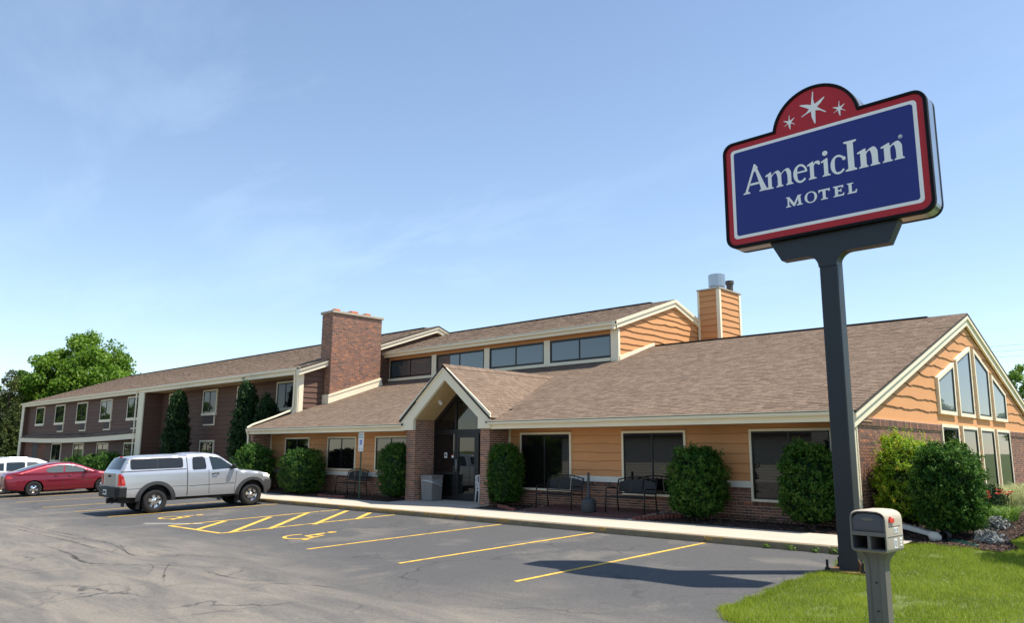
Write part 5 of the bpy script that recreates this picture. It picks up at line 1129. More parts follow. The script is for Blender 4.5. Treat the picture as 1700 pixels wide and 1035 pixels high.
# litter bin by the left pier
tx, ty = -20.28, 17.28; tz = walk_z(tx, ty); bin_ = thing('litter_bin', (0, 0, 0), 'square grey litter bin lined with a plastic bag by entrance pier', 'litter bin')
mb = MB(); mb.hexa([(-.24, -.24, 0), (.24, -.24, 0), (.24, .24, 0), (-.24, .24, 0), (-.27, -.27, .82), (.27, -.27, .82), (.27, .27, .82), (-.27, .27, .82)]); build(mb, 'body', 'bin_grey', bin_, bevel=.02)
mb = MB(); n = 28; ring = []
for k in range(n):
    a = 2*math.pi*k/n; c_, s_ = math.cos(a), math.sin(a); q = .285/max(abs(c_), abs(s_)); ring.append((q*c_, q*s_))
for k in range(n):
    a, b = ring[k], ring[(k+1) % n]
    def low(p): return .60+.12*noise.noise(Vector((p[0]*3, p[1]*3, .7)))+.10*(p[1]-p[0])
    mb.add([(a[0]*.965, a[1]*.965, .835), (b[0]*.965, b[1]*.965, .835), (b[0]*.985, b[1]*.985, .70), (a[0]*.985, a[1]*.985, .70)], [(0, 1, 2, 3)])
bag = None
mb = MB(); pth = [(ring[k][0]*.97, ring[k][1]*.97, .56+.10*math.cos(2*math.pi*(k-20)/n)+.03*noise.noise(Vector((k*.6, 0, 0)))) for k in range(n)]+[(ring[0][0]*.97, ring[0][1]*.97, .56+.10*math.cos(2*math.pi*(-20)/n))]
mb.tube(pth, [.014+.008*abs(noise.noise(Vector((k*.9, 3, 0)))) for k in range(len(pth))], 6, caps=False); build(mb, 'bag_edge', 'bag', bin_, smooth=True)
mb = MB()
for k in range(n):
    if ring[k][0]+ring[k][1]*-1 < -.1 and 0: continue
    a, b = pth[k], pth[k+1]; mb.add([a, b, (b[0]*.99, b[1]*.99, .70), (a[0]*.99, a[1]*.99, .70)], [(0, 1, 2, 3)])
mt, t_, b_ = newmat('bag_film'); MATS['bag_film'] = mt
trn = N(t_, 'ShaderNodeBsdfTransparent'); msn = N(t_, 'ShaderNodeMixShader'); msn.inputs[0].default_value = .30; b_.inputs['Base Color'].default_value = (.6, .62, .65, 1); b_.inputs['Roughness'].default_value = .3
t_.links.new(trn.outputs[0], msn.inputs[1]); t_.links.new(b_.outputs[0], msn.inputs[2]); t_.links.new(msn.outputs[0], t_.nodes['Material Output'].inputs[0])
build(mb, 'bag_film', 'bag_film', bin_, smooth=True)
mb = MB(); mb.hexa([(-.275, -.275, .80), (.275, -.275, .80), (.275, .275, .80), (-.275, .275, .80), (-.28, -.28, .84), (.28, -.28, .84), (.28, .28, .84), (-.28, .28, .84)]); build(mb, 'lid', 'bin_grey', bin_, bevel=.015)
bin_.location = (tx, ty, tz); bin_.rotation_euler = (0, 0, R(4))
# white plastic chair half behind the right pier
ch = thing('plastic_chair', (0, 0, 0), 'white plastic armchair half hidden behind the right entrance pier', 'chair')
for sx_ in (-1, 1):
    mb = MB(); mb.tube([(sx_*.27, -.26, 0), (sx_*.25, -.23, .40), (sx_*.26, -.22, .64)], [.022, .02, .02], 8); build(mb, 'front_leg', 'chair_white', ch, smooth=True)
    mb = MB(); mb.tube([(sx_*.24, .28, 0), (sx_*.22, .22, .42), (sx_*.22, .28, .84)], [.022, .02, .02], 8); build(mb, 'rear_leg', 'chair_white', ch, smooth=True)
    mb = MB(); mb.bar([(sx_*.265, -.24, .65), (sx_*.265, .1, .655), (sx_*.23, .25, .66)], .05, .025); build(mb, 'armrest', 'chair_white', ch, bevel=.008)
mb = MB(); mb.box(-.25, .25, -.24, .22, .39, .42); build(mb, 'seat', 'chair_white', ch, bevel=.012)
for i in range(5): mb = MB(); u = -.18+.09*i; mb.hexa([(u-.03, .225, .46), (u+.03, .225, .46), (u+.03, .24, .46), (u-.03, .24, .46), (u-.03, .285, .82), (u+.03, .285, .82), (u+.03, .30, .82), (u-.03, .30, .82)]); build(mb, 'back_slat', 'chair_white', ch)
mb = MB(); mb.tube([(-.22, .28, .84), (0, .30, .87), (.22, .28, .84)], .022, 8); build(mb, 'back_rail', 'chair_white', ch, smooth=True)
ch.location = (-17.86, 17.42, walk_z(-17.86, 17.42)); ch.rotation_euler = (0, 0, R(62))
# reserved parking sign on a green channel post
hx, hy = -23.25, 16.45; hz = bed_z(hx, hy); hs = thing('parking_sign', (hx, hy, hz), 'small white and green reserved parking sign with blue wheelchair square on green post', 'sign')
mb = MB(); mb.prism(Fr((hx, hy, 0), (1, 0, 0), (0, -1, 0)), [(-.03, hz-.1), (.03, hz-.1), (.03, 2.85), (-.03, 2.85)], -.012, .012); build(mb, 'post', 'post_green', hs)
HF = Fr((hx, hy-.014, 0), (1, 0, 0), (0, -1, 0)); mb = MB(); mb.prism(HF, rrect(-.155, .155, 2.22, 2.88, .03, 3), 0, .006); pn = build(mb, 'sign_panel', 'sign_panel_white', hs)
mb = MB(); mb.prism(HF, rect(-.06, .06, 2.46, 2.62), .0065, .009); bs = build(mb, 'blue_square', 'sign_blue_small', pn)
mb = MB()
for (a, b, w_) in (((-.012, 2.60), (-.005, 2.545), .014), ((-.008, 2.565), (.022, 2.565), .01), ((-.005, 2.54), (.025, 2.54), .012), ((.025, 2.54), (.038, 2.50), .012)):
    a, b = Vector(a), Vector(b); t = (b-a).normalized(); s_ = Vector((-t.y, t.x))*w_/2; mb.add([HF.p(*q, .0095+.0003*len(mb.f)) for q in (a-s_, a+s_, b+s_, b-s_)], [(0, 1, 2, 3)])
for k in range(16):
    a, b = R(140+250*k/16), R(140+250*(k+1)/16); mb.add([HF.p(-.005+q*math.cos(t), 2.525+q*math.sin(t), .0094) for q, t in ((.036, a), (.036, b), (.026, b), (.026, a))], [(0, 1, 2, 3)])
build(mb, 'wheelchair_symbol', 'sign_panel_white', bs, fix=False)
def block_text(txt, F, x0, x1, z0, z1, d, mat, par, name='lettering'):
    """plain block capitals built from strokes"""
    S = {'R': [((0, 0), (0, 1)), ((0, 1), (.8, 1)), ((.8, 1), (.8, .5)), ((.8, .5), (0, .5)), ((.3, .5), (.9, 0))], 'E': [((0, 0), (0, 1)), ((0, 1), (.8, 1)), ((0, .5), (.7, .5)), ((0, 0), (.8, 0))], 'S': [((.8, 1), (0, 1)), ((0, 1), (0, .5)), ((0, .5), (.8, .5)), ((.8, .5), (.8, 0)), ((.8, 0), (0, 0))], 'V': [((0, 1), (.4, 0)), ((.4, 0), (.8, 1))], 'D': [((0, 0), (0, 1)), ((0, 1), (.6, .9)), ((.6, .9), (.8, .5)), ((.8, .5), (.6, .1)), ((.6, .1), (0, 0))], 'P': [((0, 0), (0, 1)), ((0, 1), (.8, 1)), ((.8, 1), (.8, .5)), ((.8, .5), (0, .5))], 'A': [((0, 0), (.4, 1)), ((.4, 1), (.8, 0)), ((.15, .35), (.65, .35))], 'K': [((0, 0), (0, 1)), ((0, .4), (.8, 1)), ((.3, .6), (.8, 0))], 'I': [((.4, 0), (.4, 1))], 'N': [((0, 0), (0, 1)), ((0, 1), (.8, 0)), ((.8, 0), (.8, 1))], 'G': [((.8, .9), (0, 1)), ((0, 1), (0, 0)), ((0, 0), (.8, 0)), ((.8, 0), (.8, .5)), ((.8, .5), (.5, .5))]}
    n = len(txt); cw = (x1-x0)/n; mb = MB()
    for i, chh in enumerate(txt):
        for (a, b) in S[chh]:
            A_, B_ = Vector((x0+cw*(i+a[0]*.8), z0+(z1-z0)*a[1])), Vector((x0+cw*(i+b[0]*.8), z0+(z1-z0)*b[1])); t = (B_-A_).normalized(); s_ = Vector((-t.y, t.x))*(z1-z0)*.08
            mb.add([F.p(*q, d+.0002*(len(mb.f) % 9)) for q in (A_-s_, A_+s_, B_+s_, B_-s_)], [(0, 1, 2, 3)])
    return build(mb, name, mat, par, fix=False)
block_text('RESERVED', HF, -.13, .14, 2.785, 2.84, .0065, 'sign_green', pn); block_text('PARKING', HF, -.13, .14, 2.70, 2.755, .0065, 'sign_green', pn)
mb = MB(); mb.prism(HF, rect(-.11, -.045, 2.285, 2.31), .0065, .008); build(mb, 'arrow', 'sign_green', pn); mb = MB(); mb.prism(HF, rect(.045, .11, 2.285, 2.31), .0065, .008); build(mb, 'arrow', 'sign_green', pn)
# downspout run-off trough across the bed, end stone and green edging hose
tr = thing('drain_trough', (-5.9, 18.0, .72), 'white downspout extension lying across the mulch behind the mailbox', 'drain pipe')
mb = MB(); mb.bar([(-6.0, 17.65, bed_z(-6, 17.65)+.13), (-4.58, 16.55, bed_z(-4.6, 16.55)+.07)], .14, .09); build(mb, 'pipe', 'tile_white', tr, bevel=.012)
mb = MB(); mb.lathe([(.085, -.02), (.085, .25), (.075, .25), (.075, -.02)], (-4.46, 16.42, bed_z(-4.5, 16.5)+.085), 14, 'y'); build(mb, 'end_sleeve', 'ash_grey', tr)
mb = MB(); bm = bmesh.new(); bmesh.ops.create_icosphere(bm, subdivisions=3, radius=.12)
for v in bm.verts: v.co *= 1+.35*noise.noise(v.co*6)+.15*noise.noise(v.co*14); v.co.z *= .8
me = bpy.data.meshes.new('stone'); bm.to_mesh(me); bm.free(); st_ = finish(me, 'rock_pale', name='stone', loc=(-4.60, 16.36, bed_z(-4.6, 16.4)+.07)); tag(st_, 'pale rough stone resting against the end of the white trough', 'stone')
hs_ = thing('garden_hose', (-4.4, 16.7, .7), 'dark green hose lying along the edge of the lawn below the big shrub', 'hose'); mb = MB()
mb.tube([(-4.45, 16.45, bed_z(-4.4, 16.4)+.03), (-4.15, 16.25, bed_z(-4.1, 16.3)+.02), (-3.92, 16.05, bed_z(-3.9, 16.1)+.02), (-3.80, 16.0, bed_z(-3.8, 16)+.02)], .016, 8); mb.tube([(-4.42, 16.55, bed_z(-4.4, 16.5)+.03), (-4.1, 16.35, bed_z(-4.1, 16.4)+.02), (-3.82, 16.12, bed_z(-3.8, 16.1)+.02), (-3.80, 16.0, bed_z(-3.8, 16)+.02)], .016, 8); build(mb, 'hose', 'hose_green', hs_, smooth=True)

# ------------------------------------------------------------------ vehicles
def chaikin(pts, it=1, closed=False):
    for _ in range(it):
        out = [pts[0]] if not closed else []
        for a, b in zip(pts, pts[1:]): out += [(a[0]*.75+b[0]*.25, a[1]*.75+b[1]*.25), (a[0]*.25+b[0]*.75, a[1]*.25+b[1]*.75)]
        pts = out+([pts[-1]] if not closed else [])
    return pts
def dens(pts, step):
    out = []
    for a, b in zip(pts, pts[1:]):
        n = max(1, int(math.hypot(b[0]-a[0], b[1]-a[1])/step)); out += [(a[0]+(b[0]-a[0])*k/n, a[1]+(b[1]-a[1])*k/n) for k in range(n)]
    return out+[pts[-1]]
def arch_pts(cy, cz, r, zc, n=14):
    """wheel opening seen from the side, from front foot to rear foot"""
    a = math.degrees(math.asin(max(-1, min(1, (zc-cz)/r)))); return [(cy+r*math.cos(R(t)), cz+r*math.sin(R(t))) for t in np.linspace(a, 180-a, n)]
class Car:
    def __init__(s, root, top, bottom, wfun, rad, paint):
        """top: outline from rear foot over the roof to the front foot; bottom: front foot back to rear foot (y forward, z up)"""
        s.root, s.w, s.rad, s.paint = root, wfun, rad, paint
        s.top = dens(top, .05); s.bot = dens(bottom, .06); s.out = s.top+s.bot[1:-1]
        s.T = np.array(s.top)
    def seg_dist(s, y, z):
        A, B = s.T[:-1], s.T[1:]; d = B-A; L = (d*d).sum(1)+1e-9; t = np.clip((((np.array([y, z])-A)*d).sum(1))/L, 0, 1); q = A+d*t[:, None]-np.array([y, z]); return math.sqrt((q*q).sum(1).min())
    def hw(s, y, z):
        d = s.seg_dist(y, z); r = s.rad; W = s.w(y, z)
        return W-(r*(1-math.sqrt(max(0, 1-(1-d/r)**2))) if d < r else 0)
    def skin(s, pts, off, mat, name, par, sides=(1, -1), step=.055, solid=0, smooth=True, each=False):
        """a patch of the flank: 2D polygon lifted on to the body side"""
        P = dens(list(pts)+[pts[0]], step)[:-1]; xs = [p[0] for p in P]; zs = [p[1] for p in P]; inner = []
        for y in np.arange(min(xs)+step*.5, max(xs), step):
            for z in np.arange(min(zs)+step*.5, max(zs), step):
                if inside(P, y, z) and min((y-a)**2+(z-b)**2 for a, b in P) > (step*.45)**2: inner.append((y+random.uniform(-.002, .002), z))
        V = [Vector(p) for p in P]+[Vector(p) for p in inner]; n = len(P)
        r_ = delaunay_2d_cdt(V, [], [list(range(n))], 1, 1e-5)
        obs = []; mb = MB()
        for sg in sides:
            if each: mb = MB()
            vs_ = [(sg*(s.hw(v.x, v.y)+off), v.x, v.y) for v in r_[0]]; fs_ = [tuple(f) if sg > 0 else tuple(f)[::-1] for f in r_[2]]
            mb.add(vs_, fs_)
            if solid:
                b = list(range(len(P))); k = len(mb.v)
                for i in range(n):
                    (y0_, z0_), (y1_, z1_) = P[i], P[(i+1) % n]
                    mb.add([(sg*(s.hw(y0_, z0_)+off), y0_, z0_), (sg*(s.hw(y1_, z1_)+off), y1_, z1_), (sg*(s.hw(y1_, z1_)+off-solid), y1_, z1_), (sg*(s.hw(y0_, z0_)+off-solid), y0_, z0_)], [(0, 1, 2, 3)])
            if each: obs.append(build(mb, name, mat, par, smooth=False, fix=False, autosmooth=35))
        if not each: obs.append(build(mb, name, mat, par, fix=False, autosmooth=35))
        return obs
    def band(s, line, mat, name, par, off=0, crown=.035, n=9, inset_=0.0, fix=True, t0=-1, t1=1):
        """strip across the car along part of its outline"""
        mb = MB(); L = len(line); rows = []
        for i, (y, z) in enumerate(line):
            a, b = line[max(i-1, 0)], line[min(i+1, L-1)]; ty, tz_ = b[0]-a[0], b[1]-a[1]; ln = math.hypot(ty, tz_)+1e-9; ny, nz = -tz_/ln, ty/ln
            w = s.hw(y, z)-inset_
            for k in range(n):
                t = t0+(t1-t0)*k/(n-1); c = crown*(1-t*t)+off; mb.v.append((w*t, y+ny*c, z+nz*c))
        for i in range(L-1):
            for k in range(n-1): mb.f.append((i*n+k, i*n+k+1, (i+1)*n+k+1, (i+1)*n+k)); mb.t.append(.5)
        return build(mb, name, mat, par, fix=fix, autosmooth=40)
    def shell(s, under='plastic_black'):
        bodyo = s.skin(s.out, 0, s.paint, 'body', s.root, step=.05)[0]
        s.band(s.top, s.paint, 'body_top', s.root); s.band(s.bot, under, 'underbody', s.root, crown=0, n=3); return bodyo
def wheel(root, x, y, r, w, sg, kind, mats):
    """tyre with rounded shoulders, dished rim, spokes, hub"""
    mb = MB(); c = (x, y, r); ri = r*.60
    h = [(ri, .0), (ri+.02, -.01), (r*.86, -.015), (r*.955, .01), (r*.995, .045), (r, .08), (r, w-.08), (r*.99, w-.04), (r*.95, w), (ri, w)]
    mb.lathe([(a, (x if sg > 0 else x)-sg*b-x) for a, b in h], c, 30, 'x'); t = build(mb, 'tyre', 'tyre', root, autosmooth=40)
    mb = MB(); mb.lathe([(ri+.004, -sg*.004), (ri-.012, sg*.004), (ri-.03, -sg*.02), (ri-.05, -sg*.07), (.02, -sg*.085)], c, 30, 'x'); build(mb, 'rim', mats[1], t, autosmooth=40)
    n = kind
    mb = MB(); mb.lathe([(ri-.03, -sg*.021), (ri-.045, -sg*.030), (.10, -sg*.018), (.06, -sg*.012)], c, 30, 'x'); build(mb, 'wheel_disc', mats[0], t, autosmooth=40)
    for k in range(n):
        a = 2*math.pi*(k+.25)/n; d = Vector((0, math.cos(a), math.sin(a))); e = Vector((0, -math.sin(a), math.cos(a))); C = Vector(c); mb = MB()
        r0, r1, w0, w1 = (.45*ri, .82*ri, .10*ri, .17*ri) if n == 6 else (.36*ri, .86*ri, .10*ri, .26*ri)
        P = [C+d*rr+e*s2*ww+Vector((sg*q, 0, 0)) for q in (-.05, -.010) for rr, ww, s2 in ((r0, w0, -1), (r1, w1, -1), (r1, w1, 1), (r0, w0, 1))]
        mb.hexa(P); build(mb, 'rim_window', 'plastic_black', t, bevel=.012)
    mb = MB(); mb.lathe([(.062, -sg*.05), (.06, -sg*.018), (.045, -sg*.006), (0, -sg*.004)], c, 16, 'x'); build(mb, 'hub_cap', mats[0], t, autosmooth=35); return t
# ---- silver pickup with canopy
def pickup():
    t = thing('pickup_truck', (0, 0, 0), 'silver pickup truck with matching canopy and grey wheel arches', 'pickup truck')
    wb, rw = 3.246, .385
    top = [(-1.06, .56), (-1.10, .80), (-1.10, 1.30), (-1.07, 1.34)]+chaikin([(-1.06, 1.36), (-.86, 1.74), (-.74, 1.79), (.1, 1.825), (.98, 1.825)], 1)+chaikin([(1.0, 1.83), (1.08, 1.855), (1.5, 1.865), (1.95, 1.825), (2.15, 1.75), (2.82, 1.25)], 1)+chaikin([(2.86, 1.235), (3.3, 1.20), (3.78, 1.12), (3.98, .98), (4.05, .80), (4.03, .52), (3.92, .44)], 1)
    fa, ra = arch_pts(wb, .42, .475, .45), arch_pts(0, .42, .49, .52)
    bot = [top[-1], (3.74, .45)]+fa+[(2.7, .45), (.56, .47)]+ra+[(-.56, .53), top[0]]
    def w(y, z):
        W = .905
        if z < .75: W -= .05*((.75-z)/.35)**2
        if z > 1.22: W -= (z-1.22)*.30
        elif z > 1.0: W -= .01*(z-1.0)/.22
        if y > 3.2: W -= .17*((y-3.2)/.85)**2.2
        if y < -.7: W -= .02*((-.7-y)/.4)
        return W
    c = Car(t, top, bot, w, .09, 'paint_silver'); bodyo = c.shell()
    sk = lambda pts, off, mat, nm, par=t, **k: c.skin(pts, off, mat, nm, par, **k)
    # canopy windows, cab windows
    for a, b in ((-.76, .03), (.055, .83)): sk(rrect(a, b, 1.425, 1.715, .05, 3), .006, 'glass_cap', 'canopy_window', each=True)
    ring_o, ring_i = rrect(-.80, .87, 1.39, 1.75, .08, 3), None
    sk(rrect(-.79, .86, 1.40, 1.74, .07, 3), .003, 'plastic_black', 'canopy_window_frame')
    sk([(1.16, 1.36), (1.17, 1.66), (1.2, 1.74), (1.52, 1.75), (1.60, 1.68), (1.63, 1.40), (1.60, 1.33), (1.2, 1.32)], .006, 'glass_cap', 'rear_quarter_window', each=True)
    sk([(1.74, 1.75), (1.98, 1.735), (2.14, 1.67), (2.62, 1.33), (1.83, 1.295)], .006, 'glass_car', 'door_window', each=True)
    # seams: cab/bed gap, doors, canopy rail
    seam = lambda a, b, w_=.014, off=.004, m='seam': sk([(a[0]-w_/2, a[1]), (a[0]+w_/2, a[1]), (b[0]+w_/2, b[1]), (b[0]-w_/2, b[1])] if abs(a[0]-b[0]) < abs(a[1]-b[1]) else [(a[0], a[1]-w_/2), (b[0], b[1]-w_/2), (b[0], b[1]+w_/2), (a[0], a[1]+w_/2)], off, m, 'panel_seam')
    seam((1.0, .5), (.985, 1.80), .028); seam((1.73, .50), (1.70, 1.3)); seam((2.60, .52), (2.68, 1.22)); seam((-1.05, 1.345), (.96, 1.36), .03); seam((1.03, .80), (2.60, .82), .016); seam((-.95, .80), (-.45, .81), .012); seam((.5, .82), (.97, .81), .014)
    # fender flares
    for cy, rr, r2_ in ((wb, .475, .60), (0, .49, .625)):
        pts = [(cy+r2_*1.0*math.cos(R(a)), .42+r2_*math.sin(R(a))*.95) for a in np.linspace(-2, 182, 20)]+[(cy+rr*math.cos(R(a)), .42+rr*math.sin(R(a))) for a in np.linspace(180, 0, 20)]
        if cy: pts = [(min(p[0], 3.86), p[1]) for p in pts]
        sk(pts, .045, 'plastic_dark', 'fender_flare', each=True, solid=.06)
        for sg in (1, -1):
            mb = MB(); mb.hexa([(sg*.58, cy-.50, .16), (sg*.86, cy-.50, .16), (sg*.86, cy-.48, .16), (sg*.58, cy-.48, .16), (sg*.60, cy-.47, .56), (sg*.88, cy-.47, .56), (sg*.88, cy-.45, .56), (sg*.60, cy-.45, .56)]); build(mb, 'mud_flap', 'plastic_black', t)
    # rear: window, tailgate, lamps, bumper, plate
    rear = [p for p in c.top if p[1] > 1.38 and p[0] < -.80][::1]; c.band(rear, 'glass_cap', 'canopy_rear_window', t, off=.006, inset_=.05)
    tg = [p for p in c.top if .82 < p[1] < 1.315 and p[0] < -1]; gate = c.band(tg, 'paint_gate', 'tailgate', t, off=.006, inset_=.11)
    mb = MB(); mb.box(-.09, .09, -1.165, -1.13, 1.18, 1.25); build(mb, 'tailgate_handle', 'plastic_black', gate, bevel=.012)
    sk([(-1.13, .92), (-.93, .92), (-.95, 1.06), (-1.0, 1.22), (-1.07, 1.28), (-1.13, 1.29)], .012, 'lamp_red', 'tail_lamp', each=True, solid=.05)
    for sg in (1, -1):
        mb = MB(); mb.box(min(sg*.72, sg*.87), max(sg*.72, sg*.87), -1.125, -1.08, .92, 1.28); build(mb, 'tail_lamp', 'lamp_red', t, bevel=.02)
    mb = MB(); pr = [(-.92, -.88), (-.92, -1.10), (-.80, -1.21), (-.3, -1.25), (.3, -1.25), (.80, -1.21), (.92, -1.10), (.92, -.88)]
    n = len(pr); mb.add([(x, y, .55) for x, y in pr]+[(x, y, .88) for x, y in pr], [tuple(range(n)), tuple(range(n, 2*n))[::-1]]+[(i, (i+1) % n, n+(i+1) % n, n+i) for i in range(n)]); bp = build(mb, 'rear_bumper', 'plastic_black', t, bevel=.03)
    mb = MB(); mb.box(-.16, .16, -1.268, -1.255, .64, .80); build(mb, 'licence_plate', 'sticker', bp); mb = MB(); mb.box(-.12, .12, -1.2725, -1.269, .68, .76); build(mb, 'plate_print', 'post_green', bp)
    mb = MB(); mb.box(-.06, .06, -1.2, -1.0, .36, .52); build(mb, 'tow_hitch', 'plastic_black', t, bevel=.01); mb = MB(); mb.tube([(.45, -1.0, .46), (.47, -1.2, .40)], .04, 10); build(mb, 'exhaust', 'plastic_black', t)
    mb = MB(); mb.box(-.10, .10, -.88, -.80, 1.79, 1.815); build(mb, 'brake_lamp', 'lamp_red', t, bevel=.01)
    # front: headlamp, bumper, mirror, handle
    sk([(3.66, .98), (3.93, .94), (3.96, 1.02), (3.86, 1.09), (3.66, 1.12)], .008, 'lamp_clear', 'headlamp', each=True, solid=.03); sk([(3.86, .98), (3.95, .96), (3.95, 1.02), (3.88, 1.06)], .014, 'lamp_amber', 'indicator', each=True, solid=.02)
    fb = [p for p in c.top if p[1] < .90 and p[0] > 3.8]; c.band(fb, 'plastic_dark', 'front_bumper', t, off=.03, crown=.08, inset_=-.03); sk([(3.72, .46), (3.92, .44), (4.02, .54), (4.03, .86), (3.74, .88)], .02, 'plastic_dark', 'front_bumper_corner', each=True, solid=.04)
    for sg in (1, -1):
        mb = MB(); mb.hexa([(sg*.90, 2.50, 1.30), (sg*1.10, 2.47, 1.30), (sg*1.10, 2.60, 1.31), (sg*.90, 2.62, 1.31), (sg*.91, 2.48, 1.47), (sg*1.11, 2.45, 1.47), (sg*1.10, 2.57, 1.46), (sg*.91, 2.60, 1.46)]); build(mb, 'wing_mirror', 'plastic_black', t, bevel=.03)
        mb = MB(); mb.tube([(sg*.905, 1.82, 1.16), (sg*.945, 1.88, 1.17), (sg*.945, 2.0, 1.175), (sg*.905, 2.05, 1.165)], .018, 8); build(mb, 'door_handle', 'plastic_black', t, smooth=True)
    ws = [p for p in c.top if 2.12 < p[0] < 2.83 and p[1] > 1.25]; c.band(ws, 'glass_car', 'windscreen', t, off=.006, inset_=.06)
    for y in (0, wb):
        for sg in (1, -1): wheel(t, sg*.87, y, rw, .25, sg, 6, ('chrome', 'plastic_black'))
        mb = MB(); mb.tube([(-.7, y, rw), (.7, y, rw)], .06, 10); build(mb, 'axle', 'plastic_black', t)
    mb = MB(); mb.box(-.62, .62, -.95, 3.7, .36, .56); build(mb, 'chassis', 'plastic_black', t)
    for cy in (0, wb): mb = MB(); mb.box(-.60, .60, cy-.56, cy+.52, .50, .93); build(mb, 'wheel_well', 'plastic_black', t)
    return t
pk = pickup(); pk.location = (-26.68, 10.42, gz(-26.68, 10.42)); pk.rotation_euler = (math.atan(GB), -math.atan(GA), R(-2.5))
# ---- sedan and SUV share one builder
def saloon(name, label, cat, paint, top, wb, rw, ra_, fa_, sill, W0, belt, taper, windows, lampsr, rad=.10, rails=False, dark_arch=False, spokes=5):
    t = thing(name, (0, 0, 0), label, cat)
    fa, ra = arch_pts(wb, rw, fa_, sill+.02), arch_pts(0, rw, ra_, sill+.04)
    bot = [top[-1], (wb+fa_+.12, sill)]+fa+[(wb-fa_-.03, sill), (ra_+.04, sill)]+ra+[(-ra_-.06, sill+.06), top[0]]
    yf, yr = max(p[0] for p in top), min(p[0] for p in top)
    def w(y, z):
        W = W0
        if z < .55: W -= .06*((.55-z)/.35)**2
        if z > belt: W -= (z-belt)*taper
        elif z > .7: W -= .03*(z-.7)/(belt-.7)
        if y > yf-1.0: W -= .20*((y-yf+1.0)/1.0)**2.2
        if y < yr+.6: W -= .10*((yr+.6-y)/.6)**2
        return W
    c = Car(t, top, bot, w, rad, paint); c.shell()
    for nm, pts, m_ in windows: c.skin(pts, .006, m_, nm, t, each=True)
    for pts in lampsr: c.skin(pts, .010, 'lamp_red', 'tail_lamp', t, each=True, solid=.03)
    for y in (0, wb):
        for sg in (1, -1): wheel(t, sg*(W0-.02), y, rw, .22, sg, spokes, ('chrome', 'plastic_black'))
    mb = MB(); mb.box(-.6, .6, yr+.3, yf-.4, sill-.02, sill+.14); build(mb, 'chassis', 'plastic_black', t)
    for cy in (0, wb): mb = MB(); mb.box(-.62, .62, cy-.42, cy+.42, sill+.1, rw+.36); build(mb, 'wheel_well', 'plastic_black', t)
    return t, c
top = chaikin([(-1.0, .33), (-1.10, .50), (-1.12, .80), (-1.07, .97), (-.98, 1.04), (-.62, 1.08)], 1)+chaikin([(-.58, 1.09), (.35, 1.355), (.85, 1.425), (1.25, 1.43), (1.7, 1.38), (2.55, 1.02)], 1)+chaikin([(2.62, 1.0), (3.3, .90), (3.65, .76), (3.80, .55), (3.74, .28), (3.6, .23)], 1)
red, rc_ = saloon('sedan', 'dark red sedan parked behind the silver pickup', 'car', 'paint_red', top, 2.81, .325, .385, .385, .22, .915, .95, .42,
    [('door_window', [(.72, 1.0), (1.13, 1.0), (1.16, 1.33), (.92, 1.33), (.55, 1.21), (.42, 1.10), (.55, 1.02)], 'glass_light'), ('door_window', [(1.20, 1.0), (2.22, .99), (1.95, 1.16), (1.62, 1.30), (1.23, 1.335)], 'glass_light')], [[(-1.1, .78), (-.83, .80), (-.88, .90), (-1.06, .96)]])
rc_.band([p for p in rc_.top if -.56 < p[0] < .42 and p[1] > 1.08], 'glass_car', 'rear_window', red, off=.006, inset_=.07)
rc_.band([p for p in rc_.top if 1.72 < p[0] < 2.5 and p[1] > 1.02], 'glass_car', 'windscreen', red, off=.006, inset_=.07)
for a, b, w_ in (((1.165, .30), (1.17, .98), .012), ((2.05, .30), (2.18, .98), .012), ((.40, .62), (.62, .98), .012)): rc_.skin([(a[0]-w_/2, a[1]), (a[0]+w_/2, a[1]), (b[0]+w_/2, b[1]), (b[0]-w_/2, b[1])], .004, 'seam', 'panel_seam', red)
rc_.skin([(.52, .66), (2.35, .66), (2.35, .70), (.52, .70)], .012, 'paint_red', 'side_moulding', red, each=True, solid=.02); rc_.skin([(.42, .235), (2.38, .235), (2.38, .29), (.42, .29)], .02, 'paint_red', 'sill_skirt', red, each=True, solid=.03)
for sg in (1, -1):
    mb = MB(); mb.hexa([(sg*.86, 2.0, 1.0), (sg*1.04, 1.98, 1.0), (sg*1.04, 2.10, 1.01), (sg*.86, 2.16, 1.01), (sg*.84, 2.0, 1.12), (sg*1.03, 1.98, 1.12), (sg*1.02, 2.08, 1.11), (sg*.84, 2.12, 1.11)]); build(mb, 'wing_mirror', 'paint_red', red, bevel=.03)
    for y in (.86, 1.42): mb = MB(); mb.tube([(sg*.90, y-.08, .86), (sg*.93, y, .865), (sg*.90, y+.08, .87)], .016, 8); build(mb, 'door_handle', 'paint_red', red, smooth=True)
red.location = (-40.15, 10.5, gz(-40.15, 10.5)); red.rotation_euler = (math.atan(GB), 0, R(-2))
top = chaikin([(-.86, .42), (-.92, .62), (-.93, .95), (-.80, 1.25), (-.62, 1.60), (-.35, 1.68), (.4, 1.715), (1.2, 1.70), (1.65, 1.62), (2.45, 1.12)], 1)+chaikin([(2.52, 1.10), (3.1, 1.03), (3.45, .90), (3.52, .62), (3.42, .35), (3.3, .30)], 1)
suv, sv_ = saloon('suv', 'white SUV cut off by the left edge of the photo', 'car', 'paint_white', top, 2.75, .35, .40, .40, .28, .905, 1.05, .30,
    [('door_window', [(.14, 1.12), (.90, 1.11), (.92, 1.50), (.80, 1.53), (.16, 1.53)], 'glass_car'), ('door_window', [(.99, 1.11), (1.95, 1.10), (1.6, 1.38), (1.36, 1.50), (1.0, 1.52)], 'glass_light'), ('quarter_window', [(-.52, 1.16), (.05, 1.13), (.06, 1.50), (-.36, 1.50)], 'glass_car')], [[(-.92, .95), (-.72, .97), (-.66, 1.2), (-.8, 1.22)]])
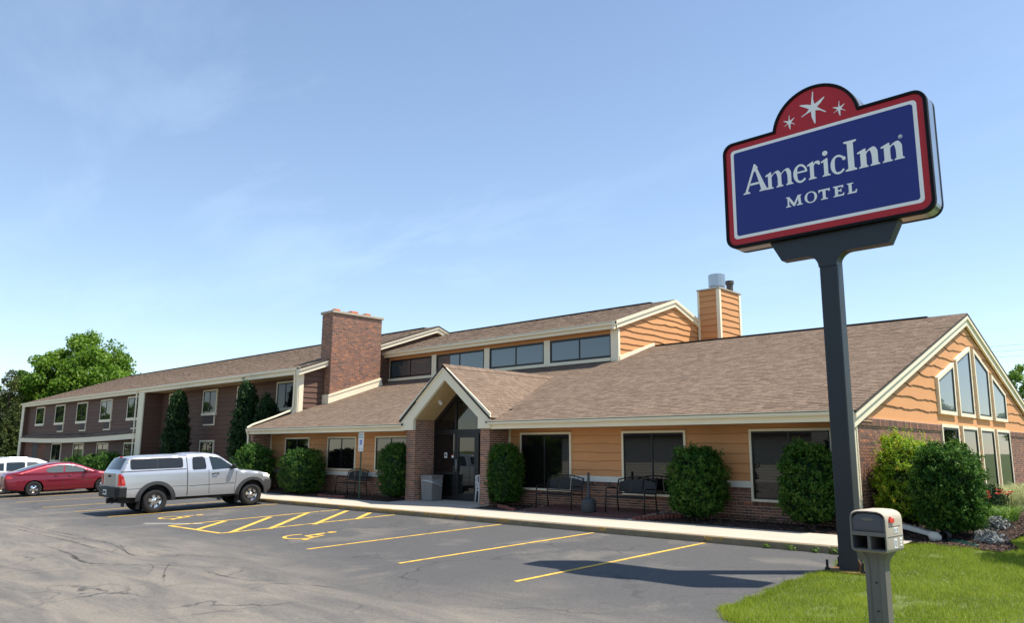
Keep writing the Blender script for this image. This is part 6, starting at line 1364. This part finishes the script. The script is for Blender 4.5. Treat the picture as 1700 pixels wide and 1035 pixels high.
sv_.band([p for p in sv_.top if 1.66 < p[0] < 2.42 and p[1] > 1.13], 'glass_car', 'windscreen', suv, off=.006, inset_=.06)
for sg in (1, -1):
    mb = MB(); mb.hexa([(sg*.88, 1.82, 1.10), (sg*1.06, 1.8, 1.10), (sg*1.06, 1.93, 1.11), (sg*.88, 1.98, 1.11), (sg*.86, 1.82, 1.26), (sg*1.05, 1.8, 1.26), (sg*1.04, 1.91, 1.25), (sg*.86, 1.95, 1.25)]); build(mb, 'wing_mirror', 'paint_white', suv, bevel=.03)
    for y in (.25, 1.12): mb = MB(); mb.tube([(sg*.885, y-.08, .98), (sg*.92, y, .985), (sg*.885, y+.08, .99)], .016, 8); build(mb, 'door_handle', 'chrome', suv, smooth=True)
    mb = MB(); mb.tube([(sg*.60, -.2, 1.72), (sg*.62, .1, 1.76), (sg*.62, 1.0, 1.755), (sg*.60, 1.3, 1.71)], .016, 8); build(mb, 'roof_rail', 'chrome', suv, smooth=True)
for a, b, w_ in (((.945, .36), (.95, 1.1), .012), ((1.98, .4), (2.0, 1.08), .012), ((.42, .62), (.10, 1.12), .012)): sv_.skin([(a[0]-w_/2, a[1]), (a[0]+w_/2, a[1]), (b[0]+w_/2, b[1]), (b[0]-w_/2, b[1])], .004, 'seam', 'panel_seam', suv)
suv.scale = (1, 1, .95); suv.location = (-43.3, 10.0, gz(-43.3, 10.0)); suv.rotation_euler = (math.atan(GB), 0, R(-2))

# ------------------------------------------------------------------ planting
def shrub(name, label, cat, x, y, rx, ry, h, mat, n, leaf=.05, box=2.6, lump=.16, group=None, core='leaf_dark', up=.6, tintb=.5, z=None, taper=0.0, stemh=.1, cusp=0.0, feather=.0):
    """dense shrub: leaf sprays through the outer shell of a lumpy superellipsoid, dark twigs inside"""
    z0 = bed_z(x, min(y, 19)) if z is None else z
    t = thing(name, (x, y, z0), label, cat, group)
    ph = rng.uniform(0, 50); per = 11; n = n//per
    d = rng.normal(size=(n, 3)); d /= np.linalg.norm(d, axis=1)[:, None]; d[:, 2] = np.where(d[:, 2] < -.75, -d[:, 2], d[:, 2])
    k = (np.abs(d[:, 0])**box+np.abs(d[:, 1])**box+np.abs(d[:, 2])**box)**(-1/box)
    S = d*k[:, None]; hz = (S[:, 2]+1)/2                     # 0 bottom .. 1 top
    def lumps(D, s, o): return vnoise(D[:, 0]*3+o+7*D[:, 2], D[:, 1]*3+o*2+5*D[:, 2], s, o)
    lm = lumps(d, 1.1, ph)*.65+lumps(d, 2.7, ph+3)*.35; sc = 1-lump+2*lump*(lm-.25)
    depth = rng.uniform(0, 1, n)**2.2*.34
    f = sc*(1-depth)*(1-taper*hz**1.3)*(1-.22*(1-np.clip(hz*4, 0, 1))**2)
    P = np.c_[S[:, 0]*rx*f*.95, S[:, 1]*ry*f*.95, h*.97*(.015+.985*hz)*np.where(hz > .5, 1-lump*.5+lump*(lm-.25)*1.2-depth*.25*(hz-.5)*2, 1)]
    P += rng.normal(0, leaf*.35, P.shape); P[:, 2] = np.maximum(P[:, 2], .02)
    Nn = np.c_[S[:, 0]/rx, S[:, 1]/ry, (hz-.45)*1.3/h]; Nn /= np.linalg.norm(Nn, axis=1)[:, None]+1e-9
    Nn = Nn+rng.normal(0, .55, Nn.shape); Nn /= np.linalg.norm(Nn, axis=1)[:, None]
    tint = np.clip(tintb+.75*(lm-.45)+rng.normal(0, .22, n), 0, 1)
    # each point is a fan of sprays: leaves along a short shoot, newer and lighter towards the tip
    sd = Nn*.75+rng.normal(0, .4, Nn.shape)+np.array([0, 0, up*.45]); sd /= np.linalg.norm(sd, axis=1)[:, None]
    tt = np.tile(np.linspace(0, 1, per), n); fi = np.repeat(np.arange(n), per); nl_ = n*per
    SP0 = P[fi]+sd[fi]*(tt*leaf*rng.uniform(1.3, 2.6, n)[fi])[:, None]+rng.normal(0, leaf*.33, (nl_, 3)); SP0[:, 2] = np.maximum(SP0[:, 2], .02)
    LN = Nn[fi]+rng.normal(0, .6, (nl_, 3)); LN /= np.linalg.norm(LN, axis=1)[:, None]
    leafmesh('foliage', SP0+np.array([x, y, z0]), LN, leaf*rng.uniform(.7, 1.5, nl_), leaf*rng.uniform(.3, .6, nl_), np.clip(tint[fi]-.16+.34*tt+rng.normal(0, .08, nl_), 0, .96), mat, t, up=up, bend=.15)
    # stray sprigs standing out of the clipped outline
    ns = int(40+n*per/300); k = rng.choice(n, ns); m_ = 9; q = np.linspace(0, 1, m_)[None, :, None]
    base = P[k][:, None, :]; dirs = Nn[k]*.7+rng.normal(0, .35, (ns, 3))+np.array([0, 0, .45]); dirs /= np.linalg.norm(dirs, axis=1)[:, None]
    SP = (base+dirs[:, None, :]*q*(leaf*rng.uniform(1.2, 3.2, ns))[:, None, None]).reshape(-1, 3)+rng.normal(0, leaf*.12, (ns*m_, 3)); SN = rng.normal(0, 1, SP.shape); SN /= np.linalg.norm(SN, axis=1)[:, None]; SP[:, 2] = np.maximum(SP[:, 2], .03)
    leafmesh('sprigs', SP+np.array([x, y, z0]), SN, leaf*.9, leaf*.42, np.clip(np.repeat(rng.uniform(tintb, 1, ns), m_)+rng.normal(0, .08, ns*m_), 0, .97), mat, t)
    mb = MB()
    for i in range(7):
        a = rng.uniform(0, 6.28); q = rng.uniform(.2, .6); mb.tube([(x+rx*.1*math.cos(a), y+ry*.1*math.sin(a), z0-.05), (x+rx*q*.6*math.cos(a), y+ry*q*.6*math.sin(a), z0+h*.35), (x+rx*q*math.cos(a), y+ry*q*math.sin(a), z0+h*.7)], [.022, .015, .006], 6)
    build(mb, 'stems', 'bark', t)
    # inner twig mass so the shrub is not see-through
    bm = bmesh.new(); bmesh.ops.create_icosphere(bm, subdivisions=3, radius=1)
    for v in bm.verts:
        dv = np.array(v.co); kk = (np.abs(dv)**box).sum()**(-1/box); sv = dv*kk; hz_ = (sv[2]+1)/2
        v.co = Vector((sv[0]*rx*.66*(1-taper*hz_**1.3)*(1-.22*(1-min(1, hz_*4))**2), sv[1]*ry*.66*(1-taper*hz_**1.3), h*(.02+.84*hz_)))
    me = bpy.data.meshes.new('inner_twigs'); bm.to_mesh(me); bm.free(); finish(me, core, smooth=True, name='inner_twigs', parent=t)
    return t
G1 = 'clipped shrubs along the front wall'
shrub('arborvitae', 'rounded green shrub between the right bench and the corner window', 'shrub', -9.98, 17.0, .68, .68, 1.72, 'leaf_arbor', 26000, .058, 2.9, .20, G1)
shrub('arborvitae', 'green shrub in front of the corner window beside the sign pole', 'shrub', -7.22, 17.05, .66, .62, 1.80, 'leaf_arbor', 24000, .056, 2.8, .18, G1)
shrub('arborvitae', 'columnar green shrub against the right entrance pier', 'shrub', -16.65, 17.1, .52, .52, 1.82, 'leaf_arbor', 20000, .048, 3.4, .11, G1, tintb=.45)
shrub('arborvitae', 'green shrub against the left entrance pier', 'shrub', -21.72, 16.85, .58, .58, 1.92, 'leaf_arbor', 20000, .05, 3.0, .14, G1, tintb=.45)
shrub('boxwood_hedge', 'boxy clipped green hedge beside the nose of the silver pickup', 'shrub', -27.6, 16.75, 1.0, .75, 1.72, 'leaf_hedge', 26000, .055, 4.0, .10, G1, tintb=.5)
shrub('burning_bush', 'loose bright green bush at the left corner of the lobby', 'shrub', -31.2, 16.6, 1.0, .8, 2.0, 'leaf_hedge', 20000, .075, 2.4, .25, G1, tintb=.55)
shrub('spirea', 'yellow green leafy shrub against the brick gable', 'shrub', -5.42, 17.95, .66, 1.05, 1.88, 'leaf_spirea', 34000, .052, 2.6, .24, None, up=1.2, tintb=.44)
shrub('arborvitae', 'largest dark green shrub at the corner of the building behind the mailbox', 'shrub', -4.46, 17.05, .64, .70, 1.74, 'leaf_arbor', 40000, .055, 2.8, .19, None, tintb=.46)
# long upright shoots of the spirea
P = []; 
for i in range(90):
    a, q = rng.uniform(0, 6.28), rng.uniform(.1, .95)**.5; bx_, by_ = -5.42+.64*q*math.cos(a), 17.95+1.0*q*math.sin(a); top_ = bed_z(-5.7, 18.7)+1.84*(1-.28*q*q)+rng.uniform(.0, .30); 
    for k in range(9): P.append((bx_+rng.normal(0, .03), by_+rng.normal(0, .03), top_-.05*k))
P = np.array(P); NN = rng.normal(0, 1, P.shape); NN /= np.linalg.norm(NN, axis=1)[:, None]
sp_ = [o for o in bpy.data.objects if o.name.startswith('spirea')][0]
leafmesh('shoots', P, NN, .055, .03, rng.uniform(.5, .94, len(P)), 'leaf_spirea', sp_, up=1.)
# tall arborvitae against the guest wing
G2 = 'tall arborvitae against the guest wing'
shrub('tall_arborvitae', 'tall dark conical evergreen nearest the wing column', 'tree', -44.5, 18.75, .85, .82, 5.15, 'leaf_dark', 20000, .14, 2.2, .16, G2, z=.45, taper=.62, up=1.5)
shrub('tall_arborvitae', 'tall dark evergreen with a pointed top beside the second floor window', 'tree', -36.5, 18.8, .84, .84, 5.35, 'leaf_dark', 18000, .13, 2.2, .17, G2, z=.45, taper=.66, up=1.5, tintb=.55)
shrub('tall_arborvitae', 'shorter dark evergreen just right of the pointed one', 'tree', -35.1, 19.15, .8, .75, 4.4, 'leaf_dark', 14000, .13, 2.3, .17, G2, z=.45, taper=.55, up=1.5, tintb=.4)
G3 = 'low shrubs in front of the guest wing'
for i, (x, y, rx, h, m_) in enumerate([(-34.3, 17.9, 1.1, 1.7, 'leaf_dark'), (-49.2, 18.0, 1.3, 1.25, 'leaf_dark'), (-52.3, 18.0, 1.3, 1.5, 'leaf_hedge'), (-55.2, 18.0, 1.2, 1.35, 'leaf_hedge'), (-58.2, 18.0, 1.2, 1.2, 'leaf_hedge')]):
    shrub('wing_shrub', ['dark low shrub between the lobby corner and the tall evergreens', 'dark low shrub below the wing column', 'spreading green shrub left of the wing column', 'green shrub seen over the red car roof', 'green shrub furthest left under the wing windows'][i], 'shrub', x, y, rx, .9, h, m_, 9000, .11, 2.4, .22, G3, z=.4)
# flowers and grasses at the gable bed
lily = thing('daylilies', (-4.35, 19.3, bed_z(-4.3, 19)), 'clump of daylilies with red flowers below the gable windows', 'flowers')
n = 1500; A = rng.uniform(0, 6.28, n); Q = rng.uniform(0, 1, n)**.5; PX = np.c_[-4.4+.55*Q*np.cos(A), 19.4+1.1*Q*np.sin(A), np.full(n, bed_z(-4.4, 19)-.01)]
blademesh('leaves', PX, rng.uniform(.35, .62, n), .022, rng.uniform(.3, 1.1, n), rng.uniform(.1, 1, n), 'lily_leaf', lily, seg=4, droop=.45)
for i in range(16):
    a, q = rng.uniform(0, 6.28), rng.uniform(0, 1)**.5; c = Vector((-4.4+.55*q*math.cos(a), 19.4+1.1*q*math.sin(a), bed_z(-4.4, 19)+rng.uniform(.42, .66)))
    mb = MB(); mb.tube([(c.x, c.y, c.z-.5), tuple(c)], .006, 5); fl = build(mb, 'flower_stem', 'leaf_hedge', lily)
    pn_ = 6; D = np.array([[math.cos(k*6.283/pn_), math.sin(k*6.283/pn_), .35] for k in range(pn_)]); Pp = np.array(c)+D*.045; nn_ = np.c_[-D[:, 0]*.6, -D[:, 1]*.6, np.ones(pn_)]; nn_ /= np.linalg.norm(nn_, axis=1)[:, None]
    leafmesh('petals', Pp, nn_, .10, .055, rng.uniform(0, 1, pn_), 'lily_red', fl)
og = thing('ornamental_grass', (-5.0, 25, bed_z(-5, 19)), 'pale arching ornamental grass along the foot of the gable windows', 'grass clump')
n = 4200; PX = np.c_[rng.normal(-5.1, .28, n), rng.uniform(21.5, 30.5, n), np.full(n, bed_z(-5, 19)-.02)]
cl_ = np.round((PX[:, 1]-21.5)/1.1)*1.1+21.5; PX[:, 1] = cl_+rng.normal(0, .16, n)
blademesh('blades', PX, rng.uniform(.6, 1.05, n), .016, rng.uniform(.15, .95, n), rng.uniform(0, 1, n), 'ornamental', og, seg=5, droop=.5)
G4 = 'silver leaved plants at the bed edge'
for i, (x, y, s_) in enumerate(((-3.72, 16.55, .30), (-3.95, 18.2, .32))):
    dm = thing('dusty_miller', (x, y, bed_z(x, y)), ['silvery grey leaved plant nearest the lawn', 'silvery grey leaved plant below the daylilies'][i], 'plant', G4)
    n = 420; d = rng.normal(size=(n, 3)); d[:, 2] = np.abs(d[:, 2]); d /= np.linalg.norm(d, axis=1)[:, None]; q = rng.uniform(.3, 1, n)[:, None]; P = d*q*np.array([s_, s_*1.2, .24])+np.array([x, y, bed_z(x, y)+.02]); nn_ = d+rng.normal(0, .5, d.shape); nn_ /= np.linalg.norm(nn_, axis=1)[:, None]
    leafmesh('leaves', P, nn_, .085, .03, rng.uniform(0, 1, n), 'dusty', dm, up=.8)
dk = shrub('dark_perennial', 'small dark green plant among the daylilies', 'plant', -4.55, 20.3, .4, .5, .75, 'leaf_dark', 3500, .05, 2.1, .25)
# weeds growing in the joint of the kerb
for i, (x, h) in enumerate(((-7.05, .10), (-6.55, .17), (-6.1, .11), (-5.75, .13))):
    wd = thing('kerb_weed', (x, KERB_Y-.03, gz(x, KERB_Y)), ['small weed at the kerb foot, leftmost of four', 'largest weed at the kerb foot', 'small weed at the kerb foot, third of four', 'weed at the kerb foot nearest the sign pole'][i], 'weed', 'weeds along the kerb')
    n = 60; d = rng.normal(size=(n, 3)); d[:, 2] = np.abs(d[:, 2])+.3; d /= np.linalg.norm(d, axis=1)[:, None]; P = d*rng.uniform(.3, 1, n)[:, None]*np.array([h, h*.5, h])+np.array([x, KERB_Y-.04, gz(x, KERB_Y)]); leafmesh('leaves', P, d, .05, .016, rng.uniform(.2, 1, n), 'lily_leaf', wd)
# ---- trees
def limb(mb, p, d, ln, r, depth, tips):
    q = [p]; dd = Vector(d)
    for k in range(4): dd = (dd+Vector((random.gauss(0, .12), random.gauss(0, .12), random.gauss(.04, .08)))).normalized(); q.append(q[-1]+dd*ln/4)
    mb.tube([tuple(a) for a in q], [r*(1-.12*k) for k in range(5)], 7)
    if depth == 0: tips.append(q[-1]); return
    for i in range(3 if depth > 1 else 4):
        a = random.uniform(0, 6.28); nd = (dd*.75+Vector((math.cos(a), math.sin(a), random.uniform(-.1, .5)))*.75).normalized(); limb(mb, q[random.choice((2, 3, 4))], nd, ln*random.uniform(.55, .75), r*.5, depth-1, tips)
def broadleaf(name, label, x, y, z, h, cr, mat, ncl, per, leaf, cat='tree', group=None, trunk=.3, tintb=.5, cz=.60, vr=.42, spread=1.3):
    t = thing(name, (x, y, z), label, cat, group); mb = MB(); tips = []
    mb.tube([(x, y, z-.3), (x+.1, y, z+h*.16), (x+.05, y+.1, z+h*.34)], [trunk*1.25, trunk, trunk*.8], 10)
    for i in range(6): a = i*1.047+random.uniform(-.3, .3); limb(mb, Vector((x+.05, y+.05, z+h*random.uniform(.2, .34))), Vector((math.cos(a)*.8, math.sin(a)*.8, random.uniform(.5, 1.1))).normalized(), h*.28, trunk*.5, 2, tips)
    build(mb, 'trunk', 'bark', t, smooth=True)
    # clumps through the crown volume
    C = rng.normal(size=(ncl, 3)); C /= np.linalg.norm(C, axis=1)[:, None]; C *= (rng.uniform(.25, 1, ncl)**.45)[:, None]
    lob = 1+.22*np.sin(C[:, 0]*3.1+x)+.16*np.sin(C[:, 1]*4.3+y)
    C = C*lob[:, None]*np.array([cr, cr, h*vr])+np.array([x, y, z+h*cz]); 
    own = rng.normal(0, .5, ncl)
    idx = np.repeat(np.arange(ncl), per); n = len(idx); cs = rng.uniform(.6, 1.25, ncl)*cr*.15*spread
    d = rng.normal(size=(n, 3)); d /= np.linalg.norm(d, axis=1)[:, None]; P = C[idx]+d*(rng.uniform(0, 1, n)**.5*cs[idx])[:, None]*np.array([1, 1, .8])
    nn_ = d*.5+rng.normal(0, .6, d.shape)+np.array([0, 0, .45]); nn_ /= np.linalg.norm(nn_, axis=1)[:, None]
    leafmesh('crown', P, nn_, leaf*rng.uniform(.7, 1.4, n), leaf*rng.uniform(.5, .9, n), np.clip(tintb+.22*own[idx]+rng.normal(0, .14, n), 0, 1), mat, t, bend=.12)
    return t
broadleaf('maple_tree', 'large round bright green maple rising behind the far end of the wing', -104, 32.5, .3, 14.6, 6.5, 'leaf_maple', 340, 210, .36, trunk=.45, tintb=.68)
broadleaf('leafy_tree', 'lower darker green tree between the spruce and the maple', -113, 30, .3, 11.8, 5.0, 'leaf_maple', 170, 150, .42, trunk=.3, tintb=.35)
broadleaf('leafy_tree', 'small tree whose leaves show past the right slope of the gable', -11.3, 62, .3, 7.6, 2.2, 'leaf_maple', 90, 110, .16, trunk=.12, tintb=.6)
broadleaf('young_tree', 'small tree right of the picture that throws leaf shade on the lawn', -.3, 17.4, lawn_z(-.3, 17.4), 6.2, 1.7, 'leaf_maple', 70, 150, .11, trunk=.07, tintb=.5, cz=.68, vr=.30)
src = [o for o in bpy.data.objects if o.name == 'maple_tree'][0]
for i, (x, y, q) in enumerate(((-52, -46, .95), (-36, -52, 1.1), (-70, -42, .9), (-22, -60, 1.0), (-128, 2, .9), (-136, -16, 1.0), (-118, -30, .85), (9, 72, .55), (17, 88, .65), (4, 98, .6))):
    c_ = copytree(src, (x, y, gz(max(x, -130), min(16, max(y, -44))))); c_.name = 'street_tree'; c_.scale = (q, q, q*.9); c_.rotation_euler = (0, 0, i*1.3)
    tag(c_, 'leafy tree across the street, seen only as a reflection in the windows' if y < 20 else 'leafy tree beyond the right edge, seen only as a reflection in the gable windows', 'tree', 'trees across the street' if y < 20 else 'trees beyond the gable')
def spruce(name, label, x, y, z, h, r, per=60):
    t = thing(name, (x, y, z), label, 'tree', 'evergreens at the left edge'); mb = MB(); mb.tube([(x, y, z-.2), (x, y, z+h*.5), (x, y, z+h*.98)], [.28, .17, .02], 8); P = []; NN_ = []; T_ = []; nl = 34
    for l in range(nl):
        f = l/nl; zz = z+.4+(h-.5)*f; rr = r*(1-f)**.8+.12; nb = max(5, int(13*(1-f)+5))
        for b in range(nb):
            a = rng.uniform(0, 6.28); ln = rr*rng.uniform(.7, 1.12); dr = Vector((math.cos(a), math.sin(a), 0)); tint = rng.uniform(.15, .95)
            mb.tube([(x, y, zz), (x+dr.x*ln*.6, y+dr.y*ln*.6, zz-ln*.10), (x+dr.x*ln, y+dr.y*ln, zz-ln*.06)], [.03, .02, .006], 5, caps=False)
            m_ = int(per*(ln/r)+10); tt = rng.uniform(.15, 1, m_)**.7
            pp = np.c_[x+dr.x*ln*tt, y+dr.y*ln*tt, zz-ln*.12*tt*(1.5-tt)]+rng.normal(0, 1, (m_, 3))*np.array([.16, .16, .09])*(1.1-.5*tt)[:, None]; pp[:, 2] -= np.abs(rng.normal(0, .16, m_))
            P.append(pp); q = rng.normal(0, .6, (m_, 3)); q[:, 2] += .8; NN_.append(q/np.linalg.norm(q, axis=1)[:, None]); T_.append(np.clip(tint*.6+.2+rng.normal(0, .12, m_), 0, 1))
    build(mb, 'trunk', 'bark', t); P = np.concatenate(P); leafmesh('needles', P, np.concatenate(NN_), .30*rng.uniform(.6, 1.4, len(P)), .10, np.concatenate(T_), 'leaf_spruce', t)
    return t
spruce('spruce_tree', 'olive green spruce cut by the left edge of the photo', -105.5, 24.5, .2, 11.6, 4.6)
spruce('spruce_tree', 'smaller spruce low behind the white SUV at the left edge', -95.5, 23.0, .2, 7.0, 3.2)
# ---- overhead wires beyond the gable
wr_ = thing('utility_wires', (-15, 80, 11), 'thin overhead wires in the sky beyond the gable', 'wires')
for z0_ in (11.95, 11.45, 10.95):
    mb = MB(); mb.tube([(-60+i*6, 80+.1*i, z0_+.9*((i-8)/8)**2*.6) for i in range(17)], .009, 5); build(mb, 'wire', 'black_metal', wr_)

# ---- the building across the drive: it shows only as a reflection in the lobby windows
nz_ = gz(-34, -24); nb_ = thing('neighbour_building', (-34, -24, nz_), 'low grey sided building across the drive, seen only reflected in the lobby windows', 'building')
mb = MB(); mb.box(-50, -24.5, -32, -24, nz_-.5, nz_+4.6); nw = build(mb, 'wall', 'neighbour_siding', nb_)
NF = Fr((0, -24, 0), (1, 0, 0), (0, 1, 0))
for i in range(15):
    mb = MB(); P = [NF.p(u, z, d) for d, z in ((0, nz_+.9+.24*i), (.035, nz_+.9+.24*i), (.006, nz_+1.14+.24*i)) for u in (-50, -24.5)]; mb.add(P, [(0, 1, 3, 2), (2, 3, 5, 4)]); build(mb, 'siding_board', 'neighbour_siding', nw, fix=False)
mb = MB(); mb.box(-50.1, -24.4, -24, -23.9, nz_-.3, nz_+.9); build(mb, 'stone_base', 'neighbour_stone', nb_)
mb = MB(); mb.box(-24.5, -20.5, -30, -23.2, nz_-.3, nz_+5.2); build(mb, 'stone_tower', 'neighbour_stone', nb_)
mb = MB(); mb.prism(Fr((-51, 0, 0), (0, 1, 0), (-1, 0, 0)), [(-33, nz_+4.5), (-23.3, nz_+4.5), (-23.3, nz_+4.75), (-28, nz_+6.8), (-33, nz_+4.75)], -27, 0); build(mb, 'roof', 'roof_felt', nb_)
